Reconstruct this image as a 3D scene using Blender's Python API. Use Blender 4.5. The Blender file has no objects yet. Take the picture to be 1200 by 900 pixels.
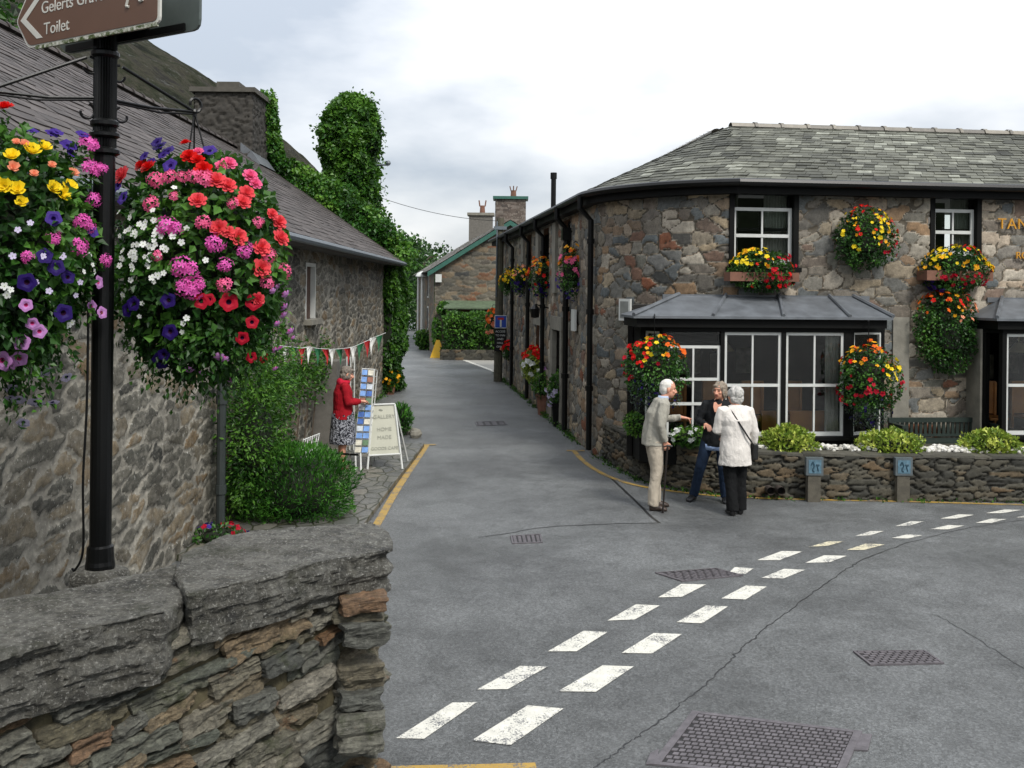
import bpy, math, random
import numpy as np
from mathutils import Vector, Matrix, Quaternion
random.seed(7)
rng = np.random.default_rng(7)
SC = bpy.context.scene
COL = SC.collection
PI = math.pi

# ------------------------------------------------------------------ camera model
F, HX, HY, CH, ROLL = 1150.0, 600.0, 340.0, 2.8, math.radians(0.6)
CR, SR = math.cos(ROLL), math.sin(ROLL)
def ray(px, py):
    u, v = (px-HX)/F, (HY-py)/F
    return np.array([u*CR-v*SR, 1.0, u*SR+v*CR])
def at(px, py, D):
    r = ray(px, py)*D
    return np.array([r[0], D, r[2]+CH])
def gnd(px, py, z=0.0):
    r = ray(px, py)
    return r*((z-CH)/r[2])+np.array([0, 0, CH])

cd = bpy.data.cameras.new('camera')
cam = bpy.data.objects.new('camera', cd); COL.objects.link(cam)
cam.matrix_world = Matrix(((CR, -SR, 0, 0), (0, 0, -1, 0), (SR, CR, 0, CH), (0, 0, 0, 1)))
cd.sensor_fit = 'HORIZONTAL'; cd.sensor_width = 36.0
cd.lens = 36.0*F/1200.0
cd.shift_y = -(450-HY)/1200.0
cd.clip_start = 0.05; cd.clip_end = 5000
SC.camera = cam

# ------------------------------------------------------------------ noise
def _hash(ix, iy, iz, seed=0):
    h = (ix.astype(np.int64)*374761393 + iy.astype(np.int64)*668265263 + iz.astype(np.int64)*2147483647 + seed*974711) & 0x7fffffff
    h = ((h ^ (h >> 13))*1274126177) & 0x7fffffff
    h = (h ^ (h >> 16)) & 0x7fffffff
    h = (h*1103515245+12345) & 0x7fffffff
    return ((h ^ (h >> 15)) & 0xffff)/65535.0
def vnoise(p, seed=0):
    p = np.asarray(p, float)
    i = np.floor(p).astype(np.int64); f = p-i; f = f*f*(3-2*f)
    out = 0
    for dx in (0, 1):
        for dy in (0, 1):
            for dz in (0, 1):
                w = (f[..., 0] if dx else 1-f[..., 0])*(f[..., 1] if dy else 1-f[..., 1])*(f[..., 2] if dz else 1-f[..., 2])
                out = out + w*_hash(i[..., 0]+dx, i[..., 1]+dy, i[..., 2]+dz, seed)
    return out
def fbm(p, octv=4, seed=0):
    p = np.asarray(p, float); a = .5; s = 0; t = 0
    for k in range(octv):
        s = s + a*vnoise(p*2**k, seed+k); t += a; a *= .5
    return s/t

# ------------------------------------------------------------------ objects
def tag(o, label=None, cat=None, group=None, kind=None):
    if label: o['label'] = label
    if cat: o['category'] = cat
    if group: o['group'] = group
    if kind: o['kind'] = kind
    return o
def thing(name, label, cat, loc=(0, 0, 0), rz=0, group=None):
    o = bpy.data.objects.new(name, None); COL.objects.link(o)
    o.location = [float(c) for c in loc]; o.rotation_euler = (0, 0, rz); o.empty_display_size = .2
    o['base'] = [float(c) for c in loc]
    return tag(o, label, cat, group)
def copy_tree(o, parent=None):
    c = o.copy(); COL.objects.link(c)
    if parent is not None: c.parent = parent
    for ch in list(o.children): copy_tree(ch, c)
    return c
def base_of(p):
    while p is not None:
        if 'base' in p: return np.array(list(p['base']))
        p = p.parent
    return np.zeros(3)
def make_obj(name, V, faces_q=None, faces_t=None, mats=(), midx=None, tint=None, parent=None, smooth=False, ptint=None, attrs=None):
    V = np.asarray(V, np.float32).reshape(-1, 3)
    V = V-base_of(parent).astype(np.float32)
    me = bpy.data.meshes.new(name)
    q = np.zeros((0, 4), np.int32) if faces_q is None else np.asarray(faces_q, np.int32).reshape(-1, 4)
    t = np.zeros((0, 3), np.int32) if faces_t is None else np.asarray(faces_t, np.int32).reshape(-1, 3)
    nq, nt = len(q), len(t)
    me.vertices.add(len(V)); me.vertices.foreach_set('co', V.ravel())
    loops = np.concatenate([q.ravel(), t.ravel()]).astype(np.int32)
    me.loops.add(len(loops)); me.loops.foreach_set('vertex_index', loops)
    me.polygons.add(nq+nt)
    st = np.concatenate([np.arange(nq)*4, nq*4+np.arange(nt)*3]).astype(np.int32)
    me.polygons.foreach_set('loop_start', st)
    for m in (mats if isinstance(mats, (list, tuple)) else [mats]): me.materials.append(m)
    if midx is not None: me.polygons.foreach_set('material_index', np.asarray(midx, np.int32))
    me.polygons.foreach_set('use_smooth', np.full(nq+nt, bool(smooth)))
    me.update(calc_edges=True); me.validate()
    if tint is not None and len(me.polygons) == nq+nt:
        a = me.attributes.new('tint', 'FLOAT', 'FACE'); a.data.foreach_set('value', np.asarray(tint, np.float32))
    if ptint is not None:
        a = me.attributes.new('tint', 'FLOAT', 'POINT'); a.data.foreach_set('value', np.asarray(ptint, np.float32))
    for k, v in (attrs or {}).items():
        a = me.attributes.new(k, 'FLOAT', 'POINT'); a.data.foreach_set('value', np.asarray(v, np.float32))
    o = bpy.data.objects.new(name, me); COL.objects.link(o)
    if parent is not None: o.parent = parent
    return o

class Frame:
    """u along, w outward, z up"""
    def __init__(s, o, d):
        s.o = np.array([o[0], o[1], o[2] if len(o) > 2 else 0.0]); d = np.array([d[0], d[1]]); d = d/np.linalg.norm(d)
        s.d = np.array([d[0], d[1], 0]); s.n = np.array([d[1], -d[0], 0])
    def __call__(s, u, w, z): return s.o+s.d*u+s.n*w+np.array([0, 0, z])
    def hit(s, px, py, off=0):
        r = ray(px, py); c = np.array([0, 0, CH]); p0 = s.o+s.n*off
        D = np.dot(p0-c, s.n)/np.dot(r, s.n); P = c+r*D
        return float(np.dot(P-s.o, s.d)), float(P[2])
WORLD = Frame((0, 0, 0), (1, 0))

class MB:
    def __init__(s): s.V = []; s.n = 0; s.q = []; s.t = []; s.qm = []; s.tm = []; s.qt = []; s.tt = []
    def add(s, V, q=(), t=(), m=0, tint=None):
        V = np.asarray(V, float).reshape(-1, 3); tint = random.random() if tint is None else tint
        for f in q: s.q.append([i+s.n for i in f]); s.qm.append(m); s.qt.append(tint)
        for f in t: s.t.append([i+s.n for i in f]); s.tm.append(m); s.tt.append(tint)
        s.V.append(V); s.n += len(V); return s
    BQ = [(0, 3, 2, 1), (4, 5, 6, 7), (0, 1, 5, 4), (1, 2, 6, 5), (2, 3, 7, 6), (3, 0, 4, 7)]
    def hexa(s, P, m=0, tint=None): return s.add(P, q=s.BQ, m=m, tint=tint)
    def box(s, x0, x1, y0, y1, z0, z1, m=0, tint=None):
        return s.hexa([(x0, y0, z0), (x1, y0, z0), (x1, y1, z0), (x0, y1, z0), (x0, y0, z1), (x1, y0, z1), (x1, y1, z1), (x0, y1, z1)], m, tint)
    def fbox(s, fr, u0, u1, w0, w1, z0, z1, m=0, tint=None):
        return s.hexa([fr(u0, w1, z0), fr(u1, w1, z0), fr(u1, w0, z0), fr(u0, w0, z0), fr(u0, w1, z1), fr(u1, w1, z1), fr(u1, w0, z1), fr(u0, w0, z1)], m, tint)
    def tube(s, path, r, n=8, m=0, tint=None, caps=True):
        P = np.asarray(path, float); k = len(P); R = np.broadcast_to(np.asarray(r, float), (k,))
        T = np.gradient(P, axis=0); T /= np.linalg.norm(T, axis=1)[:, None]+1e-12
        ref = np.array([0, 0, 1.0]) if abs(T[0][2]) < .9 else np.array([1.0, 0, 0])
        V = []; a = np.cross(T[0], ref); a /= np.linalg.norm(a)
        for i in range(k):
            a = a-T[i]*np.dot(a, T[i]); a /= np.linalg.norm(a)+1e-12; b = np.cross(T[i], a)
            for j in range(n):
                th = 2*PI*j/n; V.append(P[i]+R[i]*(math.cos(th)*a+math.sin(th)*b))
        q = [(i*n+j, i*n+(j+1) % n, (i+1)*n+(j+1) % n, (i+1)*n+j) for i in range(k-1) for j in range(n)]
        t = []
        if caps:
            V += [P[0], P[-1]]; c0, c1 = k*n, k*n+1
            t = [(c0, (j+1) % n, j) for j in range(n)]+[(c1, (k-1)*n+j, (k-1)*n+(j+1) % n) for j in range(n)]
        return s.add(V, q, t, m, tint)
    def lathe(s, c, prof, n=16, m=0, tint=None, sx=1, sy=1):
        c = np.asarray(c, float)
        V = [c+np.array([r*math.cos(2*PI*j/n)*sx, r*math.sin(2*PI*j/n)*sy, z]) for r, z in prof for j in range(n)]
        k = len(prof)
        q = [(i*n+j, i*n+(j+1) % n, (i+1)*n+(j+1) % n, (i+1)*n+j) for i in range(k-1) for j in range(n)]
        V += [c+np.array([0, 0, prof[0][1]]), c+np.array([0, 0, prof[-1][1]])]
        t = [(k*n, (j+1) % n, j) for j in range(n)]+[(k*n+1, (k-1)*n+j, (k-1)*n+(j+1) % n) for j in range(n)]
        return s.add(V, q, t, m, tint)
    def ball(s, c, r, n=10, m=0, tint=None):
        r = np.broadcast_to(np.asarray(r, float), (3,)); c = np.asarray(c, float)
        prof = [(math.sin(PI*(i+.02)/(n//2+.04)), -math.cos(PI*(i+.02)/(n//2+.04))) for i in range(n//2+1)]
        V = [c+np.array([a*math.cos(2*PI*j/n), a*math.sin(2*PI*j/n), z])*r for a, z in prof for j in range(n)]
        k = len(prof)
        q = [(i*n+j, i*n+(j+1) % n, (i+1)*n+(j+1) % n, (i+1)*n+j) for i in range(k-1) for j in range(n)]
        t = [(0, j+1, j) for j in range(1, n-1)]+[((k-1)*n, (k-1)*n+j, (k-1)*n+j+1) for j in range(1, n-1)]
        return s.add(V, q, t, m, tint)
    def rings(s, rs, n=16, m=0, tint=None):
        """rs: (centre, axisA, axisB) closed loft"""
        V = []
        for c, a, b in rs:
            for j in range(n):
                th = 2*PI*j/n; V.append(np.asarray(c)+np.asarray(a)*math.cos(th)+np.asarray(b)*math.sin(th))
        k = len(rs)
        q = [(i*n+j, i*n+(j+1) % n, (i+1)*n+(j+1) % n, (i+1)*n+j) for i in range(k-1) for j in range(n)]
        V += [np.asarray(rs[0][0]), np.asarray(rs[-1][0])]
        t = [(k*n, (j+1) % n, j) for j in range(n)]+[(k*n+1, (k-1)*n+j, (k-1)*n+(j+1) % n) for j in range(n)]
        return s.add(V, q, t, m, tint)
    def poly(s, pts, m=0, tint=None):
        pts = np.asarray(pts, float); c = pts.mean(0); k = len(pts)
        return s.add(list(pts)+[c], t=[(i, (i+1) % k, k) for i in range(k)], m=m, tint=tint)
    def build(s, name, mats, parent=None, smooth=False):
        return make_obj(name, np.concatenate(s.V), s.q, s.t, mats, s.qm+s.tm, s.qt+s.tt, parent, smooth)

def ribbon(name, pts, width, z, m, parent=None):
    P = np.asarray(pts, float)[:, :2]; T = np.gradient(P, axis=0); T /= np.linalg.norm(T, axis=1)[:, None]
    N = np.stack([-T[:, 1], T[:, 0]], 1); w = np.broadcast_to(np.asarray(width, float), (len(P),))[:, None]/2
    V = np.concatenate([np.c_[P+N*w, np.full(len(P), z)], np.c_[P-N*w, np.full(len(P), z)]]); k = len(P)
    return make_obj(name, V, [(i, i+k, i+k+1, i+1) for i in range(k-1)], None, m, parent=parent)
def smooth_path(pts, k=8):
    P = np.asarray(pts, float); P = np.vstack([2*P[0]-P[1], P, 2*P[-1]-P[-2]]); out = []
    for i in range(1, len(P)-2):
        for j in range(k):
            t = j/k
            out.append(.5*((2*P[i])+(-P[i-1]+P[i+1])*t+(2*P[i-1]-5*P[i]+4*P[i+1]-P[i+2])*t*t+(-P[i-1]+3*P[i]-3*P[i+1]+P[i+2])*t**3))
    out.append(P[-2]); return np.array(out)
def text(name, s, size, M, m, parent, ext=.004, align='LEFT', spacing=1.0):
    c = bpy.data.curves.new(name, 'FONT'); c.body = s; c.size = size; c.extrude = ext; c.align_x = align
    c.space_character = spacing; c.materials.append(m)
    tmp = bpy.data.objects.new(name, c); COL.objects.link(tmp)
    me = bpy.data.meshes.new_from_object(tmp.evaluated_get(bpy.context.evaluated_depsgraph_get()))
    bpy.data.objects.remove(tmp)
    b = Vector([float(x) for x in base_of(parent)])
    me.transform(Matrix.Translation(-b) @ M)
    o = bpy.data.objects.new(name, me); COL.objects.link(o)
    if parent is not None: o.parent = parent
    return o
def face_matrix(P, right, up):
    r = Vector([float(x) for x in right]).normalized(); u = Vector([float(x) for x in up]); n = r.cross(u).normalized(); u = n.cross(r)
    return Matrix(((r.x, u.x, n.x, P[0]), (r.y, u.y, n.y, P[1]), (r.z, u.z, n.z, P[2]), (0, 0, 0, 1)))

# ------------------------------------------------------------------ materials
def lin(h):
    h = h.lstrip('#'); c = [int(h[i:i+2], 16)/255 for i in (0, 2, 4)]
    return tuple((x/12.92 if x <= .04045 else ((x+.055)/1.055)**2.4) for x in c)+(1.0,)
class NT:
    def __init__(s, name):
        s.m = bpy.data.materials.new(name); s.m.use_nodes = True; s.t = s.m.node_tree; s.b = s.t.nodes['Principled BSDF']; s.out = s.t.nodes['Material Output']
    def n(s, typ, **kw):
        nd = s.t.nodes.new(typ)
        for k, v in kw.items(): setattr(nd, k, v)
        return nd
    def l(s, a, b): s.t.links.new(a, b)
    def coord(s, scale=(1, 1, 1)):
        c = s.n('ShaderNodeTexCoord'); mp = s.n('ShaderNodeMapping'); s.l(c.outputs['Object'], mp.inputs[0]); mp.inputs['Scale'].default_value = scale; return mp.outputs[0]
    def noise(s, scale, detail=4, rough=.6, vec=None, dist=0):
        nd = s.n('ShaderNodeTexNoise'); nd.inputs['Scale'].default_value = scale; nd.inputs['Detail'].default_value = detail; nd.inputs['Roughness'].default_value = rough
        nd.inputs['Distortion'].default_value = dist
        s.l(vec if vec is not None else s.coord(), nd.inputs['Vector']); return nd.outputs['Fac']
    def ramp(s, fac, stops, interp='LINEAR'):
        r = s.n('ShaderNodeValToRGB'); r.color_ramp.interpolation = interp; e = r.color_ramp.elements
        while len(e) < len(stops): e.new(.5)
        for i, (p, c) in enumerate(stops):
            e[i].position = p; e[i].color = (c if len(c) == 4 else tuple(c)+(1,)) if not isinstance(c, (int, float)) else (c, c, c, 1)
        s.l(fac, r.inputs[0]); return r.outputs[0]
    def mix(s, fac, a, b, typ='MIX'):
        x = s.n('ShaderNodeMix', data_type='RGBA', blend_type=typ)
        for k, v in ((0, fac), (6, a), (7, b)):
            if isinstance(v, (int, float)): x.inputs[k].default_value = v if k == 0 else (v, v, v, 1)
            elif isinstance(v, tuple): x.inputs[k].default_value = v
            else: s.l(v, x.inputs[k])
        return x.outputs[2]
    def math(s, op, a, b=0.0):
        x = s.n('ShaderNodeMath', operation=op)
        for k, v in ((0, a), (1, b)):
            if isinstance(v, (int, float)): x.inputs[k].default_value = v
            else: s.l(v, x.inputs[k])
        return x.outputs[0]
    def attr(s, nm): a = s.n('ShaderNodeAttribute'); a.attribute_name = nm; return a.outputs['Fac']
    def bump(s, h, strength=.5, dist=.01):
        b = s.n('ShaderNodeBump'); b.inputs['Strength'].default_value = strength; b.inputs['Distance'].default_value = dist; s.l(h, b.inputs['Height']); s.l(b.outputs[0], s.b.inputs['Normal'])
    def col(s, c):
        if isinstance(c, tuple): s.b.inputs['Base Color'].default_value = c
        else: s.l(c, s.b.inputs['Base Color'])
    def rough(s, r):
        if isinstance(r, (int, float)): s.b.inputs['Roughness'].default_value = r
        else: s.l(r, s.b.inputs['Roughness'])
def plain(name, hexc, rough=.5, var=.12, scale=8, metal=0, bump=0, bscale=60, spec=None):
    k = NT(name); c = lin(hexc)
    d = tuple(x*(1-var) for x in c[:3])+(1,); e = tuple(min(1, x*(1+var)) for x in c[:3])+(1,)
    k.col(k.ramp(k.noise(scale, 5), [(.3, d), (.7, e)])); k.rough(rough); k.b.inputs['Metallic'].default_value = metal
    if spec is not None: k.b.inputs['Specular IOR Level'].default_value = spec
    if bump: k.bump(k.noise(bscale, 4), bump, .01)
    return k.m
def tinted(name, stops, rough=.7, nscale=25, nvar=.35, bump=.4, bscale=60, bdist=.008, stretch=(1, 1, 1), spec=.5):
    k = NT(name); base = k.ramp(k.attr('tint'), stops)
    v = k.coord(stretch); n = k.noise(nscale, 6, .65, v)
    k.col(k.mix(1.0, base, k.ramp(n, [(.25, 1-nvar), (.75, 1+nvar)]), 'MULTIPLY')); k.rough(rough)
    k.b.inputs['Specular IOR Level'].default_value = spec
    if bump: k.bump(k.noise(bscale, 5, .7, v), bump, bdist)
    return k.m
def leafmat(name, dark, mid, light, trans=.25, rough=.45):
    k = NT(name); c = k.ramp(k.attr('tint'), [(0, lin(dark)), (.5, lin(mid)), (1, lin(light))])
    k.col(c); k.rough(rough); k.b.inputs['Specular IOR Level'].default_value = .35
    tr = k.n('ShaderNodeBsdfTranslucent'); mx = k.n('ShaderNodeMixShader'); mx.inputs[0].default_value = trans
    k.l(k.mix(.5, c, lin(light)), tr.inputs[0]); k.l(k.b.outputs[0], mx.inputs[1]); k.l(tr.outputs[0], mx.inputs[2]); k.l(mx.outputs[0], k.out.inputs[0]); return k.m
def petal(name, hexc, trans=.3, var=.15):
    k = NT(name); c = lin(hexc); a = tuple(x*(1-var) for x in c[:3])+(1,); b = tuple(min(1, x*(1+var)) for x in c[:3])+(1,)
    cc = k.ramp(k.noise(40, 3), [(.3, a), (.7, b)]); k.col(cc); k.rough(.6); k.b.inputs['Specular IOR Level'].default_value = .2
    tr = k.n('ShaderNodeBsdfTranslucent'); mx = k.n('ShaderNodeMixShader'); mx.inputs[0].default_value = trans
    k.l(cc, tr.inputs[0]); k.l(k.b.outputs[0], mx.inputs[1]); k.l(tr.outputs[0], mx.inputs[2]); k.l(mx.outputs[0], k.out.inputs[0]); return k.m
def masonmat(name, stops, mortar, nvar=.3, rough=.75, lichen=None, stain=.3, spec=.4, bmp=.6, smear=0, gain=1.0):
    k = NT(name); base = k.ramp(k.attr('tint'), stops); n1 = k.noise(14, 8, .7); n2 = k.noise(55, 5, .7)
    c = k.mix(1.0, base, k.ramp(n1, [(.25, 1-nvar), (.75, 1+nvar)]), 'MULTIPLY')
    c = k.mix(1.0, c, k.ramp(n2, [(.3, .75*gain), (.7, 1.2*gain)]), 'MULTIPLY')
    mo = k.ramp(k.math('ADD', k.attr('mortar'), k.math('MULTIPLY', k.math('SUBTRACT', k.noise(30, 4), .5), .7)), [(.42, 0), (.58, 1)])
    mc = k.mix(1.0, lin(mortar), k.ramp(k.noise(20, 6), [(.3, .7), (.7, 1.2)]), 'MULTIPLY')
    c = k.mix(mo, c, mc) if not smear else k.mix(k.math('MAXIMUM', mo, k.math('MULTIPLY', k.ramp(k.noise(5, 7, .7, k.coord((1, 1, 2.2))), [(.48, 0), (.6, 1)]), smear)), c, mc)
    if lichen:
        c = k.mix(k.math('MULTIPLY', k.ramp(k.noise(24, 6, .75), [(.60, 0), (.68, 1)]), .75), c, lin(lichen))
    st = k.ramp(k.noise(1.1, 5, .6, k.coord((1, 1, .45))), [(.35, 1-stain), (.65, 1+stain*.5)])
    k.col(k.mix(1.0, c, st, 'MULTIPLY')); k.rough(rough); k.b.inputs['Specular IOR Level'].default_value = spec
    k.bump(k.noise(38, 8, .75), bmp, .012); return k.m
def glassmat(name, refl=.10):
    k = NT(name); t = k.t; t.nodes.remove(k.b)
    tr = k.n('ShaderNodeBsdfTransparent'); tr.inputs[0].default_value = (.95, .97, .96, 1); g = k.n('ShaderNodeBsdfGlossy'); g.inputs['Roughness'].default_value = .01
    fr = k.n('ShaderNodeFresnel'); fr.inputs[0].default_value = 1.5; mx = k.n('ShaderNodeMixShader')
    k.l(k.math('ADD', k.math('MULTIPLY', fr.outputs[0], 1.0), refl), mx.inputs[0]); k.l(tr.outputs[0], mx.inputs[1]); k.l(g.outputs[0], mx.inputs[2]); k.l(mx.outputs[0], k.out.inputs[0]); return k.m

# ------------------------------------------------------------------ leaves
def leaf_cloud(name, P, N, size, m, parent=None, droop=.3, spread=.8, aspect=.62, tint=None, fold=.25, svar=.35):
    P = np.asarray(P, float); N = np.asarray(N, float); n = len(P)
    d = N*(1-spread*.5)+rng.normal(size=(n, 3))*spread*.6; d[:, 2] -= droop; d /= np.linalg.norm(d, axis=1)[:, None]+1e-9
    up = N+rng.normal(size=(n, 3))*.55; s = np.cross(d, up); s /= np.linalg.norm(s, axis=1)[:, None]+1e-9
    nn = np.cross(s, d); L = (size*(1+svar*rng.uniform(-1, 1, n)))[:, None]; W = L*aspect*.5
    b = P-d*L*.3; tip = P+d*L*.7; mid = P+d*L*.12; f = nn*W*fold*2
    V = np.stack([b, mid+s*W+f, tip, mid-s*W+f], 1).reshape(-1, 3)
    i = np.arange(n)*4; T = np.stack([np.stack([i, i+1, i+2], 1), np.stack([i, i+2, i+3], 1)], 1).reshape(-1, 3)
    if tint is None: tint = rng.uniform(0, 1, n)
    tt = np.repeat(np.clip(tint, 0, 1), 2)
    return make_obj(name, V, None, T, m, None, tt, parent)
def sph(n):
    v = rng.normal(size=(n, 3)); return v/np.linalg.norm(v, axis=1)[:, None]
def ell_leaves(c, r, n, shell=.35, lump=.22, fr=2.5, seed=0, cut=None):
    """points and normals through the outer shell of a lumpy ellipsoid"""
    v = sph(n); r = np.asarray(r, float)
    k = 1+lump*2*(fbm(v*fr+seed*7.3, 3, seed)-.5); rad = k*(1-shell*rng.uniform(0, 1, n)**1.6)
    P = np.asarray(c)+v*r*rad[:, None]; N = v/r; N /= np.linalg.norm(N, axis=1)[:, None]
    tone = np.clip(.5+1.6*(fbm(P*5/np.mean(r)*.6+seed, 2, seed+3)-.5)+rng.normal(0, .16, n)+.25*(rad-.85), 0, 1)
    if cut is not None:
        ok = cut(P); return P[ok], N[ok], tone[ok]
    return P, N, tone
def box_leaves(lo, hi, n, faces, thick=.25, seed=0, lump=.25, fr=1.5):
    lo = np.asarray(lo, float); hi = np.asarray(hi, float); d = hi-lo
    A = {'x-': d[1]*d[2], 'x+': d[1]*d[2], 'y-': d[0]*d[2], 'y+': d[0]*d[2], 'z+': d[0]*d[1]}
    tot = sum(A[f] for f in faces); Ps = []; Ns = []
    for f in faces:
        m = max(1, int(n*A[f]/tot)); p = lo+d*rng.uniform(0, 1, (m, 3)); nn = np.zeros((m, 3)); ax = 'xyz'.index(f[0])
        sg = 1 if f[1] == '+' else -1; nn[:, ax] = sg; p[:, ax] = hi[ax] if sg > 0 else lo[ax]
        p[:, ax] += sg*(lump*(fbm(p*fr+seed, 3, seed)-.35)*2-thick*rng.uniform(0, 1, m)**1.5)
        Ps.append(p); Ns.append(nn)
    P = np.concatenate(Ps); N = np.concatenate(Ns)
    tone = np.clip(.5+1.5*(fbm(P*1.3+seed, 3, seed+2)-.5)+rng.normal(0, .17, len(P)), 0, 1)
    return P, N, tone
# ------------------------------------------------------------------ masonry with real relief
def masonry(name, path, z0, z1, res, cw, ch, mats, parent=None, seed=1, relief=.03, mort=.11, holes=(), p=2.6, warp=.25, rnd=.8, top=None, smooth=True, batter=0, clip=None, edge=.9, face=.45, rag=.03):
    path = np.asarray(path, float)[:, :2]
    seg = np.linalg.norm(np.diff(path, axis=0), axis=1); s = np.r_[0, np.cumsum(seg)]
    nu = max(2, int(s[-1]/res)+1); nz = max(2, int((z1-z0)/res)+1)
    u = np.linspace(0, s[-1], nu); z = np.linspace(z0, z1, nz)
    X = np.interp(u, s, path[:, 0]); Y = np.interp(u, s, path[:, 1])
    T = np.stack([np.gradient(X), np.gradient(Y)], 1); T /= np.linalg.norm(T, axis=1)[:, None]
    Nn = np.stack([T[:, 1], -T[:, 0]], 1)
    U, Z = np.meshgrid(u, z, indexing='ij')
    q = np.stack([U/cw*.9, Z/ch*.9, np.full_like(U, seed*3.1)], -1)
    Uw = U+(fbm(q, 3, seed)-.5)*2*warp*cw; Zw = Z+(fbm(q+17, 3, seed+5)-.5)*2*warp*ch
    h = np.stack([U*13, Z*15, np.full_like(U, seed*1.7)], -1); Uw = Uw+(fbm(h, 3, seed+21)-.5)*2*rag*1.3; Zw = Zw+(fbm(h+31, 3, seed+22)-.5)*2*rag
    F1 = np.full(U.shape, 9.); F2 = np.full(U.shape, 9.); ID = np.zeros(U.shape)
    jb = np.floor(Zw/ch).astype(int)
    for dj in (-1, 0, 1):
        j = jb+dj; off = (j % 2)*.5+_hash(j, j*0, j*0, seed+11)*.6; ib = np.floor(Uw/cw-off).astype(int)
        for di in (-1, 0, 1, 2) if False else (-2, -1, 0, 1, 2):
            i = ib+di; zz = i*0
            ju = _hash(i, j, zz, seed)-.5; jz = _hash(i, j, zz+1, seed)-.5
            sw = .62+.95*_hash(i, j, zz+2, seed)**1.5; sh = .68+.75*_hash(i, j, zz+3, seed)
            du = (Uw-((i+.5+ju*rnd)+off)*cw)/(cw*sw); dz = (Zw-(j+.5+jz*rnd*.9)*ch)/(ch*sh)
            d = (np.abs(du)**p+np.abs(dz)**p)**(1/p); idv = _hash(i, j, zz+4, seed)
            c = d < F1; F2 = np.where(c, F1, np.minimum(F2, d)); ID = np.where(c, idv, ID); F1 = np.where(c, d, F1)
    e = F2-F1; t = np.clip((e-mort*.3)/(mort*edge), 0, 1); t = t*t*(3-2*t)
    m = 1-np.clip((e-mort*.35)/(mort*.75), 0, 1)
    H = relief*(t*(.75+.5*(ID*7 % 1))+face*(fbm(np.stack([U*7, Z*9, U*0+seed], -1), 4, seed+8)-.5)+face*.6*(fbm(np.stack([U*22, Z*26, U*0+seed], -1), 3, seed+9)-.5))
    if top is not None:
        Z = z0+(Z-z0)*((top(u)-z0)/(z1-z0))[:, None]
    H = H-batter*(Z-z0)
    V = np.stack([X[:, None]+Nn[:, :1]*H, Y[:, None]+Nn[:, 1:]*H, Z], -1).reshape(-1, 3)
    I = (np.arange(nu-1)[:, None]*nz+np.arange(nz-1)[None, :])
    Q = np.stack([I, I+nz, I+nz+1, I+1], -1).reshape(-1, 4)
    uc = (u[:-1]+u[1:])/2; zc = (z[:-1]+z[1:])/2
    keep = np.ones((nu-1, nz-1), bool)
    for (a, b, c, d) in holes: keep &= ~((uc[:, None] > a) & (uc[:, None] < b) & (zc[None, :] > c) & (zc[None, :] < d))
    if clip is not None: keep &= clip(uc[:, None]+0*zc[None, :], zc[None, :]+0*uc[:, None])
    Q = Q[keep.ravel()]
    return make_obj(name, V, Q, None, mats, parent=parent, smooth=smooth, ptint=ID.ravel(), attrs={'mortar': m.ravel()})
def path_len(path, k):
    P = np.asarray(path, float)[:, :2]; return float(np.sum(np.linalg.norm(np.diff(P[:k+1], axis=0), axis=1)))

# ------------------------------------------------------------------ material library
M = {}
M['pub'] = masonmat('rubble_stone', [(0, lin('#363735')), (.14, lin('#716a5f')), (.28, lin('#4c5152')), (.42, lin('#8b7d66')), (.54, lin('#5a6061')), (.66, lin('#755f47')), (.78, lin('#989082')), (.9, lin('#5b5a52')), (1, lin('#6c4029'))], '#575044', stain=.3, nvar=.45, gain=1.28)
M['cot'] = masonmat('lime_rubble', [(0, lin('#33332f')), (.25, lin('#625f55')), (.5, lin('#47463f')), (.75, lin('#7b705c')), (1, lin('#6a583f'))], '#8b877c', lichen='#d2d0c8', stain=.4, nvar=.6, bmp=1.0, smear=.5)
M['far'] = masonmat('far_rubble', [(0, lin('#3e3f3d')), (.35, lin('#6b6557')), (.6, lin('#554f47')), (.8, lin('#7d6f5a')), (1, lin('#6b4630'))], '#6c675b')
M['gar'] = masonmat('garden_rubble', [(0, lin('#2e2e29')), (.4, lin('#434138')), (.7, lin('#555043')), (1, lin('#5c4c37'))], '#26251f', rough=.8)
M['slate_cot'] = tinted('purple_slate', [(0, lin('#373230')), (.5, lin('#494340')), (1, lin('#5c5552'))], .68, 6, .25, .3, 40, spec=.3)
M['slate_pub'] = tinted('lichened_slate', [(0, lin('#383933')), (.35, lin('#4f5048')), (.7, lin('#65665c')), (1, lin('#8b8d82'))], .72, 3.2, .5, .4, 40, spec=.3)
M['slate_far'] = tinted('far_slate', [(0, lin('#5a564e')), (1, lin('#807a6d'))], .5, 9, .3, .3, 40)
M['black'] = plain('black_gloss_paint', '#070808', .38, .2, 12, bump=.08, bscale=90, spec=.3)
M['blackwood'] = plain('black_painted_timber', '#0a0b0a', .6, .3, 6, bump=.15, bscale=50, spec=.15)
M['white'] = plain('white_gloss_paint', '#c4c6c2', .35, .08, 6, bump=.06)
M['lead'] = plain('weathered_lead', '#5b5f63', .5, .3, 4, bump=.12, bscale=18)
M['glass'] = glassmat('window_glass', -.014)
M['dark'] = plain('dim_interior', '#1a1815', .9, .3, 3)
M['curtain'] = plain('net_curtain', '#96968f', .9, .1, 30)
M['oak'] = plain('oak_boards', '#94602c', .5, .25, 5, bump=.1)
M['stonegrey'] = plain('dressed_stone', '#78756b', .8, .25, 5, bump=.4, bscale=30)
M['render'] = plain('pebbled_render', '#63605a', .9, .2, 8, bump=.5, bscale=60)
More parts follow.
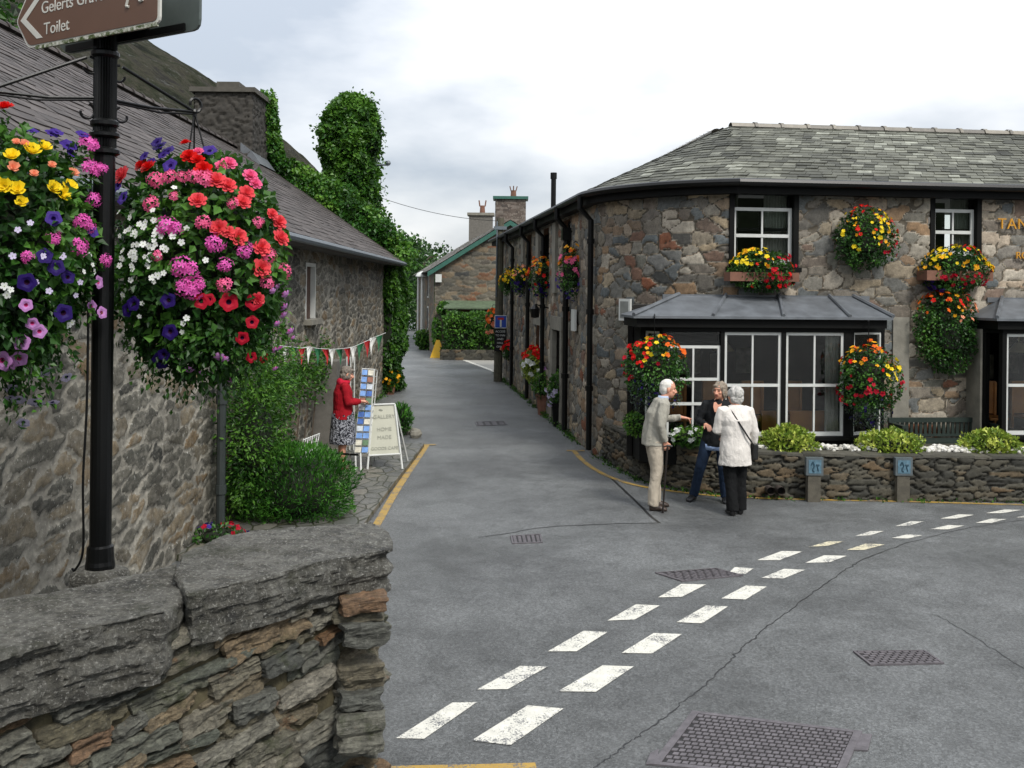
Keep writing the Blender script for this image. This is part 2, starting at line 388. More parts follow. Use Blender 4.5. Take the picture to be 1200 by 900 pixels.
M['brick'] = masonmat('red_brick', [(0, lin('#46403b')), (.5, lin('#5f544c')), (1, lin('#787068'))], '#7c746a')
M['green'] = plain('teal_paint', '#2f5c50', .5, .15)
M['pole'] = plain('treated_timber', '#4d4a3d', .85, .3, 10, bump=.3, bscale=40)
M['bark'] = plain('bark', '#4a4035', .9, .3, 10, bump=.5, bscale=30)
M['ivy'] = leafmat('ivy_leaf', '#0f2607', '#234a10', '#55802a')
M['ivylight'] = leafmat('ivy_young_leaf', '#15330a', '#2d5c18', '#668f32')
M['fol'] = leafmat('basket_leaf', '#10280b', '#234a17', '#4f7c2c')
M['folblue'] = leafmat('bronze_leaf', '#1d2422', '#2c3b30', '#4b5f48')
M['conifer'] = leafmat('conifer_spray', '#12300c', '#275417', '#4b812a', .15)
M['hebe'] = leafmat('variegated_leaf', '#3c5a14', '#7c9430', '#c0c860', .2)
M['treeleaf'] = leafmat('tree_leaf', '#0f240a', '#1e3f10', '#3f6a1e')
M['woodleaf'] = leafmat('far_wood_leaf', '#233a20', '#3c5a32', '#5d7a48', .1)
M['core'] = plain('painted_shade_core', '#131b0b', .95, .3, 12)  # near-black green painted as the shade among inner leaves
M['terracotta'] = plain('terracotta', '#6f4c3c', .8, .2, 8)
M['grey'] = plain('galvanised_grey', '#5c646a', .5, .15)
M['gold'] = plain('gold_leaf_paint', '#c08a2c', .35, .15, 20)
M['yellowpaint'] = None
for nm, hx in dict(red='#d01512', coral='#e4525a', pink='#ea6a98', hotpink='#e062b6', lilac='#c48ac8', palelilac='#c9c0dc', purple='#28145f', violet='#422c84', white='#e6e8e4', yellow='#f0d428', orange='#e0661a', amber='#f2ae22', peach='#ea9a78', darkeye='#2c0c2c', crimson='#b0122c', magenta='#c23a7a', limegreen='#9aae30').items(): M['p_'+nm] = petal('petal_'+nm, hx)

def asphalt(name, base, var):
    k = NT(name)
    fine = k.noise(85, 5, .85); spk = k.noise(62, 3, .8); big = k.noise(.55, 5, .6); med = k.noise(3.2, 5, .65)
    vo = k.n('ShaderNodeTexVoronoi'); vo.inputs['Scale'].default_value = 64; k.l(k.coord(), vo.inputs['Vector']); v2 = k.n('ShaderNodeTexVoronoi'); v2.inputs['Scale'].default_value = 34; k.l(k.coord(), v2.inputs['Vector'])
    c = k.mix(1.0, lin(base), k.ramp(fine, [(.3, .55), (.7, 1.5)]), 'MULTIPLY'); c = k.mix(1.0, c, k.ramp(vo.outputs['Color'], [(.15, .72), (.55, 1.0), (.9, 1.38)]), 'MULTIPLY'); c = k.mix(1.0, c, k.ramp(v2.outputs['Color'], [(.2, .93), (.85, 1.07)]), 'MULTIPLY')
    c = k.mix(1.0, c, k.ramp(med, [(.3, .8), (.7, 1.14)]), 'MULTIPLY')
    c = k.mix(1.0, c, k.ramp(big, [(.35, 1-var), (.65, 1+var)]), 'MULTIPLY')
    c = k.mix(k.math('MULTIPLY', k.ramp(spk, [(.62, 0), (.70, 1)]), .6), c, lin('#a9a9a2'))
    k.col(c); k.rough(k.ramp(k.noise(.8, 5, .6), [(.35, .30), (.65, .50)]))
    k.bump(k.math('ADD', fine, k.math('MULTIPLY', spk, .8)), .9, .012); return k.m
M['asphalt'] = asphalt('wet_asphalt', '#636565', .26)
M['earth'] = plain('damp_earth', '#3b3a2c', .95, .3, 3, bump=.4, bscale=30)
def roadpaint(name, hexc, wear):
    k = NT(name); c = lin(hexc); w = k.ramp(k.math('ADD', k.math('MULTIPLY', k.noise(70, 4, .7), .6), k.math('MULTIPLY', k.noise(5, 4, .6), .4)), [(wear, 0), (wear+.06, 1)])
    k.col(k.mix(w, lin('#5c5d60'), k.mix(1.0, c, k.ramp(k.noise(12, 4), [(.3, .85), (.7, 1.05)]), 'MULTIPLY'))); k.rough(.55); k.bump(k.noise(200, 3), .3, .004); return k.m
M['roadwhite'] = roadpaint('white_road_paint', '#cfcdc2', .42)
M['roadyellow'] = roadpaint('yellow_road_paint', '#a8883c', .43)
M['tar'] = plain('tar_seam', '#262728', .35, .3, 20, bump=.4, bscale=90)

# ------------------------------------------------------------------ world
w = bpy.data.worlds.new('World'); SC.world = w; w.use_nodes = True; t = w.node_tree
for n_ in list(t.nodes): t.nodes.remove(n_)
SUN_EL, SUN_AZ = 48, 148
out = t.nodes.new('ShaderNodeOutputWorld'); sky = t.nodes.new('ShaderNodeTexSky'); sky.sky_type = 'NISHITA'; sky.sun_disc = False
sky.sun_elevation = math.radians(SUN_EL); sky.sun_rotation = math.radians(SUN_AZ); sky.air_density = 1.0; sky.dust_density = 2.0
b1 = t.nodes.new('ShaderNodeBackground'); b1.inputs[1].default_value = .10; t.links.new(sky.outputs[0], b1.inputs[0])
tc = t.nodes.new('ShaderNodeTexCoord'); mp = t.nodes.new('ShaderNodeMapping'); mp.inputs['Scale'].default_value = (1.0, 1.0, 2.6); mp.inputs['Location'].default_value = (.35, .1, .62)
t.links.new(tc.outputs['Generated'], mp.inputs[0])
nz = t.nodes.new('ShaderNodeTexNoise'); nz.inputs['Scale'].default_value = 2.3; nz.inputs['Detail'].default_value = 6; nz.inputs['Roughness'].default_value = .5; t.links.new(mp.outputs[0], nz.inputs['Vector'])
cr = t.nodes.new('ShaderNodeValToRGB'); cr.color_ramp.elements[0].position = .42; cr.color_ramp.elements[0].color = (.49, .535, .60, 1); cr.color_ramp.elements[1].position = .60; cr.color_ramp.elements[1].color = (1, 1, 1, 1)
t.links.new(nz.outputs['Fac'], cr.inputs[0])
b2 = t.nodes.new('ShaderNodeBackground'); t.links.new(cr.outputs[0], b2.inputs[0])
sx = t.nodes.new('ShaderNodeSeparateXYZ'); t.links.new(tc.outputs['Generated'], sx.inputs[0])
g1 = t.nodes.new('ShaderNodeMapRange'); g1.inputs['From Min'].default_value = 0; g1.inputs['From Max'].default_value = 1; g1.inputs['To Min'].default_value = .46; g1.inputs['To Max'].default_value = 1.2; t.links.new(sx.outputs[2], g1.inputs[0]); t.links.new(g1.outputs[0], b2.inputs[1])   # overcast sky: zenith brighter than horizon
mx = t.nodes.new('ShaderNodeMixShader'); mx.inputs[0].default_value = .88
t.links.new(b1.outputs[0], mx.inputs[1]); t.links.new(b2.outputs[0], mx.inputs[2]); t.links.new(mx.outputs[0], out.inputs[0])
sl = bpy.data.lights.new('sun', 'SUN'); sl.energy = 1.5; sl.angle = math.radians(13); sl.color = (1, .96, .9)
so = bpy.data.objects.new('sun', sl); COL.objects.link(so)
el, az = math.radians(SUN_EL), math.radians(SUN_AZ)
so.rotation_euler = Vector((-math.sin(az)*math.cos(el), -math.cos(az)*math.cos(el), -math.sin(el))).to_track_quat('-Z', 'Y').to_euler()
SC.view_settings.view_transform = 'Standard'; SC.view_settings.look = 'None'; SC.view_settings.gamma = 1; SC.view_settings.exposure = 1.05
SC.view_settings.use_curve_mapping = False
SC.cycles.max_bounces = 6; SC.cycles.transparent_max_bounces = 8; SC.cycles.use_denoising = True

# ------------------------------------------------------------------ ground
def gz(y):
    t_ = np.clip((5.0-np.asarray(y, float))/5.0, 0, 1); return 1.15*t_*t_*(3-2*t_)
ys = np.r_[-30, np.arange(-2, 5.3, .3), 5.3, 20, 60, 120, 2500.]
def sheet(name, x0, x1, ys, z, m, nx=1):
    xs = np.linspace(x0, x1, nx+1); V = [(x, y, float(gz(y))+z) for y in ys for x in xs]; k = nx+1
    q = [(j*k+i, j*k+i+1, (j+1)*k+i+1, (j+1)*k+i) for j in range(len(ys)-1) for i in range(nx)]
    return make_obj(name, V, q, None, m)
tag(sheet('ground', -1500, 1500, ys, -.012, M['earth']), 'bare dark earth under the whole village', 'ground', kind='structure')
rd = sheet('road', -3.45, 45, np.r_[-30, np.arange(-2, 5.3, .3), 5.3, 27.5], 0, M['asphalt']); tag(rd, 'grey wet asphalt road junction and lane', 'road', kind='structure')
fr_ = make_obj('lane_end', [(-30, 27.5, 0), (45, 27.5, 0), (45, 90, 0), (-30, 90, 0)], [(0, 1, 2, 3)], None, M['asphalt']); fr_.parent = rd

# road paint
A_ = [[(38,483),(90,484),(188,416),(142,417)],[(187,393),(245,392),(319,350),(268,349)],[(319,322),(372,322),(430,286),(385,284)],[(429,265),(480,263),(526,237),(482,235)],[(523,222),(567,221),(612,198),(566,197)],[(652,178),(685,178),(700,168),(665,166)],[(706,153),(748,153),(790,137),(752,136)],[(888,108),(915,107),(941,99),(916,99)],[(962,90),(988,89),(1015,81),(990,81)],[(1045,76),(1075,76),(1108,69),(1080,68)],[(1128,66),(1160,66),(1195,60),(1165,59)],
[(178,487),(250,496),(348,428),(282,422)],[(338,396),(408,397),(478,350),(420,348)],[(455,325),(512,326),(567,290),(515,288)],[(557,268),(605,270),(652,239),(612,237)],[(640,224),(685,226),(724,202),(685,200)],[(714,186),(755,187),(795,171),(756,169)],[(795,158),(840,157),(872,145),(830,144)],[(955,112),(985,113),(1012,107),(985,105)],[(1025,96),(1060,96),(1090,89),(1060,88)],[(1110,84),(1140,84),(1168,77),(1140,76)],[(1185,74),(1215,74),(1240,68),(1215,67)]]
Y_ = [[(800,129),(838,126),(868,118),(838,118)],[(872,134),(905,134),(942,124),(908,122)]]
def dashes(name, L, m, lab):
    mb = MB()
    for Q in L:
        P = [gnd(440+x*.6333, 560+y*.6333, 0)+np.array([0, 0, .005]) for x, y in Q]
        mb.add(P, q=[(0, 1, 2, 3)])
    o = mb.build(name, m); tag(o, lab, 'road marking', kind='structure')
dashes('give_way_road_marking', A_, M['roadwhite'], 'double row of white give way dashes')
M['roadcream'] = roadpaint('stained_road_paint', '#cdc5a8', .44)
dashes('worn_road_marking', Y_, M['roadcream'], 'two worn dashes tinted yellow')
yl = ribbon('yellow_road_line', smooth_path([gnd(500, 522), gnd(488, 540), gnd(466, 573), gnd(444, 611), gnd(405, 680), gnd(380, 760)]), .10, .006, M['roadyellow']); tag(yl, 'yellow line along the lane edge', 'road marking', kind='structure')
ribbon('line_end', [gnd(489, 521.5), gnd(511, 521.5)], .09, .0085, M['roadyellow']).parent = yl
yr = ribbon('yellow_road_line', smooth_path([gnd(673, 529), gnd(680, 537), gnd(692, 547), gnd(712, 558), gnd(740, 567.5), gnd(775, 574), gnd(830, 580.5), gnd(890, 584), gnd(960, 586), gnd(1060, 588), gnd(1200, 592), gnd(1400, 598)]), .085, .006, M['roadyellow']); tag(yr, 'yellow line curving round the low planted wall', 'road marking', kind='structure')
ribbon('line_end', [gnd(664, 528.5), gnd(685, 528.5)], .09, .0085, M['roadyellow']).parent = yr
yb = ribbon('yellow_road_line', [gnd(440, 903), gnd(480, 901.5), gnd(560, 900), gnd(628, 898)], .07, .006, M['roadyellow']); tag(yb, 'short worn yellow line by the stone parapet', 'road marking', kind='structure')
def rough_path(pts, k, j):
    P = smooth_path(pts, k); P[:, :2] += rng.normal(0, j, (len(P), 2)); return P
tr1 = ribbon('tar_road_seam', rough_path([gnd(716, 560), gnd(735, 578), gnd(758, 600), gnd(773, 613)], 4, .006), .036, .003, M['tar']); tag(tr1, 'dark tar seam by the standing man', 'road seam', kind='structure')
tr2 = ribbon('tar_road_seam', rough_path([gnd(773, 613), gnd(720, 614), gnd(640, 618), gnd(590, 626), gnd(560, 630)], 6, .006), .018, .0035, M['tar']); tag(tr2, 'thin tar seam across the lane mouth', 'road seam', kind='structure')
tr3 = ribbon('tar_road_seam', rough_path([gnd(1230, 605), gnd(1120, 622), gnd(1030, 648), gnd(985, 672), gnd(930, 712), gnd(880, 750), gnd(840, 790), gnd(780, 840), gnd(735, 872), gnd(690, 905)], 16, .009), .004+.010*rng.random(145), .003, M['tar']); tag(tr3, 'long wandering tar crack beside the dashes', 'road seam', kind='structure')
tr4 = ribbon('tar_road_seam', rough_path([gnd(1095, 720), gnd(1140, 745), gnd(1210, 790)], 12, .012), .006, .003, M['tar']); tag(tr4, 'short crack beyond the square cover', 'road seam', kind='structure')

# slate pavement
pv = [gnd(497, 524), gnd(482, 545), gnd(455, 580), gnd(428, 618), gnd(400, 660)]
mb = MB(); zt = .07
lx = [-3.42]*5
for i in range(4):
    a, b = pv[i], pv[i+1]
    mb.hexa([(-3.42, a[1], .004), (-3.42, b[1], .004), (b[0], b[1], .004), (a[0], a[1], .004), (-3.42, a[1], zt), (-3.42, b[1], zt), (b[0], b[1], zt), (a[0], a[1], zt)])
k = NT('slate_paving'); v = k.coord((3, 1.6, 1)); vo = k.n('ShaderNodeTexVoronoi'); k.l(v, vo.inputs['Vector']); vo.inputs['Scale'].default_value = 1.7
ve = k.n('ShaderNodeTexVoronoi', feature='DISTANCE_TO_EDGE'); k.l(v, ve.inputs['Vector']); ve.inputs['Scale'].default_value = 1.7
c = k.ramp(vo.outputs['Color'], [(0, lin('#4b4c4b')), (.5, lin('#62615b')), (1, lin('#777266'))]); g = k.ramp(ve.outputs['Distance'], [(.02, 0), (.06, 1)])
c = k.mix(g, lin('#2f3320'), c); k.col(k.mix(1.0, c, k.ramp(k.noise(6, 6), [(.3, .7), (.7, 1.2)]), 'MULTIPLY')); k.rough(.4); k.bump(k.math('ADD', k.math('MULTIPLY', g, .6), k.noise(18, 5)), .6, .02); M['paving'] = k.m
tag(mb.build('slate_pavement', M['paving']), 'uneven slate paving before the cottage shop', 'pavement', kind='structure')
mb = MB(); P = [gnd(540, 421), gnd(600, 445), gnd(640, 445), gnd(640, 421)]
tag(ribbon('white_road_line', [gnd(541, 421), gnd(560, 428), gnd(580, 435.5), gnd(600, 443)], .16, .006, M['roadwhite']), 'white line at the mouth of a side yard', 'road marking', kind='structure')
tag(make_obj('pale_yard', [gnd(541, 420.5, .004), gnd(602, 443.5, .004), gnd(680, 443, .004), gnd(640, 419.5, .004)], [(0, 1, 2, 3)], None, plain('pale_gravel', '#8d8b84', .8, .15, 30)), 'pale gravel yard beyond the inn', 'yard', kind='structure')

# iron covers
def plate(P, z): return [p*np.array([1, 1, 0])+np.array([0, 0, z]) for p in P]
def lerp4(P, a, b): return P[0]*(1-a)*(1-b)+P[1]*a*(1-b)+P[2]*a*b+P[3]*(1-a)*b
M['iron'] = plain('worn_cast_iron', '#625e61', .5, .3, 14, metal=.25, bump=.3, bscale=50)
M['irondark'] = plain('iron_recess', '#1c1a1a', .6, .2)
def cover(name, label, px, nx, ny, frame_w, diag=False, hole=None, zt=.012):
    P = [gnd(*p) for p in px]; r = thing(name, label, 'drain cover', P[0]*np.array([1, 1, 0]))
    mb = MB()
    def cell(a0, a1, b0, b1, z0, z1):
        q = [lerp4(P, a, b) for a, b in ((a0, b0), (a1, b0), (a1, b1), (a0, b1))]
        mb.hexa(plate(q, z0)+plate(q, z1))
    f = frame_w
    cell(-f, 1+f, -f, 0, .001, zt); cell(-f, 1+f, 1, 1+f, .001, zt); cell(-f, 0, 0, 1, .001, zt); cell(1, 1+f, 0, 1, .001, zt)
    mb.build('frame', M['iron'], r)
    mb = MB(); q = [lerp4(P, a, b) for a, b in ((.003, .003), (.997, .003), (.997, .997), (.003, .997))]
    mb.hexa(plate(q, .001)+plate(q, .005), m=1)
    for i in range(nx):
        for j in range(ny):
            if diag:
                if i > 0 or j > 0: pass
            o = .5*(j % 2)/nx if not diag else 0
            a0, a1 = (i+.12)/nx+o, (i+.88)/nx+o; b0, b1 = (j+.18)/ny, (j+.82)/ny
            if a1 > 1: a1 = .995
            q = [lerp4(P, a, b) for a, b in ((a0, b0), (a1, b0), (a1, b1), (a0, b1))]
            mb.hexa(plate(q, .004)+plate(q, zt-.001))
    mb.build('lid', [M['iron'], M['irondark']], r); return r
cv = cover('manhole_cover', 'large ribbed iron manhole cover with side lugs beside the dashes', [(818, 838), (1000, 860), (975, 915), (775, 895)], 22, 14, .05)
for Q in ([(1004, 861), (1022, 862), (1017, 881), (999, 880)], [(772, 879), (762, 884), (757, 897), (770, 897)]):
    Q = [gnd(*p) for p in Q]; MB().hexa(plate(Q, .001)+plate(Q, .010)).build('lug', M['iron'], cv)
cover('inspection_cover', 'square rough iron cover with pale rim in open asphalt', [(1003, 765), (1082, 764), (1103, 778), (1022, 780)], 9, 7, .035, zt=.014)
cover('drain_grating', 'skewed ribbed grating touching the white dashes', [(770, 672), (800, 681.5), (868, 675), (838, 667)], 3, 16, .03)
cover('stopcock_cover', 'small worn grating plate in the lane mouth', [(600, 629), (602, 637), (634, 636), (632, 627)], 6, 6, .06)
cover('lane_drain_cover', 'dark flat cover up the lane', [(558, 495), (560, 499), (593, 498), (590, 494)], 5, 4, .05)
# ------------------------------------------------------------------ slate roofs
def slate_roof(name, E, R, nc, wid, m, parent, lift=.018, seed=3, blotch=.2):
    """E eave polyline, R ridge polyline (same count): courses of separate overlapping slates"""
    r_ = random.Random(seed); E = np.asarray(E, float); R = np.asarray(R, float); mb = MB()
    def course(t):
        P = E*(1-t)+R*t; s = np.r_[0, np.cumsum(np.linalg.norm(np.diff(P, axis=0), axis=1))]; return P, s
    # the boarding under the slates
    k = len(E); V = list(E+np.array([0, 0, -.03]))+list(R+np.array([0, 0, -.03]))
    mb.add(V, q=[(i, i+1, i+1+k, i+k) for i in range(k-1)], tint=.1)
    for c in range(nc):
        t0 = c/nc; t1 = min(1, (c+1.35)/nc); P0, s0 = course(t0); P1, s1 = course(t1); L0 = s0[-1]
        x = -wid*r_.random()
        while x < L0:
            wdt = wid*r_.uniform(.7, 1.3); a, b = max(0, x)/L0, min(L0, x+wdt-.006)/L0; x += wdt
            if b-a < .01/L0: continue
            drop = r_.uniform(-.012, .012); up = lift*r_.uniform(.6, 1.5)
            g = lambda P, s, f: np.array([np.interp(f*s[-1], s, P[:, j]) for j in range(3)])
            q0, q1, q2, q3 = g(P0, s0, a), g(P0, s0, b), g(P1, s1, b), g(P1, s1, a)
            n = np.cross(q1-q0, q3-q0); ln = np.linalg.norm(n)
            if ln < 1e-7: continue
            n /= ln
            if n[2] < 0: n = -n
            dn = (q0-q3); dn /= np.linalg.norm(dn)+1e-9
            q0 = q0+dn*drop; q1 = q1+dn*(drop+r_.uniform(-.006, .006)); th = .009
            b4 = [q0+n*up, q1+n*(up+r_.uniform(-.003, .003)), q2+n*.004, q3+n*.004]
            mb.add(b4+[b4[0]-n*th*1.6, b4[1]-n*th*1.6], q=[(0, 1, 2, 3), (4, 5, 1, 0)], t=[], tint=min(1, max(0, r_.gauss(.5, .18)+blotch*2*(float(fbm(np.array([[q0[0]*.9, q0[1]*.9, q0[2]*2.0]]), 3, seed)[0])-.5))))
    return mb.build(name, m, parent)
def ridge_tiles(name, P0, P1, m, parent, L=.46, r=.11):
    P0 = np.asarray(P0, float); P1 = np.asarray(P1, float); d = P1-P0; n = max(1, int(np.linalg.norm(d)/L)); mb = MB()
    side = np.cross(d/np.linalg.norm(d), [0, 0, 1])
    for i in range(n):
        a = P0+d*i/n; b = P0+d*(i+.99)/n
        for (p, q, rr) in ((a, b, r), (b-d/n*.12, b, r*1.22)):
            V = []
            for x in (p, q):
                for j in range(7):
                    th = PI*j/6; V.append(x+side*math.cos(th)*rr+np.array([0, 0, math.sin(th)*rr*.75-.02]))
            mb.add(V, q=[(j, j+1, j+8, j+7) for j in range(6)]+[], t=[(7, 8, 10), (0, 2, 1)])
    return mb.build(name, m, parent)

def sash(name, fr, u0, u1, z0, z1, w, m, parent, st=.052, cols=2, rails=(.5,), dep=.04, bar=.022):
    mb = MB()
    mb.fbox(fr, u0, u0+st, w, w+dep, z0, z1); mb.fbox(fr, u1-st, u1, w, w+dep, z0, z1)
    mb.fbox(fr, u0+st, u1-st, w, w+dep-.002, z1-st, z1); mb.fbox(fr, u0+st, u1-st, w, w+dep-.002, z0, z0+st*1.4)
    for r_ in rails: mb.fbox(fr, u0+st, u1-st, w+.003, w+dep+.006, z0+(z1-z0)*r_-st*.5, z0+(z1-z0)*r_+st*.5)
    zs = [z0+st*1.4]+[z0+(z1-z0)*r_ for r_ in rails]+[z1-st]
    for i in range(1, cols):
        u = u0+(u1-u0)*i/cols
        for a, b in zip(zs[:-1], zs[1:]): mb.fbox(fr, u-bar*.6, u+bar*.6, w+.006, w+dep-.004, a+.001, b-.001)
    return mb.build(name, m, parent)
def pane(fr, u0, u1, z0, z1, w, parent):
    return MB().fbox(fr, u0, u1, w, w+.006, z0, z1).build('pane', M['glass'], parent)

# ------------------------------------------------------------------ the inn
FP = Frame((3.3, 14.72), (.9944, .1056))
corner = smooth_path([(1.38, 17.2), (1.47, 16.6), (1.74, 16.0), (2.2, 15.42), (2.72, 15.0), (3.3, 14.72)], 6)
ipath = np.vstack([[(-.5, 33.0)], corner, [FP(10.2, 0, 0)[:2]]])
uA = path_len(ipath, len(corner))
inn = thing('stone_inn', 'long slate roofed rubble stone inn with black bay windows and a rounded corner', 'inn', (3.3, 14.72, 0))
uf = lambda px, off=0, py=300: FP.hit(px, py, off)[0]
zf = lambda px, py, off=0: FP.hit(px, py, off)[1]
OFF = .72
W1 = (uf(854), uf(935), zf(895, 313), zf(895, 219)); W2 = (uf(1089), uf(1149), zf(1120, 303), zf(1120, 225))
b1u = (uf(779, OFF), uf(997, OFF)); bw = b1u[1]-b1u[0]
b2a = uf(1170, OFF)
holes = [(uA+W1[0], uA+W1[1], W1[2], W1[3]), (uA+W2[0], uA+W2[1], W2[2], W2[3]),
         (uA+uf(775), uA+uf(1012), .35, 2.4), (uA+b2a+.12, uA+b2a+.12+bw+.2, .35, 2.4)]
SF = Frame((-.5, 33.0), (1.88, -15.8))     # lane side: u from the far end
su = lambda px: SF.hit(px, 400)[0]
DOOR = (su(650), su(659), 0, zf(655, 400) if False else 1.98)
SWIN = (su(629), su(637.5), .95, 1.98)
UPW = [(su(x)-.42, su(x)+.42, 3.0, 4.2) for x in (620, 640, 664)]
holes += [DOOR, SWIN]+UPW
masonry('wall', ipath, -.05, 4.42, .026, .30, .17, M['pub'], inn, seed=4, relief=.024, mort=.085, rag=.024, holes=holes, p=3.4, warp=.16)
# roof
def eav(P, o=.22): return np.asarray(P)
ipT = np.gradient(ipath, axis=0); ipT /= np.linalg.norm(ipT, axis=1)[:, None]; ipN = np.stack([ipT[:, 1], -ipT[:, 0]], 1)
ipN[0] = (-.993, -.118); ipN[-1] = FP.n[:2]; ipN[-2] = FP.n[:2]
EV = np.c_[ipath+ipN*.24, np.full(len(ipath), 4.47)]; EV[0, 1] += .15
RZ = 5.76; rc = np.array([3.85, 17.45]); rend = rc+np.array([.9944, .1056])*9.6
RD = np.zeros_like(EV); n_ = len(EV)
RD[0] = (2.15, 33.1, RZ); RD[1] = (3.75, 18.1, RZ)
for i in range(2, n_-1): RD[i] = (rc[0]+.02*(i-n_/2)/n_, rc[1]+.25*(1-i/(n_-2)), RZ)
RD[n_-2] = (rc[0]+.02, rc[1], RZ); RD[-1] = (rend[0], rend[1], RZ)
slate_roof('roof', EV, RD, 21, .21, M['slate_pub'], inn, seed=5, blotch=.5)
ridge_tiles('ridge', (rc[0], rc[1], RZ), (rend[0], rend[1], RZ), M['slate_far'], inn)
ridge_tiles('ridge', (3.75, 18.1, RZ), (2.15, 33.1, RZ), M['slate_far'], inn)
mb = MB()   # rear slopes and end walls close the building
mb.add([(rc[0], rc[1], RZ), (rend[0], rend[1], RZ), (rend[0]-.3, rend[1]+2.8, 4.5), (6.3, rc[1]+3.2, 4.5)], q=[(0, 1, 2, 3)])
mb.add([(3.75, 17.6, RZ), (6.4, 20.2, 4.5), (4.6, 33.4, 4.5), (2.15, 33.1, RZ)], q=[(0, 1, 2, 3)])
mb.build('rear_slope', M['slate_far'], inn)
mb = MB(); g = [(-.5, 33.0, 0), (4.6, 33.3, 0), (4.6, 33.3, 4.5), (2.15, 33.05, RZ-.06), (-.5, 33.0, 4.45)]; mb.poly(g); mb.build('gable_wall', M['far'], inn)
# eaves board, gutter
mb = MB()
for i in range(n_-1):
    a0, b0 = ipath[i]+ipN[i]*.20, ipath[i+1]+ipN[i+1]*.20; a1, b1 = ipath[i]-ipN[i]*.05, ipath[i+1]-ipN[i+1]*.05
    z0, z1 = 4.27, 4.44
    mb.hexa([(*a0, z0), (*b0, z0), (*b1, z0), (*a1, z0), (*a0, z1), (*b0, z1), (*b1, z1), (*a1, z1)])
mb.build('eaves_board', M['blackwood'], inn)
MB().tube(np.c_[ipath+ipN*.27, np.full(n_, 4.43)], .058, 8).build('gutter', M['black'], inn)
def side_pt(px, off, z): return SF(su(px), off, z)
for px, r_ in ((698.5, .05), (669, .055), (641, .05), (623, .05), (604, .05)):
    mb = MB(); P = [side_pt(px, .30, 4.42), side_pt(px, .30, 4.2), side_pt(px, .11, 4.0), side_pt(px, .11, .1)]
    mb.tube(P, r_, 8)
    for z in (3.6, 2.4, 1.1): mb.tube([side_pt(px, .11, z), side_pt(px, .11, z+.09)], r_*1.35, 8)
    if px in (669,): mb.fbox(SF, su(px)-.09, su(px)+.09, .02, .2, 3.78, 4.02)
    mb.build('downpipe', M['black'], inn)
# lane door, window, upper windows
d_ = MB().fbox(SF, DOOR[0], DOOR[1], -.28, -.22, 0.02, 1.96).build('door', M['blackwood'], inn)
MB().fbox(SF, DOOR[0]+.12, DOOR[1]-.12, -.215, -.20, 1.0, 1.7).build('door_pane', M['glass'], d_)
MB().ball(SF(DOOR[1]-.12, -.18, .95), .035, 8).build('knob', M['gold'], d_)
MB().fbox(SF, DOOR[0]-.25, DOOR[1]+.25, -.03, .07, 1.98, 2.26).build('lintel', M['stonegrey'], inn)
mb = MB(); mb.fbox(SF, DOOR[0]-.24, DOOR[0], -.04, .06, 0, 1.978); mb.fbox(SF, DOOR[1], DOOR[1]+.2, -.04, .06, 0, 1.978); mb.build('door_jamb', M['stonegrey'], inn)
wv = MB().fbox(SF, SWIN[0]-.2, SWIN[1]+.2, -.03, .07, 1.985, 2.2).build('lintel', M['stonegrey'], inn)
w_ = MB().fbox(SF, SWIN[0], SWIN[1], -.14, .05, .86, .945).build('window', M['white'], inn)
sash('sash', SF, SWIN[0]+.01, SWIN[1]-.01, .95, 1.97, -.1, M['white'], w_); pane(SF, SWIN[0]+.02, SWIN[1]-.02, .96, 1.96, -.12, w_)
MB().fbox(SF, SWIN[0], SWIN[1], -.4, -.36, .9, 2.0).build('dim_backing', M['dark'], w_)  # dark sheet behind the pane, coloured as the unlit room
for q_ in UPW:
    w_ = MB().fbox(SF, q_[0]-.05, q_[1]+.05, -.16, .06, q_[2]-.1, q_[2]-.003).build('window', M['blackwood'], inn)
    sash('sash', SF, q_[0]+.01, q_[1]-.01, q_[2], q_[3], -.12, M['blackwood'], w_, st=.07); pane(SF, q_[0]+.02, q_[1]-.02, q_[2]+.02, q_[3]-.02, -.14, w_)
    MB().fbox(SF, q_[0], q_[1], -.4, -.36, q_[2], q_[3]).build('dim_backing', M['dark'], w_)  # dark sheet standing for the dim room behind the glass
for px in (614, 632, 652): # pale stone piers on the lane side
    MB().fbox(SF, su(px)-.22, su(px)+.22, .0, .085, 2.75, 4.24).build('pier', M['stonegrey'], inn)
mb = MB(); c_ = side_pt(654, .05, 4.3); mb.tube([c_, c_+np.array([-.08, 0, .15]), c_+np.array([-.08, 0, .86])], .055, 10); mb.tube([c_+np.array([-.08, 0, .84]), c_+np.array([-.08, 0, .97])], .07, 10); mb.build('flue_pipe', M['black'], inn)
mb = MB(); q_ = SF(su(678), .0, 0); mb.fbox(SF, su(677)-.18, su(677)+.18, .06, .10, 2.05, 2.45); mb.build('notice_frame', M['white'], inn)
# wall lantern over the door
mb = MB(); c_ = SF(su(648), .1, 2.42); mb.tube([c_, SF(su(648), .4, 2.5)], .015, 6); mb.lathe(SF(su(648), .4, 2.2), [(.02, 0), (.09, .02), (.11, .2), (.02, .3)], 8); mb.build('lantern', M['black'], inn)
# notice board on the rounded corner
ci = 14; cp = corner[ci]; FC = Frame(cp, corner[ci+1]-corner[ci-1])
nb = MB().fbox(FC, -.13, .13, .05, .09, 2.33, 2.68).build('notice_frame', M['white'], inn); MB().fbox(FC, -.095, .095, .09, .095, 2.37, 2.64).build('notice', plain('faded_notice', '#7d807c', .3), nb)
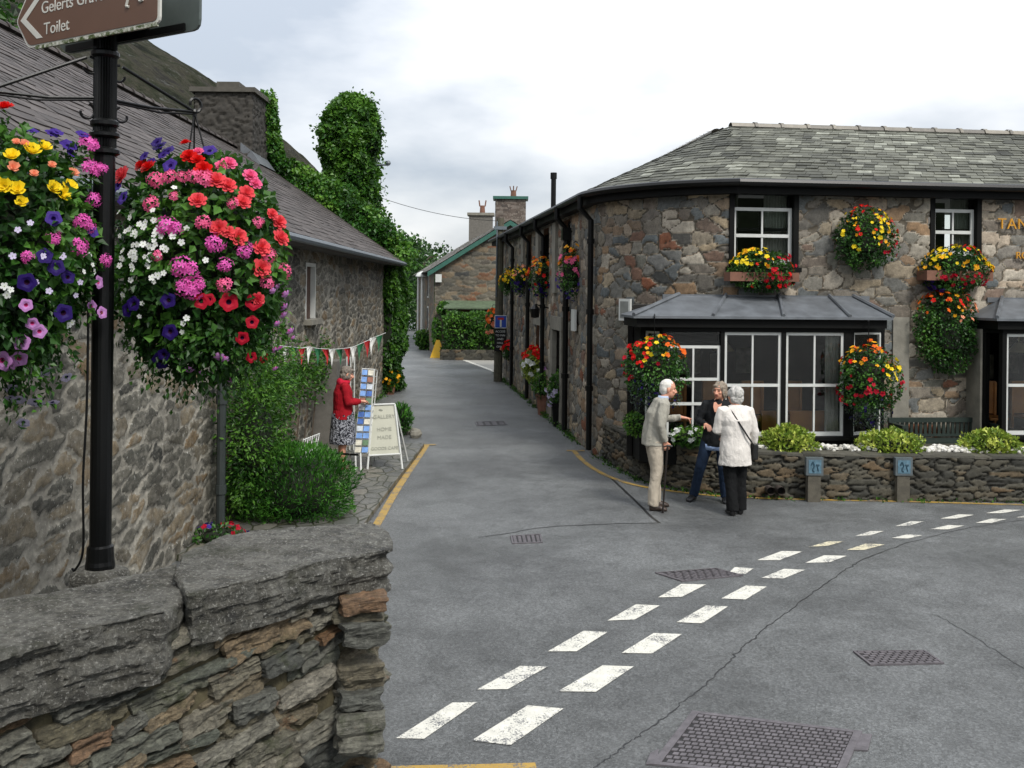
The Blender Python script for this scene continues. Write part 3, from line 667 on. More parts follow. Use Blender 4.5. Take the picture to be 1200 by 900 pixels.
# upper front windows
for (a, b, z0, z1), dz in ((W1, .285), (W2, .28)):
    mb = MB(); s_ = .075
    mb.fbox(FP, a, a+s_, -.2, .03, z0, z1); mb.fbox(FP, b-s_, b, -.2, .03, z0, z1); mb.fbox(FP, a+s_, b-s_, -.2, .028, z1-.045, z1); mb.fbox(FP, a-.04, b+.04, -.2, .06, z0-.07, z0-.002)
    w_ = mb.build('window', M['blackwood'], inn); mid = z0+(z1-z0)*.745
    sash('sash', FP, a+s_+.003, b-s_-.003, z0+.05, mid, -.10, M['white'], w_, st=.05)
    sash('sash', FP, a+s_+.003, b-s_-.003, mid-.35, z1-.05, -.155, M['blackwood'], w_, st=.035, cols=1, rails=())
    pane(FP, a+s_+.01, b-s_-.01, z0+.06, mid-.02, -.085, w_); pane(FP, a+s_+.01, b-s_-.01, mid-.33, z1-.06, -.14, w_)
    mb = MB(); L = 40
    for (ua, ub) in ((a+s_, a+s_+(b-a)*.12), (b-s_-(b-a)*.36, b-s_)):
        V = [];
        for i in range(L+1):
            u = ua+(ub-ua)*i/L; o = -.22+.02*math.sin(i*1.3); V += [FP(u, o, z0), FP(u, o, z1-.06)]
        mb.add(V, q=[(2*i, 2*i+2, 2*i+3, 2*i+1) for i in range(L)])
    mb.build('curtain', M['curtain'], w_)
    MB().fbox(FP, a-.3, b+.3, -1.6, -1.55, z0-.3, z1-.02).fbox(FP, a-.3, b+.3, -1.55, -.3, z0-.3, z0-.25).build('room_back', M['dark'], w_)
# bay windows
def bay(u0, u1, first):
    zs, zt, z_f = zf(880, 512, OFF), zf(880, 389, OFF), zf(880, 371, OFF+.12)
    ps = uf(752, .38)-uf(779, OFF); pe = uf(1038, .38)-uf(997, OFF)
    if not first: ps = -.13
    mb = MB(); pw = .058
    wins = [((uf(783, OFF, 450)-uf(779, OFF, 450)), (uf(846, OFF, 450)-uf(779, OFF, 450))), (uf(850.5, OFF, 450)-uf(779, OFF, 450), uf(917.5, OFF, 450)-uf(779, OFF, 450)), (uf(922.5, OFF, 450)-uf(779, OFF, 450), uf(991, OFF, 450)-uf(779, OFF, 450))]
    # base and sill, head
    for z0, z1, o in ((.35, zs-.06, -.02), (zs-.055, zs, .05), (zt, z_f-.03, .0)):
        P = [FP(u0+ps, .38+o, 0), FP(u0-.02, OFF+o, 0), FP(u1+.02, OFF+o, 0), FP(u1+pe, .38+o, 0), FP(u1+pe, -.05, 0), FP(u0+ps, -.05, 0)]
        V = [p+np.array([0, 0, z0]) for p in P]+[p+np.array([0, 0, z1]) for p in P]
        mb.add(V, q=[(i, (i+1) % 6, (i+1) % 6+6, i+6) for i in range(6)]+[(0, 3, 2, 1), (0, 5, 4, 3), (6, 7, 8, 9), (6, 9, 10, 11)])
    # posts
    edges = [(-.02, wins[0][0]), (wins[0][1], wins[1][0]), (wins[1][1], wins[2][0]), (wins[2][1], u1-u0+.02)]
    for a, b in edges: mb.fbox(FP, u0+a, u0+b, OFF-.09, OFF, zs+.001, zt-.001)
    FL = Frame(FP(u0+ps, .38, 0), FP(u0-.02, OFF, 0)[:2]-FP(u0+ps, .38, 0)[:2]); LL = np.linalg.norm(FP(u0-.02, OFF, 0)-FP(u0+ps, .38, 0))
    FR = Frame(FP(u1+.02, OFF, 0), FP(u1+pe, .38, 0)[:2]-FP(u1+.02, OFF, 0)[:2]); LR = np.linalg.norm(FP(u1+.02, OFF, 0)-FP(u1+pe, .38, 0))
    for f_, L in ((FL, LL), (FR, LR)):
        mb.fbox(f_, 0, .07, -.08, -.001, zs+.001, zt-.001); mb.fbox(f_, L-.06, L-.004, -.08, -.002, zs+.001, zt-.001)
    mb.fbox(FP, u0+ps, u0+ps+.07, -.04, .36, zs+.001, zt-.001); mb.fbox(FP, u1+pe-.07, u1+pe, -.04, .36, zs+.001, zt-.001)
    bayo = mb.build('bay_window', M['blackwood'], inn)
    # fascia box under lead
    mb = MB(); el_, er_ = uf(743, OFF+.12)-uf(779, OFF), uf(1047, OFF+.12)-uf(997, OFF)
    if not first: el_ = -.20
    mb.fbox(FP, u0+el_+.06, u1+er_-.06, -.03, OFF+.07, z_f-.16, z_f-.025); mb.build('fascia', M['blackwood'], bayo)
    mb = MB(); zt2 = zf(900, 347, .02); tl, tr_ = uf(796, .02)-uf(779, OFF), uf(1000, .02)-uf(997, OFF)
    tl = max(tl, el_+.2)
    E = [FP(u0+el_, -.0, z_f), FP(u0+el_, OFF+.14, z_f), FP(u1+er_, OFF+.14, z_f), FP(u1+er_, 0, z_f)]; T = [FP(u0+tl, .03, zt2), FP(u1+tr_, .03, zt2)]
    dn = np.array([0, 0, -.035])
    mb.add(E+T+[e+dn for e in E], q=[(1, 2, 5, 4), (6, 7, 1, 0), (7, 8, 2, 1), (8, 9, 3, 2)], t=[(0, 1, 4), (2, 3, 5)])
    for f_ in (.3, .57, .83):
        a = T[0]+(T[1]-T[0])*(f_*1.12-.07); b = E[1]+(E[2]-E[1])*f_; mb.tube([a+np.array([0, 0, .02]), b+np.array([0, 0, .02])], .026, 6)
    for a, b in ((T[0], E[1]), (T[1], E[2])): mb.tube([a+np.array([0, 0, .02]), b+np.array([0, 0, .02])], .03, 6)
    mb.fbox(FP, u0+max(tl-.25, el_+.1), u1+tr_+.25, .0, .05, zt2-.06, zt2+.015)
    mb.build('lead_roof', M['lead'], bayo)
    for i, (a, b) in enumerate(wins):
        if first and i == 0:
            zm = zf(810, 405, OFF)
            sash('sash', FP, u0+a, u0+b, zs+.005, zm, OFF-.07, M['white'], bayo, rails=(.36, .63), st=.04)
            sash('sash', FP, u0+a, u0+b, zm+.01, zt-.005, OFF-.10, M['blackwood'], bayo, st=.03, cols=1, rails=())
        else: sash('sash', FP, u0+a, u0+b, zs+.005, zt-.005, OFF-.07, M['white'], bayo, rails=(.49,), st=.042)
        pane(FP, u0+a+.01, u0+b-.01, zs+.02, zt-.01, OFF-.048, bayo)
    for f_, L in ((FL, LL), (FR, LR))[0 if first else 1:]:
        sash('sash', f_, .075, L-.065, zs+.005, zt-.005, -.06, M['white'], bayo, st=.03, cols=1, rails=()); pane(f_, .08, L-.07, zs+.02, zt-.02, -.045, bayo)
    mb = MB(); L = 16; V = []
    for i in range(L+1):
        u = u1-.30+.2*i/L; o = OFF-.16+.02*math.sin(i*1.3); V += [FP(u, o, zs+.01), FP(u, o, zt)]
    mb.add(V, q=[(2*i, 2*i+2, 2*i+3, 2*i+1) for i in range(L)]); mb.build('curtain', M['curtain'], bayo)
    ul = .75 if first else -.6
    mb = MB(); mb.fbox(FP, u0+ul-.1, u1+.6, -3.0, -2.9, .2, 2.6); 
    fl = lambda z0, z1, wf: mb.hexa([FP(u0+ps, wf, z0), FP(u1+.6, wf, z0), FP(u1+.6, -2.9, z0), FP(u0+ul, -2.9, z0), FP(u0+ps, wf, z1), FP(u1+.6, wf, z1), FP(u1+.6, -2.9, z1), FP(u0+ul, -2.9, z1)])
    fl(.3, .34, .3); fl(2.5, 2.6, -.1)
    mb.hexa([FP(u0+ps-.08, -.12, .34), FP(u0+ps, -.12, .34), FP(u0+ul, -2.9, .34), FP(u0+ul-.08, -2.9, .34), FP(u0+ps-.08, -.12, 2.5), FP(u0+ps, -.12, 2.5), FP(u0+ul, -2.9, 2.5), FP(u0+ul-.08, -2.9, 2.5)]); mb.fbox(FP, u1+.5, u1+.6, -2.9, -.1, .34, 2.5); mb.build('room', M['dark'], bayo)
    mb = MB(); rr = random.Random(5)
    for i in range(4): a = u0+.85+i*.48; mb.fbox(FP, a, a+.3, -2.895, -2.87, 1.25+.1*(i % 2), 1.7+.1*(i % 2))
    mb.build('wall_picture', plain('faded_print', '#8a8474', .6, .5, 9), bayo)
    mb = MB()
    for i in range(4):
        a = u0+.35+i*.62; mb.fbox(FP, a, a+.36, -.62, -.58, .9, 1.42); mb.fbox(FP, a+.03, a+.33, -.60, -.2, .84, .88)
        for q_ in (a, a+.32): mb.fbox(FP, q_, q_+.04, -.60, -.56, .34, 1.40)
    mb.build('chair_row', M['oak'], bayo)
    mb = MB(); mb.lathe(FP(u0+1.5, -1.2, 1.85), [(.05, .16), (.18, 0), (.17, 0), (.04, .15)], 14); mb.tube([FP(u0+1.5, -1.2, 2.0), FP(u0+1.5, -1.2, 2.5)], .008, 5); mb.build('lamp_shade', plain('cream_shade', '#b3a582', .8), bayo)
    if not first: MB().fbox(FP, u0+ps-.035, u0+ps-.003, .03, .40, .4, z_f-.17).build('side_cheek', M['stonegrey'], bayo)
    return zs
zs = bay(b1u[0], b1u[1], True)
bay(b2a+.10, b2a+.10+bw, False)
for u in (uf(1048)+.1, uf(1146)):
    MB().fbox(FP, u-.13, u+.13, .0, .05, .4, 2.45).build('stone_jamb', M['stonegrey'], inn)
st = thing('wooden_settle', 'orange brown boarded settle inside the bay window behind the glass', 'bench', FP(b1u[0]+1.2, .3, zs))
mb = MB(); za, zb = zs-.05, zf(900, 484, .4)
for i in range(2):
    a, b = ((uf(893, .4, 490), uf(917, .4, 490)), (uf(926, .4, 490), uf(968, .4, 490)))[i]
    mb.fbox(FP, a, b, .36, .40, za, zb); mb.fbox(FP, a-.02, b+.02, .35, .42, zb, zb+.03)
mb.build('back_board', M['oak'], st); MB().fbox(FP, uf(893, .4, 490), uf(968, .4, 490), .0, .355, za, za+.05).build('seat', M['oak'], st)
# gold lettering: TAN... RO... run out of the picture
def onwall(px, py, off): u, z = FP.hit(px, py, off); return FP(u, off, z)
text('lettering', 'TANRONNEN', .235, face_matrix(onwall(1169, 268, .07), FP.d, (0, 0, 1)), M['gold'], inn, .012, spacing=1.08)
text('lettering', 'ROOMS', .15, face_matrix(onwall(1190, 303, .07), FP.d, (0, 0, 1)), M['gold'], inn, .012)

# ------------------------------------------------------------------ low planted wall
gp = smooth_path([gnd(697, 530), gnd(712, 541), gnd(735, 554), gnd(762, 566), gnd(800, 574), gnd(850, 580), gnd(940, 584.5), gnd(1080, 587), gnd(1200, 589), gnd(1330, 594)], 6)[:, :2]
gw = thing('garden_wall', 'low dark rubble planter wall running along the front of the inn', 'wall', (gp[20][0], gp[20][1], 0))
glen = path_len(gp, len(gp)-1)
topf = lambda u: .60-.10*np.clip(1-u/.8, 0, 1)
masonry('stonework', gp, -.03, .60, .018, .27, .07, M['gar'], gw, seed=9, relief=.035, mort=.13, warp=.25, p=3.6, rnd=.95)
gT = np.gradient(gp, axis=0); gT /= np.linalg.norm(gT, axis=1)[:, None]; gN = np.stack([gT[:, 1], -gT[:, 0]], 1)
back = []
for i, p in enumerate(gp):
    f_ = i/(len(gp)-1); back.append(p-gN[i]*(.30 if i > 8 else .22))
back = np.array(back); mb = MB(); r_ = random.Random(3); i = 0
while i < len(gp)-1:   # flat capping slates
    j = min(len(gp)-1, i+1+(r_.random() < .4)); zt_ = .580+r_.uniform(0, .012); h = .035
    a, b, c, d = gp[i]+gN[i]*.035, gp[j]+gN[j]*.035, back[j], back[i]
    mb.hexa([(*a, zt_), (*b, zt_), (*c, zt_), (*d, zt_), (*a, zt_+h), (*b, zt_+h), (*c, zt_+h), (*d, zt_+h)]); i = j
mb.build('capping', tinted('capping_slate', [(0, lin('#3c3b35')), (1, lin('#57544a'))], .6, 12, .35, .6), gw)
mb = MB(); bed = [p for p in back[6:]]; wallp = [corner[-1]+0*p for p in bed]
V = []
for p in bed: V += [(p[0], p[1], .605), (p[0]+.05, max(p[1]+.02, 14.85+.1*(p[0]-3.3)) if p[0] > 2.6 else p[1]+1.2, .605)]
mb.add(V, q=[(2*i, 2*i+2, 2*i+3, 2*i+1) for i in range(len(bed)-1)]); mb.build('soil', M['earth'], gw)
mb = MB(); q0, q1, q2, q3 = gp[0], gp[9], corner[22], corner[2]
mb.hexa([(*q0, .50), (*q1, .55), (*q2, .55), (*q3, .5), (*q0, .60), (*q1, .63), (*q2, .63), (*q3, .60)]); mb.build('flat_slab', M['paving'], gw)
for px in (952.5, 1056.5):
    b = gnd(px, 587.5); FG = Frame((b[0], b[1]), (.9998, .01)); pl = MB().fbox(FG, -.085, .085, -.05, .06, 0, .36).build('stone_post', plain('dull_post_stone', '#4f4b41', .85, .3, 8, bump=.4), gw)
    MB().fbox(FG, -.115, .115, .0, .075, .362, .60).build('plaque', plain('blue_plaque_frame', '#51595c', .5), gw)
    mb = MB(); mb.fbox(FG, -.085, .085, .075, .08, .39, .57)
    mb.build('picture_tile', plain('pale_blue_tile', '#4f6c7b', .5, .35, 24), gw)
    mb = MB(); mb.tube(smooth_path([FG(-.05, .08, .50), FG(-.03, .08, .54), FG(-.01, .08, .49), FG(-.03, .08, .44), FG(-.01, .08, .41)]), .011, 5); mb.ball(FG(.035, .08, .50), (.028, .006, .02), 8); mb.tube([FG(.03, .08, .48), FG(.045, .08, .42)], .009, 5); mb.build('tile_motif', plain('dark_blue_motif', '#24404e', .4), gw)
for px in (902, 914):
    b = gnd(px, 586); c = np.array([b[0], b[1]-.07, .135]); MB().tube([c+np.array([0, .15, 0]), c], .055, 12, caps=False).tube([c+np.array([0, .1, 0]), c+np.array([0, .11, 0])], .05, 12, m=1).build('drain_pipe', [plain('grimy_clay', '#38302a', .8), M['dark']], gw)
# pebbles on the bed
n = 2600; idx = rng.integers(12, len(gp)-1, n); f = rng.uniform(.30, .62, n); base_ = gp[idx]-gN[idx]*f[:, None]+rng.normal(0, .05, (n, 2))
mb = MB()
for i in range(n):
    r0 = rng.uniform(.015, .035); mb.ball((base_[i, 0], base_[i, 1], .622+rng.uniform(0, .035)), (r0*1.3, r0, r0*.8), 6)
tag(mb.build('white_pebbles', tinted('white_pebble', [(0, lin('#9a978c')), (.5, lin('#c8c6be')), (1, lin('#dedcd6'))], .7, 20, .1, 0)), 'white pebbles strewn over the planter bed', 'pebbles', kind='stuff')

# bench against the inn
u0, u1 = uf(1047, .35, 500), uf(1164, .35, 500)
be = thing('garden_bench', 'dark green slatted bench against the inn wall between the bays', 'bench', FP((u0+u1)/2, .3, .59))
M['benchgreen'] = plain('dark_green_paint', '#1f2b26', .5, .25, 8, bump=.15)
mb = MB(); zt = zf(1100, 491, .2); zseat = zf(1100, 516, .45)
for i in range(20): mb.fbox(FP, u0+.06+(u1-u0-.12)*i/20, u0+.06+(u1-u0-.12)*(i+.6)/20, .17, .19, zseat+.06, zt-.05)
mb.fbox(FP, u0, u1, .16, .21, zt-.05, zt+.02); mb.fbox(FP, u0+.05, u1-.05, .16, .2, zseat+.02, zseat+.06); mb.build('backrest', M['benchgreen'], be)
mb = MB()
for i in range(4): mb.fbox(FP, u0+.03, u1-.03, .2+.1*i, .285+.1*i, zseat-.03, zseat); 
mb.build('seat', M['benchgreen'], be)
for a in (u0, u1-.06):
    for wv in (.18, .54): MB().fbox(FP, a, a+.06, wv, wv+.055, .585, zseat-.031 if wv > .3 else zt-.051).build('leg', M['benchgreen'], be)
    MB().fbox(FP, a-.01, a+.07, .2, .64, zseat+.2, zseat+.24).fbox(FP, a, a+.06, .56, .61, zseat-.03, zseat+.2).build('armrest', M['benchgreen'], be)

# ------------------------------------------------------------------ the cottage
cx = -3.4; cot = thing('slate_cottage', 'low rubble cottage with long purple slate roof beside the narrow lane', 'cottage', (cx, 15, 0))
cpath = [(cx, 3.0), (cx, 27.0)]
cw_ = (16.1, 16.9, 2.28, 3.22)
masonry('wall', cpath, -.1, 3.62, .022, .52, .15, M['cot'], cot, seed=21, relief=.016, mort=.22, warp=.4, edge=.6, face=1.3, rnd=1.0, p=3.0, rag=.05, holes=[(cw_[0]-3, cw_[1]-3, cw_[2], cw_[3])])
for y in (3.0, 27.0):
    mb = MB(); mb.poly([(cx, y, -.1), (-10.9, y, -.1), (-10.9, y, 3.5), (-7.15, y, 6.25), (cx, y, 3.55)]); mb.build('gable', M['render'], cot)
EZ = 3.55
E = [(-3.02, 2.7, EZ), (-3.02, 27.25, EZ)]; R = [(-7.15, 2.7, 6.38), (-7.15, 27.25, 6.38)]
slate_roof('roof', E, R, 27, .29, M['slate_cot'], cot, lift=.013, seed=8)
MB().add([(-7.15, 2.7, 6.38), (-7.15, 27.25, 6.38), (-11.3, 27.25, 3.5), (-11.3, 2.7, 3.5)], q=[(0, 1, 2, 3)]).build('rear_slope', M['slate_far'], cot)
ridge_tiles('ridge', (-7.15, 2.7, 6.40), (-7.15, 27.2, 6.40), M['slate_cot'], cot, L=.5, r=.12)
MB().box(-3.36, -3.06, 2.72, 27.22, EZ-.13, EZ-.06).build('eaves_board', plain('grey_board', '#43403d', .7, .25), cot)
MB().tube([(-2.97, 2.7, EZ-.06), (-2.97, 27.25, EZ-.06)], .055, 8).build('gutter', M['grey'], cot)
mb = MB(); y = cw_[0]
mb.box(cx-.12, cx+.02, cw_[0], cw_[0]+.06, cw_[2], cw_[3]); mb.box(cx-.12, cx+.02, cw_[1]-.06, cw_[1], cw_[2], cw_[3]); mb.box(cx-.12, cx+.018, cw_[0]+.06, cw_[1]-.06, cw_[3]-.06, cw_[3])
w_ = mb.build('window', M['white'], cot)
MB().box(cx-.1, cx+.13, cw_[0]-.08, cw_[1]+.08, cw_[2]-.09, cw_[2]-.004).build('sill', M['stonegrey'], w_)
MB().box(cx-.09, cx-.06, cw_[0]+.061, cw_[1]-.061, cw_[2], cw_[3]-.061).build('shutter', plain('brown_stain', '#4b3428', .6, .2), w_)
mb = MB(); y = 10.93; P = [(-2.97, y, EZ-.1), (-3.0, y, EZ-.3), (-3.22, y, EZ-.55), (-3.22, y, .02)]; mb.tube(P, .05, 10)
for z in (2.6, 1.5, .5): mb.tube([(-3.22, y, z), (-3.22, y, z+.1)], .063, 10)
mb.build('downpipe', plain('grey_green_pipe', '#2c3231', .5, .15), cot)
# chimney
ch = thing_ = None
mb = MB(); x0, x1, y0, y1 = -8.15, -6.72, 25.1, 26.6
cpth = [(x1+.0, y0), (x1, y1)]
chm = masonry('chimney', [(x0, y0), (x1, y0), (x1, y1), (x0, y1), (x0, y0)], 5.5, 7.78, .04, .36, .13, plain('dark_slate_stone', '#35322d', .85, .4, 9, bump=.8, bscale=14), cot, seed=31, relief=.05)
mb.box(x0-.12, x1+.12, y0-.12, y1+.12, 7.78, 7.90); mb.box(x0+.45, x1-.4, y0+.3, y1-.3, 7.90, 8.12); mb.build('cap', plain('dark_cap_stone', '#4c4942', .85, .3, 5, bump=.4), chm)
MB().hexa([(x1-.25, y0-.05, 5.9), (x1+.28, y0-.05, 5.95), (x1+.28, y1, 5.95), (x1-.25, y1, 5.9), (x1-.25, y0-.05, 6.5), (x1+.02, y0-.05, 6.3), (x1+.02, y1, 6.3), (x1-.25, y1, 6.5)]).build('flashing', M['lead'], chm)
# rendered porch pier by the shop
MB().box(cx-.05, -2.98, 16.75, 17.0, 0, 1.55).box(cx-.05, -3.02, 17.0, 18.1, 0, 1.5).build('porch_pier', M['render'], cot)

# ------------------------------------------------------------------ far house
hs = thing('gabled_house', 'stone house with teal bargeboards closing the lane', 'house', (-.1, 42, 0))
HZ, HE, hx0, hx1, hy = 5.75, 3.68, -3.3, 3.1, 42.0
gclip = lambda u, z: z < HE+(HZ-HE)*(1-np.abs(u-(hx1-hx0)/2)/((hx1-hx0)/2))-.03
masonry('gable_wall', [(hx0, hy), (hx1, hy)], -.05, HZ, .045, .50, .17, M['far'], hs, seed=41, relief=.03, clip=gclip)
masonry('side_wall', [(-5.5, 57), (hx0, hy)], -.05, HE, .07, .45, .17, M['far'], hs, seed=42, relief=.03)
rdg = [(-.1, hy-.22, HZ+.05), (-2.3, 57.2, HZ+.05)]
slate_roof('roof', [(hx0-.28, hy-.22, HE-.1), (-5.8, 57.2, HE-.1)], rdg, 14, .4, M['slate_far'], hs, seed=12)
slate_roof('roof', [(hx1+.28, hy-.22, HE-.1), (1.0, 57.2, HE-.1)], rdg, 6, .8, M['slate_far'], hs, seed=13)
for sx, xe in ((-1, hx0-.3), (1, hx1+.3)):
    a, b = np.array([-.1, hy-.25, HZ+.02]), np.array([xe, hy-.25, HE-.14]); d = np.array([0, 0, -.2])
    mb = MB(); e = np.array([0, .05, 0]); mb.hexa([a+d, b+d, b+d+e, a+d+e, a, b, b+e, a+e]); mb.build('bargeboard', M['green'], hs)
ck = masonry('chimney', [(-.75, hy+.25), (.55, hy+.25), (.55, hy+1.2), (-.75, hy+1.2), (-.75, hy+.25)], 5.2, 6.72, .04, .24, .085, M['brick'], hs, seed=51, relief=.012, p=5, warp=.05, rnd=.15)
MB().box(-.86, .66, hy+.14, hy+1.31, 6.72, 6.84).build('cap', M['green'], ck)
mb = MB(); mb.lathe((.02, hy+.7, 6.84), [(.13, 0), (.11, .3)], 10)
for i in range(4):
    th = i*PI/2; mb.tube([(.02+.1*math.cos(th), hy+.7+.1*math.sin(th), 7.1), (.02+.16*math.cos(th), hy+.7+.16*math.sin(th), 7.32)], .025, 5)
mb.build('chimney_pot', M['terracotta'], ck)
ck = MB().box(-2.5, -1.15, 56, 57, 5.4, 7.05).build('chimney', M['render'], hs); MB().box(-2.6, -1.05, 55.9, 57.1, 7.05, 7.2).build('cap', M['stonegrey'], ck)
MB().lathe((-1.75, 56.5, 7.2), [(.16, 0), (.13, .45)], 10).tube([(-1.9, 56.5, 7.6), (-1.95, 56.5, 7.95)], .04, 5).tube([(-1.6, 56.5, 7.6), (-1.55, 56.5, 7.95)], .04, 5).build('chimney_pot', M['terracotta'], ck)
FS = Frame((-5.5, 57), (2.2, -15))
for u in (3.5, 8.6): MB().tube([FS(u, .12, HE-.1), FS(u, .12, .1)], .06, 6).build('downpipe', M['white'], hs)
for u in (5.5, 11.0):
    for z in (.9, 2.4):
        w_ = MB().fbox(FS, u-.45, u+.45, -.02, .05, z, z+1.1).build('window', M['white'], hs); MB().fbox(FS, u-.36, u+.36, .05, .055, z+.08, z+1.02).build('pane', M['dark'], w_)
ab = at(514, 326, 41.9); MB().box(ab[0]-.13, ab[0]+.13, 41.84, 41.97, ab[2]-.17, ab[2]+.17).build('alarm_box', M['white'], hs)
a, b = at(522, 352, 41.9), at(584, 362, 40.9)
mb = MB(); mb.hexa([(a[0], 40.8, b[2]-.02), (b[0]+1.2, 40.8, b[2]-.02), (b[0]+1.2, 41.95, a[2]-.04), (a[0], 41.95, a[2]-.04), (a[0], 40.8, b[2]+.04), (b[0]+1.2, 40.8, b[2]+.04), (b[0]+1.2, 41.95, a[2]), (a[0], 41.95, a[2])])
lt = mb.build('lean_to_roof', plain('mossy_slate', '#4d5b45', .7, .35, 6, bump=.4), hs)
mb = MB()
for x in (a[0]+.1, a[0]+2.4): mb.box(x, x+.12, 40.9, 41.02, 0, b[2]-.03)
mb.build('lean_to_post', M['stonegrey'], hs)
lp = thing('street_lamp', 'white dome topped lamp post at the far house corner', 'street lamp', (-4.35, 47.5, 0)); c = at(495, 322, 47.5)
MB().tube([(c[0], 47.5, 0), (c[0], 47.5, c[2]-.1)], .07, 8).build('post', M['white'], lp)
MB().lathe((c[0], 47.5, c[2]-.1), [(.33, 0), (.33, .05), (.25, .17), (.1, .25), (.01, .27)], 14).build('lamp_shade', M['white'], lp)

# telegraph pole with sign
pb = gnd(583.5, 447); tp = thing('telegraph_pole', 'mossy timber telegraph pole at the inn corner carrying two small signs', 'pole', pb*np.array([1, 1, 0]))
pt = at(586.5, 256, pb[1]); MB().tube([pb*np.array([1, 1, 0]), pt], [.14, .115], 10).build('post', M['pole'], tp)
mb = MB(); mb.tube([pt+np.array([-.1, -.13, -.1]), pt+np.array([-.1, -.13, -2.4])], .025, 6); mb.box(pt[0]-.2, pt[0]+.2, pt[1]-.16, pt[1]-.1, pt[2]-.35, pt[2]-.25); mb.build('cable_guard', M['grey'], tp)
yS = pb[1]-.2
def srect(px0, py0, px1, py1, y, d=.02): a, b = at(px0, py1, y), at(px1, py0, y); return a[0], b[0], y-d, y, a[2], b[2]
bl = MB().box(*srect(579.5, 369.5, 594, 384.5, yS)).build('sign', M['white'], tp)
x0, x1, y0, y1, z0, z1 = srect(579.5, 369.5, 594, 384.5, yS); W_ = x1-x0
MB().box(x0+.02, x1-.02, y0-.006, y0-.001, z0+.02, z1-.02).build('blue_face', plain('road_sign_blue', '#153f9c', .4, .05), bl)
MB().box(x0+W_*.43, x0+W_*.57, y0-.012, y0-.007, z0+.04, z0+W_*.68).build('white_bar', M['white'], bl); MB().box(x0+W_*.25, x0+W_*.75, y0-.012, y0-.007, z0+W_*.685, z0+W_*.86).build('red_bar', plain('road_sign_red', '#a8161c', .4, .05), bl)
x0, x1, y0, y1, z0, z1 = srect(579, 385, 593.5, 411.5, yS); bk = MB().box(x0, x1, y0, y1, z0, z1).build('notice_board', M['black'], tp)
for i, s_ in enumerate(('ACCESS', 'TO INN', 'AND', 'HALL', 'ONLY')): text('lettering', s_, .085, face_matrix(((x0+x1)/2, y0-.003, z1-.12-.115*i), (1, 0, 0), (0, 0, 1)), M['white'], bk, .002, 'CENTER')
wr = [at(586, 259, pb[1])]; e_ = at(447, 232, 29.0)
P = [wr[0]+(e_-wr[0])*t_+np.array([0, 0, -.35*4*t_*(1-t_)*.4]) for t_ in np.linspace(0, 1, 14)]
tag(MB().tube(P, .008, 5).build('overhead_wire', M['black']), 'thin telephone wire slung across the lane to the ivy', 'wire')
# ------------------------------------------------------------------ fused (voxel) surfaces: rocks, bodies, clothes
def fuse(mb, name, mats, parent, voxel, smooth=4, disp=None, pick=None, tint=None, shade=True):
    me = bpy.data.meshes.new(name); V = np.concatenate(mb.V)-base_of(parent)
    me.from_pydata(V.tolist(), [], mb.q+mb.t); me.update()
    o = bpy.data.objects.new(name, me); COL.objects.link(o)
    a = o.modifiers.new('r', 'REMESH'); a.mode = 'VOXEL'; a.voxel_size = voxel
    if smooth: b = o.modifiers.new('s', 'SMOOTH'); b.iterations = smooth; b.factor = .5
    dg = bpy.context.evaluated_depsgraph_get(); dg.update()
    m2 = bpy.data.meshes.new_from_object(o.evaluated_get(dg)); o.modifiers.clear(); o.data = m2; bpy.data.meshes.remove(me); m2.name = name
    n = len(m2.vertices); co = np.empty(n*3, np.float32); m2.vertices.foreach_get('co', co); co = co.reshape(-1, 3)
    if disp is not None:
        no = np.empty(n*3, np.float32); m2.vertex_normals.foreach_get('vector', no); no = no.reshape(-1, 3)
        co = disp(co+base_of(parent), no)-base_of(parent); m2.vertices.foreach_set('co', co.astype(np.float32).ravel()); m2.update()
    m2.materials.clear()
    for m in (mats if isinstance(mats, (list, tuple)) else [mats]): m2.materials.append(m)
    nf = len(m2.polygons)
    if pick is not None:
        c = np.empty(nf*3, np.float32); m2.polygons.foreach_get('center', c); m2.polygons.foreach_set('material_index', pick(c.reshape(-1, 3)+base_of(parent)).astype(np.int32))
    m2.polygons.foreach_set('use_smooth', np.full(nf, shade, bool))
    if tint is not None: at_ = m2.attributes.new('tint', 'FLOAT', 'FACE'); at_.data.foreach_set('value', np.full(nf, tint, np.float32))
    o.parent = parent; return o
def cap(mb, p0, r0, p1, r1, n=12):
    p0, p1 = np.asarray(p0, float), np.asarray(p1, float); d = p1-p0; L = np.linalg.norm(d)+1e-9; d = d/L; P = []; R = []
    for t_ in (.98, .75, .4): P.append(p0-d*r0*t_); R.append(r0*math.sqrt(1-t_*t_))
    P += [p0, p1]; R += [r0, r1]
    for t_ in (.4, .75, .98): P.append(p1+d*r1*t_); R.append(r1*math.sqrt(1-t_*t_))
    mb.tube(P, R, n)
def eball(mb, c, ax, ay, az, n=14):
    prof = [(math.sin(PI*(i+.02)/(n//2+.04)), -math.cos(PI*(i+.02)/(n//2+.04))) for i in range(n//2+1)]
    mb.rings([(np.asarray(c)+np.asarray(az)*z, np.asarray(ax)*a, np.asarray(ay)*a) for a, z in prof], n)

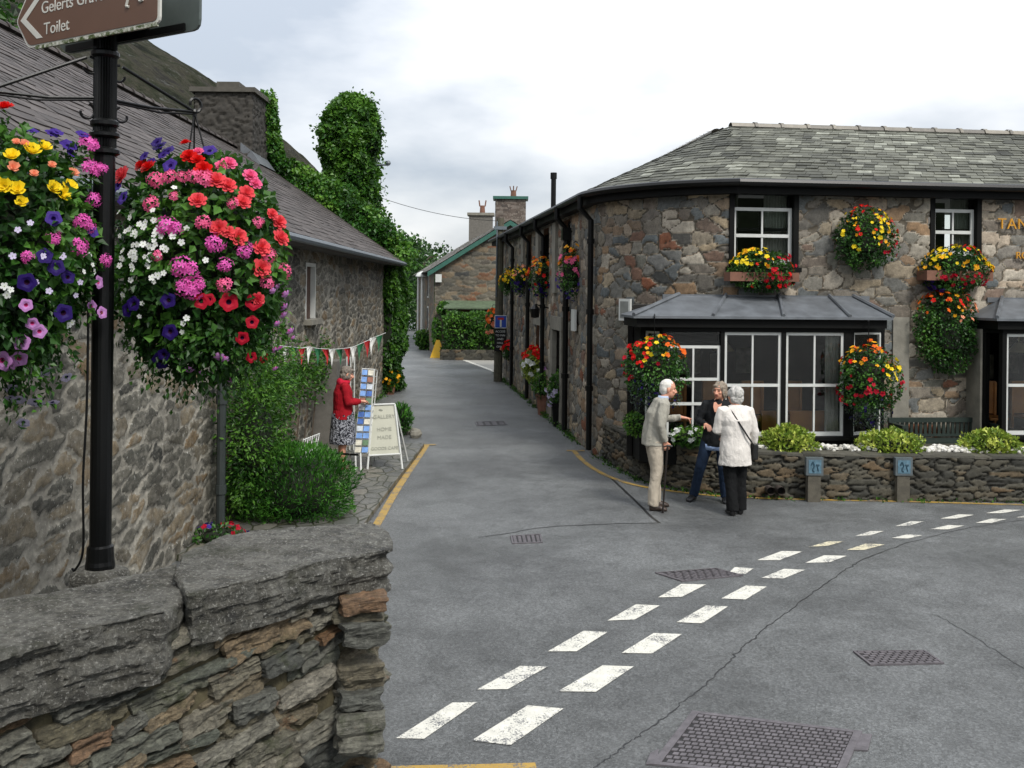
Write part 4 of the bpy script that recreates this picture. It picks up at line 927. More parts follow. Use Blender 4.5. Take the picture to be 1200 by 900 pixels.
# ------------------------------------------------------------------ stone parapet beside the camera
par = thing('stone_parapet', 'mossy slate rubble parapet with big rough coping slabs', 'wall', (-1.2, 4.0, 0))
M['slab'] = NT('lichened_slab'); k = M['slab']
n1 = k.noise(5, 9, .7); n2 = k.noise(24, 8, .75); n3 = k.noise(80, 4, .7)
c = k.ramp(n1, [(.32, lin('#3a3a37')), (.44, lin('#535149')), (.56, lin('#706f68')), (.70, lin('#4c483c'))])
c = k.mix(1.0, c, k.ramp(n2, [(.34, .35), (.66, 1.5)]), 'MULTIPLY'); c = k.mix(k.math('MULTIPLY', k.ramp(n3, [(.56, 0), (.64, 1)]), .6), c, lin('#b4b3ab'))
c = k.mix(k.math('MULTIPLY', k.ramp(k.noise(3.3, 6, .7), [(.54, 0), (.66, 1)]), .6), c, lin('#333620'))
k.col(c); k.rough(.62); k.bump(k.math('ADD', k.math('MULTIPLY', k.noise(16, 9, .75, k.coord((1, 1, 3.5))), 1.0), k.math('ADD', k.math('MULTIPLY', n3, .4), k.math('MULTIPLY', n2, .9))), 1.0, .035); M['slab'] = k.m
k = NT('parapet_stone'); base = k.ramp(k.attr('tint'), [(0, lin('#444641')), (.2, lin('#6b6b62')), (.36, lin('#5a5543')), (.52, lin('#7e7a6e')), (.66, lin('#565a50')), (.8, lin('#786a53')), (.92, lin('#6d5238')), (1, lin('#8c8a80'))])
ly = k.noise(16, 9, .75, k.coord((1, 1, 4))); n2 = k.noise(40, 8, .75)
c = k.mix(1.0, base, k.ramp(ly, [(.32, .4), (.68, 1.5)]), 'MULTIPLY'); c = k.mix(1.0, c, k.ramp(n2, [(.34, .5), (.66, 1.4)]), 'MULTIPLY')
c = k.mix(k.math('MULTIPLY', k.ramp(k.noise(4, 7, .75), [(.55, 0), (.64, 1)]), .7), c, lin('#2c3312')); c = k.mix(k.math('MULTIPLY', k.ramp(k.noise(55, 5, .7), [(.64, 0), (.7, 1)]), .6), c, lin('#a3a29a'))
c = k.mix(k.math('MULTIPLY', k.ramp(k.noise(7, 6, .75), [(.62, 0), (.7, 1)]), .45), c, lin('#7a5230'))
k.col(c); k.rough(.6); k.bump(k.math('ADD', ly, k.math('MULTIPLY', n2, .6)), 1.0, .02); M['parstone'] = k.m
M['parmortar'] = plain('mossy_mortar', '#423d2c', .95, .6, 14, bump=1.0, bscale=24)
ZC = 1.6
def terrace(f, k):
    g = f*k; i = np.floor(g); r = np.clip((g-i-.5)*4+.5, 0, 1); return (i+r)/k
def layer_disp(amp, amp2, seed):
    def f(co, no):
        q = np.stack([co[:, 0]*3.5+seed, co[:, 1]*3.5, co[:, 2]*22], -1)
        h = (terrace(fbm(q, 4, seed), 9)-.5)*2*amp*(1-np.abs(no[:, 2]))+(fbm(co*7+seed, 5, seed+4)-.5)*2*amp2+(fbm(co*2.2+seed, 3, seed+9)-.5)*amp2*2+(fbm(co*26+seed, 3, seed+6)-.5)*.014
        return co+no*h[:, None]
    return f
def slab(name, top, z0, z1, seed, vox=.010, a1=.05, a2=.009, under=.03):
    top = np.asarray(top, float)[:, :2]; c = top.mean(0); k_ = len(top)
    bot = c+(top-c)*(1-under); mb = MB()
    V = [(*p, z0) for p in bot]+[(*p, z1) for p in top]+[(*c, z0), (*c, z1)]
    mb.add(V, q=[(i, (i+1) % k_, (i+1) % k_+k_, i+k_) for i in range(k_)], t=[((i+1) % k_, i, 2*k_) for i in range(k_)]+[(i+k_, (i+1) % k_+k_, 2*k_+1) for i in range(k_)])
    return fuse(mb, name, M['slab'], par, vox, 2, layer_disp(a1, a2, seed), shade=False)
G = lambda x, y, z=ZC: gnd(x, y, z)
slab('coping', [G(458, 642), G(452, 622), G(436, 612), G(340, 618), G(266, 628), G(214, 650), G(206, 672), G(222, 697), G(300, 678), G(390, 655)], ZC-.21, ZC, 3)
nearA = G(0, 762, 1.57); far_ = np.array([-3.2, 1.9, 0]);
slab('coping', [G(196, 716, 1.57), G(186, 700, 1.57), G(120, 697, 1.57), G(0, 706, 1.57), np.array([-2.95, 3.1, 0]), np.array([-3.1, 2.2, 0]), np.array([-2.6, 2.35, 0]), G(-60, 782, 1.57), G(0, 762, 1.57), G(90, 738, 1.57)], 1.57-.27, 1.57, 8, a1=.06)
slab('coping', [G(214, 702, 1.56), G(208, 656, 1.56), G(160, 668, 1.56), G(60, 690, 1.56), G(-20, 704, 1.56), G(-10, 720, 1.56), G(190, 722, 1.56)], 1.33, 1.555, 12, a1=.02, a2=.02)
pf = np.array([-.62, 4.60]); pn = np.array([-3.0, 1.95]); pbk = np.array([-.76, 5.06])
FW = Frame((pn[0], pn[1]), pf-pn); FE = Frame((pf[0], pf[1]), pbk-pf); LW = float(np.linalg.norm(pf-pn)); LE = float(np.linalg.norm(pbk-pf))
mb = MB(); core = [pn+FW.n[:2]*-.022, pf+FW.n[:2]*-.022-FE.n[:2]*.022, pbk-FE.n[:2]*.022, pbk+(pn-pf)*.25+np.array([-.12, .05]), pn+np.array([-.55, .5])]
V = [(*p, -.1) for p in core]+[(*p, 1.40) for p in core]; mb.add(V, q=[(i, (i+1) % 5, (i+1) % 5+5, i+5) for i in range(5)], t=[(5, 6, 7), (5, 7, 8), (5, 8, 9)]); mb.build('mortar_core', M['parmortar'], par)
def rock_grid(nx, ny, nz):
    """surface of a box as a welded grid on [-1,1]^3"""
    idx = {}; V = []; Q = []
    def vid(i, j, l):
        key = (i, j, l)
        if key not in idx: idx[key] = len(V); V.append((2*i/nx-1, 2*j/ny-1, 2*l/nz-1))
        return idx[key]
    for i in range(nx):
        for j in range(ny): Q += [(vid(i, j, nz), vid(i+1, j, nz), vid(i+1, j+1, nz), vid(i, j+1, nz)), (vid(i, j, 0), vid(i, j+1, 0), vid(i+1, j+1, 0), vid(i+1, j, 0))]
    for i in range(nx):
        for l in range(nz): Q += [(vid(i, 0, l), vid(i+1, 0, l), vid(i+1, 0, l+1), vid(i, 0, l+1)), (vid(i, ny, l), vid(i, ny, l+1), vid(i+1, ny, l+1), vid(i+1, ny, l))]
    for j in range(ny):
        for l in range(nz): Q += [(vid(0, j, l), vid(0, j, l+1), vid(0, j+1, l+1), vid(0, j+1, l)), (vid(nx, j, l), vid(nx, j+1, l), vid(nx, j+1, l+1), vid(nx, j, l+1))]
    return np.array(V), Q
RG = rock_grid(26, 8, 10)
def stones(name, fr, L, z0, z1, seed, tilt0, hmin, hmax, lmin, lmax, mats, parent, prot=.05, depth=.2):
    r_ = random.Random(seed); mb = MB(); z = z0; row = 0
    while z < z1-.01:
        h = min(r_.uniform(hmin, hmax), z1-z+.015); x = -r_.random()*lmax
        while x < L:
            l = r_.uniform(lmin, lmax); hh = h*r_.uniform(.85, 1.12)
            V, Q = RG; S = np.array([l/2*.985, depth/2, hh/2*.97]); v = V.copy()
            m4 = (np.abs(v)**11).sum(1)**(1/11); v = v/m4[:, None]*np.minimum(1.0, m4*.96)[:, None]
            sk = r_.uniform(-.3, .3); tp = r_.uniform(-.35, .35); P = v*S; P[:, 0] += sk*P[:, 2]; P[:, 2] *= 1+tp*v[:, 0]
            sd = r_.randrange(1000)
            q = np.stack([P[:, 0]*5+sd, P[:, 1]*5, P[:, 2]*22], -1)
            P = P+v/np.linalg.norm(v, axis=1)[:, None]*np.array([1, 1.6, .8])*((terrace(fbm(q, 4, sd % 97), 8)-.5)*.066+(fbm(P*9+sd, 3, sd % 89)-.5)*.035+(fbm(P*38+sd, 3, sd % 83)-.5)*.022)[:, None]
            a = math.radians(tilt0+r_.uniform(-7, 9)); ca, sa = math.cos(a), math.sin(a)
            X, Z = P[:, 0]*ca-P[:, 2]*sa, P[:, 0]*sa+P[:, 2]*ca
            uu = x+l/2+X; ww = P[:, 1]-depth/2+r_.uniform(-.012, prot*.7); zz = z+h/2+Z
            wv = fr.o+np.outer(uu, fr.d)+np.outer(ww, fr.n)+np.outer(zz, [0, 0, 1])
            if x+l*.75 < L+.03: mb.add(wv, q=Q, tint=r_.random())
            x += l*.97
        z += h*.95; row += 1
    return mb.build(name, mats, parent, smooth=False)
stones('stonework', FW, LW, 0.0, 1.42, 5, 10, .028, .11, .12, .46, M['parstone'], par)
stones('stonework', FE, LE+.02, 0.0, 1.41, 6, 0, .05, .16, .15, .40, M['parstone'], par, .035)
# plinth the post stands on
pp = at(118, 600, 5.0); PX, PY = pp[0], 5.0
slab('plinth', [(PX-.12, PY-.10), (PX+.10, PY-.12), (PX+.14, PY+.05), (PX-.02, PY+.14), (PX-.13, PY+.09)], -.05, 1.36, 21, vox=.022, a1=.02, a2=.01)

# ------------------------------------------------------------------ sign post
sp = thing('sign_post', 'black cast iron post with brown finger sign and scrolled basket arms', 'sign post', (PX, PY, 1.36))
zpy = lambda py: float(at(118, py, PY)[2])
mb = MB(); zb = zpy(668)
mb.lathe((PX, PY, 0), [(.072, 1.355), (.072, zb+.03), (.068, zb+.05), (.064, zb+.12), (.053, zb+.13), (.053, zpy(180))], 20)
mb.build('shaft', M['black'], sp)
mb = MB(); n_ = 24   # fluted upper shaft
V = []; zz = [zpy(180), zpy(40)]
for z in zz:
    for j in range(n_*2): th = PI*j/n_; r0 = .057 if j % 2 else .049; V.append((PX+r0*math.cos(th), PY+r0*math.sin(th), z))
mb.add(V, q=[(j, (j+1) % (2*n_), (j+1) % (2*n_)+2*n_, j+2*n_) for j in range(2*n_)]); mb.lathe((PX, PY, 0), [(.05, zpy(42)), (.05, 4.36)], 12); mb.build('fluted_shaft', M['black'], sp)
for py, r0, h in ((180, .075, .03), (160, .074, .025), (147, .070, .03), (66, .069, .03)): mb = MB(); mb.lathe((PX, PY, zpy(py)), [(.055, -.012), (r0, 0), (r0, h*.6), (.055, h)], 20); mb.build('collar', M['black'], sp)
hr = at(228, 131, 5.36); hl = np.array([PX-.44, PY-.30, hr[2]])
hl[2] = float(at(-15, 106, hl[1])[2])
def scroll(c, d, r0, turns, a0, s=1, n=18):
    d = np.asarray(d, float); P = []
    for i in range(n+1):
        t_ = i/n; a = a0+s*turns*2*PI*t_; r = r0*(1-.45*t_); P.append(np.asarray(c)+d*math.cos(a)*r+np.array([0, 0, 1])*math.sin(a)*r)
    return P
for hk, py_top in ((hr, 75), (hl, 70)):
    d = (hk-np.array([PX, PY, 0]))*np.array([1, 1, 0]); Ld = np.linalg.norm(d); d /= Ld; mb = MB(); O = np.array([PX, PY, 0])
    z1 = zpy(116); zt = zpy(py_top)
    mb.tube([O+d*.055+[0, 0, z1], O+d*Ld*.5+[0, 0, (z1+hk[2])/2-.012], hk], .008, 8)
    mb.tube([O+d*.055+[0, 0, z1-.012], O+d*Ld*.6+[0, 0, (z1+hk[2])/2-.03], hk+[0, 0, -.012]], .006, 6)
    mb.tube([O+d*.09+[0, 0, zt]]+[O+d*(.09+(Ld-.09)*t_)+[0, 0, zt+(hk[2]-zt)*t_] for t_ in (.3, .6, 1)], .009, 8)
    for (dx, dz, r0, a0, s) in ((.075, zt-.045, .05, PI/2, 1), (.09, z1-.075, .045, PI*.6, 1)): mb.tube(scroll(O+d*dx+[0, 0, dz], d, r0, .72, a0, s), .007, 6)
    mb.tube(scroll(hk+[0, 0, .04], d, .045, .8, -PI/2, 1), .008, 6); mb.ball(hk, .016, 8)
    mb.build('bracket_arm', M['black'], sp)
lp_ = [(PX-.05, PY-.04, zpy(190)), (PX-.056, PY-.04, zpy(330)), (PX-.058, PY-.042, zpy(470)), (PX-.07, PY-.05, zpy(560)), (PX-.066, PY-.05, zpy(640)), (PX-.1, PY-.06, zpy(664)), (PX-.12, PY-.05, 1.372)]
MB().tube(smooth_path(lp_), .006, 6).build('cable', M['black'], sp)
# finger sign: two plates
xl, xr = at(33, 58, 5.15), at(187, 25, 4.62)
FSG = Frame((xl[0], xl[1]), (xr-xl)[:2]); LS = float(np.linalg.norm((xr-xl)[:2])); zbm = float((xl[2]+xr[2])/2)-.0
tipu, tipz = FSG.hit(19, 26); hh = tipz-zbm
M['brown'] = plain('tourist_sign_brown', '#5d4436', .45, .06, 10); M['signwhite'] = plain('sign_white', '#bdbcb4', .45, .08, 20, )
k = NT('grimy_sign_edge'); k.col(k.mix(k.ramp(k.noise(28, 6, .7), [(.42, 0), (.55, 1)]), lin('#b9b9ae'), lin('#3c4a1c'))); k.rough(.7); M['grimy'] = k.m
def prism(mb, fr, poly, w0, w1, m=0):
    n = len(poly); V = [fr(u, w1, z) for u, z in poly]+[fr(u, w0, z) for u, z in poly]; c = np.mean(poly, 0); V += [fr(c[0], w1, c[1]), fr(c[0], w0, c[1])]
    mb.add(V, q=[((i+1) % n, i, i+n, (i+1) % n+n) for i in range(n)], t=[(i, (i+1) % n, 2*n) for i in range(n)]+[((i+1) % n+n, i+n, 2*n+1) for i in range(n)], m=m)
def rnd(pts, r=.03):
    out_ = []
    n = len(pts)
    for i in range(n):
        p, a, b = np.array(pts[i]), np.array(pts[i-1]), np.array(pts[(i+1) % n]); da = (a-p)/np.linalg.norm(a-p); db = (b-p)/np.linalg.norm(b-p)
        for t_ in (0, .33, .67, 1): out_.append(tuple(p+da*r*(1-t_)**2+db*r*t_**2))
    return out_
plate_ = rnd([(tipu, tipz), (.0, zbm), (LS, zbm), (LS, zbm+2*hh), (.0, zbm+2*hh)])
def inset(pts, s): c = np.mean(pts, 0); return [tuple(c+(np.array(p)-c)*[1-s/LS*2, 1-s/hh]) for p in pts]
mb = MB(); prism(mb, FSG, plate_, -.012, 0); fp_ = mb.build('sign_plate', M['signwhite'], sp)
mb = MB(); prism(mb, FSG, inset(plate_, .012), .0005, .003); mb.build('sign_face', M['brown'], fp_)
mb = MB(); bw_ = .05; o = .045
prism(mb, FSG, [(tipu+o, tipz), (tipu+o+bw_, tipz), (.05+o+.035, zbm+.04), (.05+o-.015, zbm+.04)], .0035, .005); prism(mb, FSG, [(tipu+o+bw_, tipz), (tipu+o, tipz), (.05+o-.015, zbm+2*hh-.04), (.05+o+.035, zbm+2*hh-.04)], .0035, .005)
mb.build('arrow', M['signwhite'], fp_)
MB().fbox(FSG, .06, LS-.02, -.012, .001, zbm-.012, zbm+.006).build('grimy_edge', M['grimy'], fp_)
tu, tz = FSG.hit(52, 41); text('lettering', 'Toilet', .088, face_matrix(FSG(tu, .004, tz), FSG.d, (0, 0, 1)), M['signwhite'], fp_, .001)
tu2, tz2 = FSG.hit(49, 19.5); text('lettering', 'Gelerts Grave', .088, face_matrix(FSG(tu2, .004, tz+.112), FSG.d, (0, 0, 1)), M['signwhite'], fp_, .001)
fu, fz = FSG.hit(157, 6); mb = MB()   # walking figure pictogram
for (a, b) in (((0, .12), (-.05, 0)), ((0, .12), (.05, .01)), ((0, .12), (0, .2)), ((-.05, 0), (-.03, -.005)), ((.05, .01), (.072, .015))):
    mb.tube([FSG(fu+a[0], .005, fz+a[1]), FSG(fu+b[0], .005, fz+b[1])], .007, 6)
mb.ball(FSG(fu, .006, fz+.235), .02, 8); mb.build('walker_symbol', M['signwhite'], fp_)
back_ = rnd([(tipu+.02, tipz), (.06, zbm), (LS+.07, zbm), (LS+.07, zbm+2*hh), (.06, zbm+2*hh)], .05)
mb = MB(); prism(mb, FSG, back_, -.19, -.175); mb.build('sign_plate', plain('sign_back_grey', '#4a524f', .45, .15), sp)
MB().fbox(FSG, .28, .74, -.174, -.0125, zbm+.05, zbm+.09).fbox(FSG, .28, .74, -.174, -.0125, zbm+2*hh-.12, zbm+2*hh-.08).fbox(FSG, .08, LS-.02, -.17, -.16, zbm+.005, zbm+.04).build('sign_bracket', M['black'], sp)

# ------------------------------------------------------------------ flowers
def petal_fan(mb, n, r0, r1, w, rise, cup, m=0, a0=0.0, z0=0.0, tips=.6):
    for i in range(n):
        a = a0+2*PI*i/n; c, s = math.cos(a), math.sin(a); R = lambda r, t_, z: (r*c-t_*s, r*s+t_*c, z)
        mb.add([R(r0, -w*.25, z0), R(r0, w*.25, z0), R((r0+r1)*.55, w*.5, z0+rise*.55+cup*.2), R(r1, w*tips*.5, z0+rise+cup), R(r1*1.04, 0, z0+rise+cup*.6), R(r1, -w*tips*.5, z0+rise+cup), R((r0+r1)*.55, -w*.5, z0+rise*.55+cup*.2), R((r0+r1)*.55, 0, z0+rise*.4)],
               q=[(0, 1, 2, 7), (7, 2, 3, 4), (0, 7, 6, 6) if False else (7, 4, 5, 6)], t=[(0, 7, 6)], m=m)
def flower_mesh(kind, mats):
    mb = MB()
    if kind == 'petunia':
        n = 20; V = [(0, 0, -.55)]; rr = [(.14, -.4), (.3, -.05), (.62, .1), (1.0, .08)]
        for k_, (r, z) in enumerate(rr):
            for j in range(n):
                th = 2*PI*j/n; lob = 1+.10*math.cos(5*th)*(k_ >= 2); V.append((r*lob*math.cos(th), r*lob*math.sin(th), z+.05*math.cos(10*th)*(k_ == 3)))
        mb.add(V, t=[(0, 1+j, 1+(j+1) % n) for j in range(n)], m=1)
        for k_ in range(3): mb.add(np.array(V)[1:], q=[(k_*n+j, k_*n+(j+1) % n, (k_+1)*n+(j+1) % n, (k_+1)*n+j) for j in range(n)], m=1 if k_ == 0 else 0)
    elif kind == 'begonia':
        for ring, (n, r1, rise, w) in enumerate(((7, 1.0, .0, .75), (7, .8, .22, .62), (6, .58, .4, .5), (5, .36, .5, .36), (3, .18, .55, .25))): petal_fan(mb, n, .04, r1, w, rise, .12, m=0, a0=ring*.45+random.random()*.3, z0=-.1)
    elif kind == 'cup':
        for ring, (n, r1, rise, w) in enumerate(((4, .95, .35, .95), (4, .7, .6, .7), (3, .35, .55, .4))): petal_fan(mb, n, .05, r1, w, rise, .2, m=0, a0=ring*.7, z0=-.2, tips=.8)
        petal_fan(mb, 3, .02, .4, .5, -.1, 0, m=1, z0=-.2)
    elif kind == 'geranium':
        for i_ in range(15):
            z_ = 1-1.0*(i_+.5)/15; a_ = i_*2.39996; v = np.array([math.sqrt(1-z_*z_)*math.cos(a_), math.sqrt(1-z_*z_)*math.sin(a_), z_])+rng.normal(0, .16, 3)
            nrm = Vector(v); q = nrm.to_track_quat('Z', 'Y').to_matrix(); sub = MB(); petal_fan(sub, 5, .03, .40, .20, .04, .02, a0=random.random(), tips=.8)
            for X in sub.V: X[:] = (np.array(q) @ X.T).T
            V = np.concatenate(sub.V)+v*np.array([.82, .82, .42]); mb.add(V, q=sub.q, t=sub.t)
    elif kind == 'small': petal_fan(mb, 5, .03, 1.0, .8, .1, 0, m=0, tips=.8); mb.ball((0, 0, .05), .15, 6, m=1)
    elif kind == 'bell':
        petal_fan(mb, 5, .1, .8, .6, -.2, -.15, tips=.7); petal_fan(mb, 5, .05, .5, .45, -.6, 0, a0=.6, m=1)
    o = mb.build('proto', mats, smooth=(kind in ('petunia', 'cup', 'begonia'))); me = o.data; bpy.data.objects.remove(o); return me
FM = {}
def fmesh(kind, col, eye=None):
    key = (kind, col, eye, random.randrange(2) if kind in ('begonia', 'geranium') else 0)
    if key not in FM: FM[key] = flower_mesh(kind, [M['p_'+col], M['p_'+(eye or col)]])
    return FM[key]
def put_flower(parent, name, me, P, N, size):
    o = bpy.data.objects.new(name, me); COL.objects.link(o); o.parent = parent
    o.location = [float(x) for x in np.asarray(P)-base_of(parent)]
    o.rotation_mode = 'QUATERNION'; o.rotation_quaternion = Vector([float(x) for x in N]).to_track_quat('Z', 'Y') @ Quaternion((0, 0, 1), random.uniform(0, 6.28)); o.scale = (size,)*3
    return o
def on_ell(px, py, C, R):
    r = ray(px, py); o = (np.array([0, 0, CH])-C)/R; d = r/R; a = d@d; b = o@d; c = o@o-1; D = b*b-a*c
    t_ = (-b-math.sqrt(D))/a if D > 0 else -b/a
    P = np.array([0, 0, CH])+r*t_; N = (P-C)/R/R; return P, N/np.linalg.norm(N)
def big_basket(label, hook, C, R, flowers, white, seed, ntrail):
    r = thing('hanging_basket', label, 'hanging basket', hook, group='large flower baskets on the sign post')
    mb = MB(); mb.lathe((C[0], C[1], C[2]-.12), [(.03, -.16), (.13, -.13), (.19, -.02), (.2, .1), (.18, .1), (.02, .06)], 18); mb.build('basket_bowl', M['core'], r)
    mb = MB()
    for a in (0, 2.1, 4.2): mb.tube([hook, (C[0]+.19*math.cos(a), C[1]+.19*math.sin(a), C[2])], .005, 5)
    mb.ball(hook+[0, 0, -.02], .014, 6); mb.build('hanging_chain', M['black'], r)
    eball_mb = MB(); eball(eball_mb, C, (R[0]*.62, 0, 0), (0, R[1]*.62, 0), (0, 0, R[2]*.66)); eball_mb.build('stems_and_shade_core', M['core'], r, True)  # solid dark core, its colour stands for shade inside the basket
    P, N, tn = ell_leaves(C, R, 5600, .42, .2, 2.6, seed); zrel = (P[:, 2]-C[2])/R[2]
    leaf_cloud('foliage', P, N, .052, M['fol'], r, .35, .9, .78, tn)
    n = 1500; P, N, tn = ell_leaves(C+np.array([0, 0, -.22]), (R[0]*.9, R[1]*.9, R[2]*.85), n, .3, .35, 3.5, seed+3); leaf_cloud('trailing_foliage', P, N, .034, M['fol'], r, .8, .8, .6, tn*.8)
    # trailing strands
    Ps = []; Ns = []
    for i in range(ntrail):
        a = rng.uniform(0, 2*PI); L = rng.uniform(.15, .42); x, y = C[0]+R[0]*.75*math.cos(a), C[1]+R[1]*.75*math.sin(a); z = C[2]-R[2]*.55
        m_ = int(L*70); tt = np.linspace(0, 1, m_); w = rng.uniform(-.08, .08, 2)
        Ps.append(np.stack([x+w[0]*tt, y+w[1]*tt, z-L*tt], 1)+rng.normal(0, .012, (m_, 3))); Ns.append(np.tile([math.cos(a), math.sin(a), 0], (m_, 1)))
    leaf_cloud('trailing_foliage', np.concatenate(Ps), np.concatenate(Ns), .036, M['fol'], r, .5, .9, .6)
    strands, strands_n = [], []
    for (kind, col, eye, nm, sz, pts) in flowers:
        for (px, py) in pts:
            P, N = on_ell(px, py, C, R*1.0); u = rng.uniform(-.25, .25, 3); d = N+u+np.array([0, -.75 if kind in ('petunia', 'geranium') else -.4, .22 if kind != 'bell' else -.5]); d /= np.linalg.norm(d)
            if (P[2]-C[2])/R[2] < -.62 or abs(np.linalg.norm((P-C)/R)-1) > .04:
                Q0 = C+(P-C)*.72+np.array([0, 0, .04]); m_ = 26; tt = np.linspace(0, 1.04, m_)[:, None]; strands.append(Q0*(1-tt)+P*tt-np.array([0, 0, .03])+rng.normal(0, .016, (m_, 3))); strands_n.append(np.tile(N, (m_, 1)))
            put_flower(r, nm, fmesh(kind, col, eye), P+N*.018, d, sz*rng.uniform(.55, .92))
    if strands: leaf_cloud('trailing_foliage', np.concatenate(strands), np.concatenate(strands_n), .036, M['fol'], r, .5, .9, .6)
    for (px, py) in white:
        P, N = on_ell(px, py, C, R*1.02); d = N+rng.uniform(-.4, .4, 3)+np.array([0, -.2, .1]); put_flower(r, 'bacopa', fmesh('small', 'white', 'limegreen'), P+N*.01, d, rng.uniform(.012, .019))
    return r
CB = at(235, 312, 5.36); RB = np.array([.47, .44, .64])
FRT = [('begonia', 'red', None, 'begonia', .055, [(218,171),(232,190),(222,186),(238,201),(168,196),(176,198)]),
 ('begonia', 'pink', None, 'begonia', .055, [(267,194),(258,197),(291,208),(297,217),(232,181)]),
 ('begonia', 'coral', None, 'begonia', .062, [(253,213),(266,219),(283,238),(287,228),(326,279),(304,290),(256,268),(266,272),(278,278),(304,314),(316,252),(324,261),(232,236),(300,350),(146,207)]),
 ('geranium', 'pink', None, 'geranium', .055, [(185,212),(200,209),(214,210),(228,209),(240,212)]),
 ('geranium', 'hotpink', None, 'geranium', .062, [(197,266),(207,268),(284,295),(263,311),(250,286),(213,313),(223,316),(216,335),(226,339),(233,333)]),
 ('geranium', 'pink', None, 'geranium', .05, [(178,240),(300,262),(272,240),(262,333),(310,330),(186,300),(238,262),(312,300),(205,232),(330,318)]),
 ('petunia', 'crimson', 'darkeye', 'petunia', .052, [(245,350),(267,353),(295,353),(293,376),(282,394),(292,416),(306,417),(236,352)]),
 ('bell', 'lilac', 'hotpink', 'fuchsia', .04, [(317,341),(323,336),(331,360),(330,369),(322,379),(338,388),(341,395),(326,407),(320,410),(320,431),(270,444),(256,417),(262,420),(236,436),(222,432),(332,345)]),
 ('petunia', 'violet', 'purple', 'petunia', .048, [(189,175),(198,181),(201,197),(180,193),(172,186),(245,180),(142,219),(148,234),(193,185),(186,170)]),
 ('petunia', 'purple', 'darkeye', 'petunia', .05, [(153,362),(199,351),(201,387),(194,413),(160,355),(190,420)])]
wh = [(rng.normal(165, 20), rng.normal(292, 24)) for _ in range(64)]+[(155, 328), (168, 355), (165, 370), (219, 372), (214, 388), (162, 412), (150, 405), (241, 305), (219, 268), (160, 420), (215, 378), (146, 345)]
big_basket('round flower basket with white blossoms and coral begonias, hung lane side of the post', hr, CB, RB, FRT, wh, 1, 10)
CL = at(-8, 296, float(hl[1])); RL = np.array([.45, .43, .60])
FLT = [('begonia', 'red', None, 'begonia', .06, [(5,129)]),
 ('petunia', 'violet', 'purple', 'petunia', .046, [(35,157),(64,158),(77,173),(80,182),(60,257),(93,160),(104,272),(58,160)]),
 ('cup', 'yellow', 'peach', 'begonia', .046, [(13,185),(36,179),(49,175),(4,220),(19,223),(24,238),(60,222),(71,229),(78,220),(-8,212)]),
 ('cup', 'peach', 'coral', 'begonia', .036, [(38,206),(18,170),(82,205),(27,172),(58,196),(15,198)]),
 ('geranium', 'hotpink', None, 'geranium', .052, [(98,169),(104,172),(102,198),(108,203),(116,199),(94,260),(100,266),(105,234),(120,305),(88,290),(60,280),(30,300)]),
 ('small', 'palelilac', 'limegreen', 'lobelia', .02, [(20,270),(34,262),(48,300),(14,300),(70,300),(90,330),(85,345),(55,340),(40,330)]),
 ('petunia', 'lilac', 'magenta', 'petunia', .05, [(29,356),(44,386),(24,398),(21,417),(103,358),(115,365),(111,330),(36,377),(8,424),(2,419)]),
 ('petunia', 'palelilac', 'purple', 'petunia', .046, [(13,451),(75,439),(40,467),(26,491),(50,432),(59,468),(20,464),(12,462)]),
 ('petunia', 'purple', 'darkeye', 'petunia', .046, [(76,324),(71,365),(63,313),(50,300),(30,330)])]
wl = [(12, 339), (82, 377), (8, 345), (5, 335), (102, 300), (106, 310), (78, 380), (96, 318), (108, 318)]
big_basket('flower basket with yellow begonias and trailing mauve petunias, hung parapet side of the post', hl, CL, RL, FLT, wl, 2, 26)
# ------------------------------------------------------------------ small blossoms in masses
def blossoms(name, P, N, size, m, parent, k=5):
    P = np.asarray(P, float); N = np.asarray(N, float)+rng.normal(0, .35, np.shape(P)); N /= np.linalg.norm(N, axis=1)[:, None]; n = len(P)
    ref = np.where(np.abs(N[:, 2:]) > .9, [[1., 0, 0]], [[0, 0, 1.]]); A = np.cross(N, ref); A /= np.linalg.norm(A, axis=1)[:, None]; B = np.cross(N, A)
    sz = size*rng.uniform(.7, 1.25, n)[:, None]; V = []
    for i in range(k):
        th = 2*PI*i/k+rng.uniform(0, .4); d = A*math.cos(th)+B*math.sin(th); s = np.cross(N, d)
        V.append(np.stack([P, P+d*sz*.6+s*sz*.42+N*sz*.18, P+d*sz+N*sz*.1, P+d*sz*.6-s*sz*.42+N*sz*.18], 1))
    V = np.concatenate(V).reshape(-1, 3); i = np.arange(n*k)*4
    return make_obj(name, V, np.stack([i, i+1, i+2, i+3], 1), None, m, None, rng.uniform(0, 1, n*k), parent)
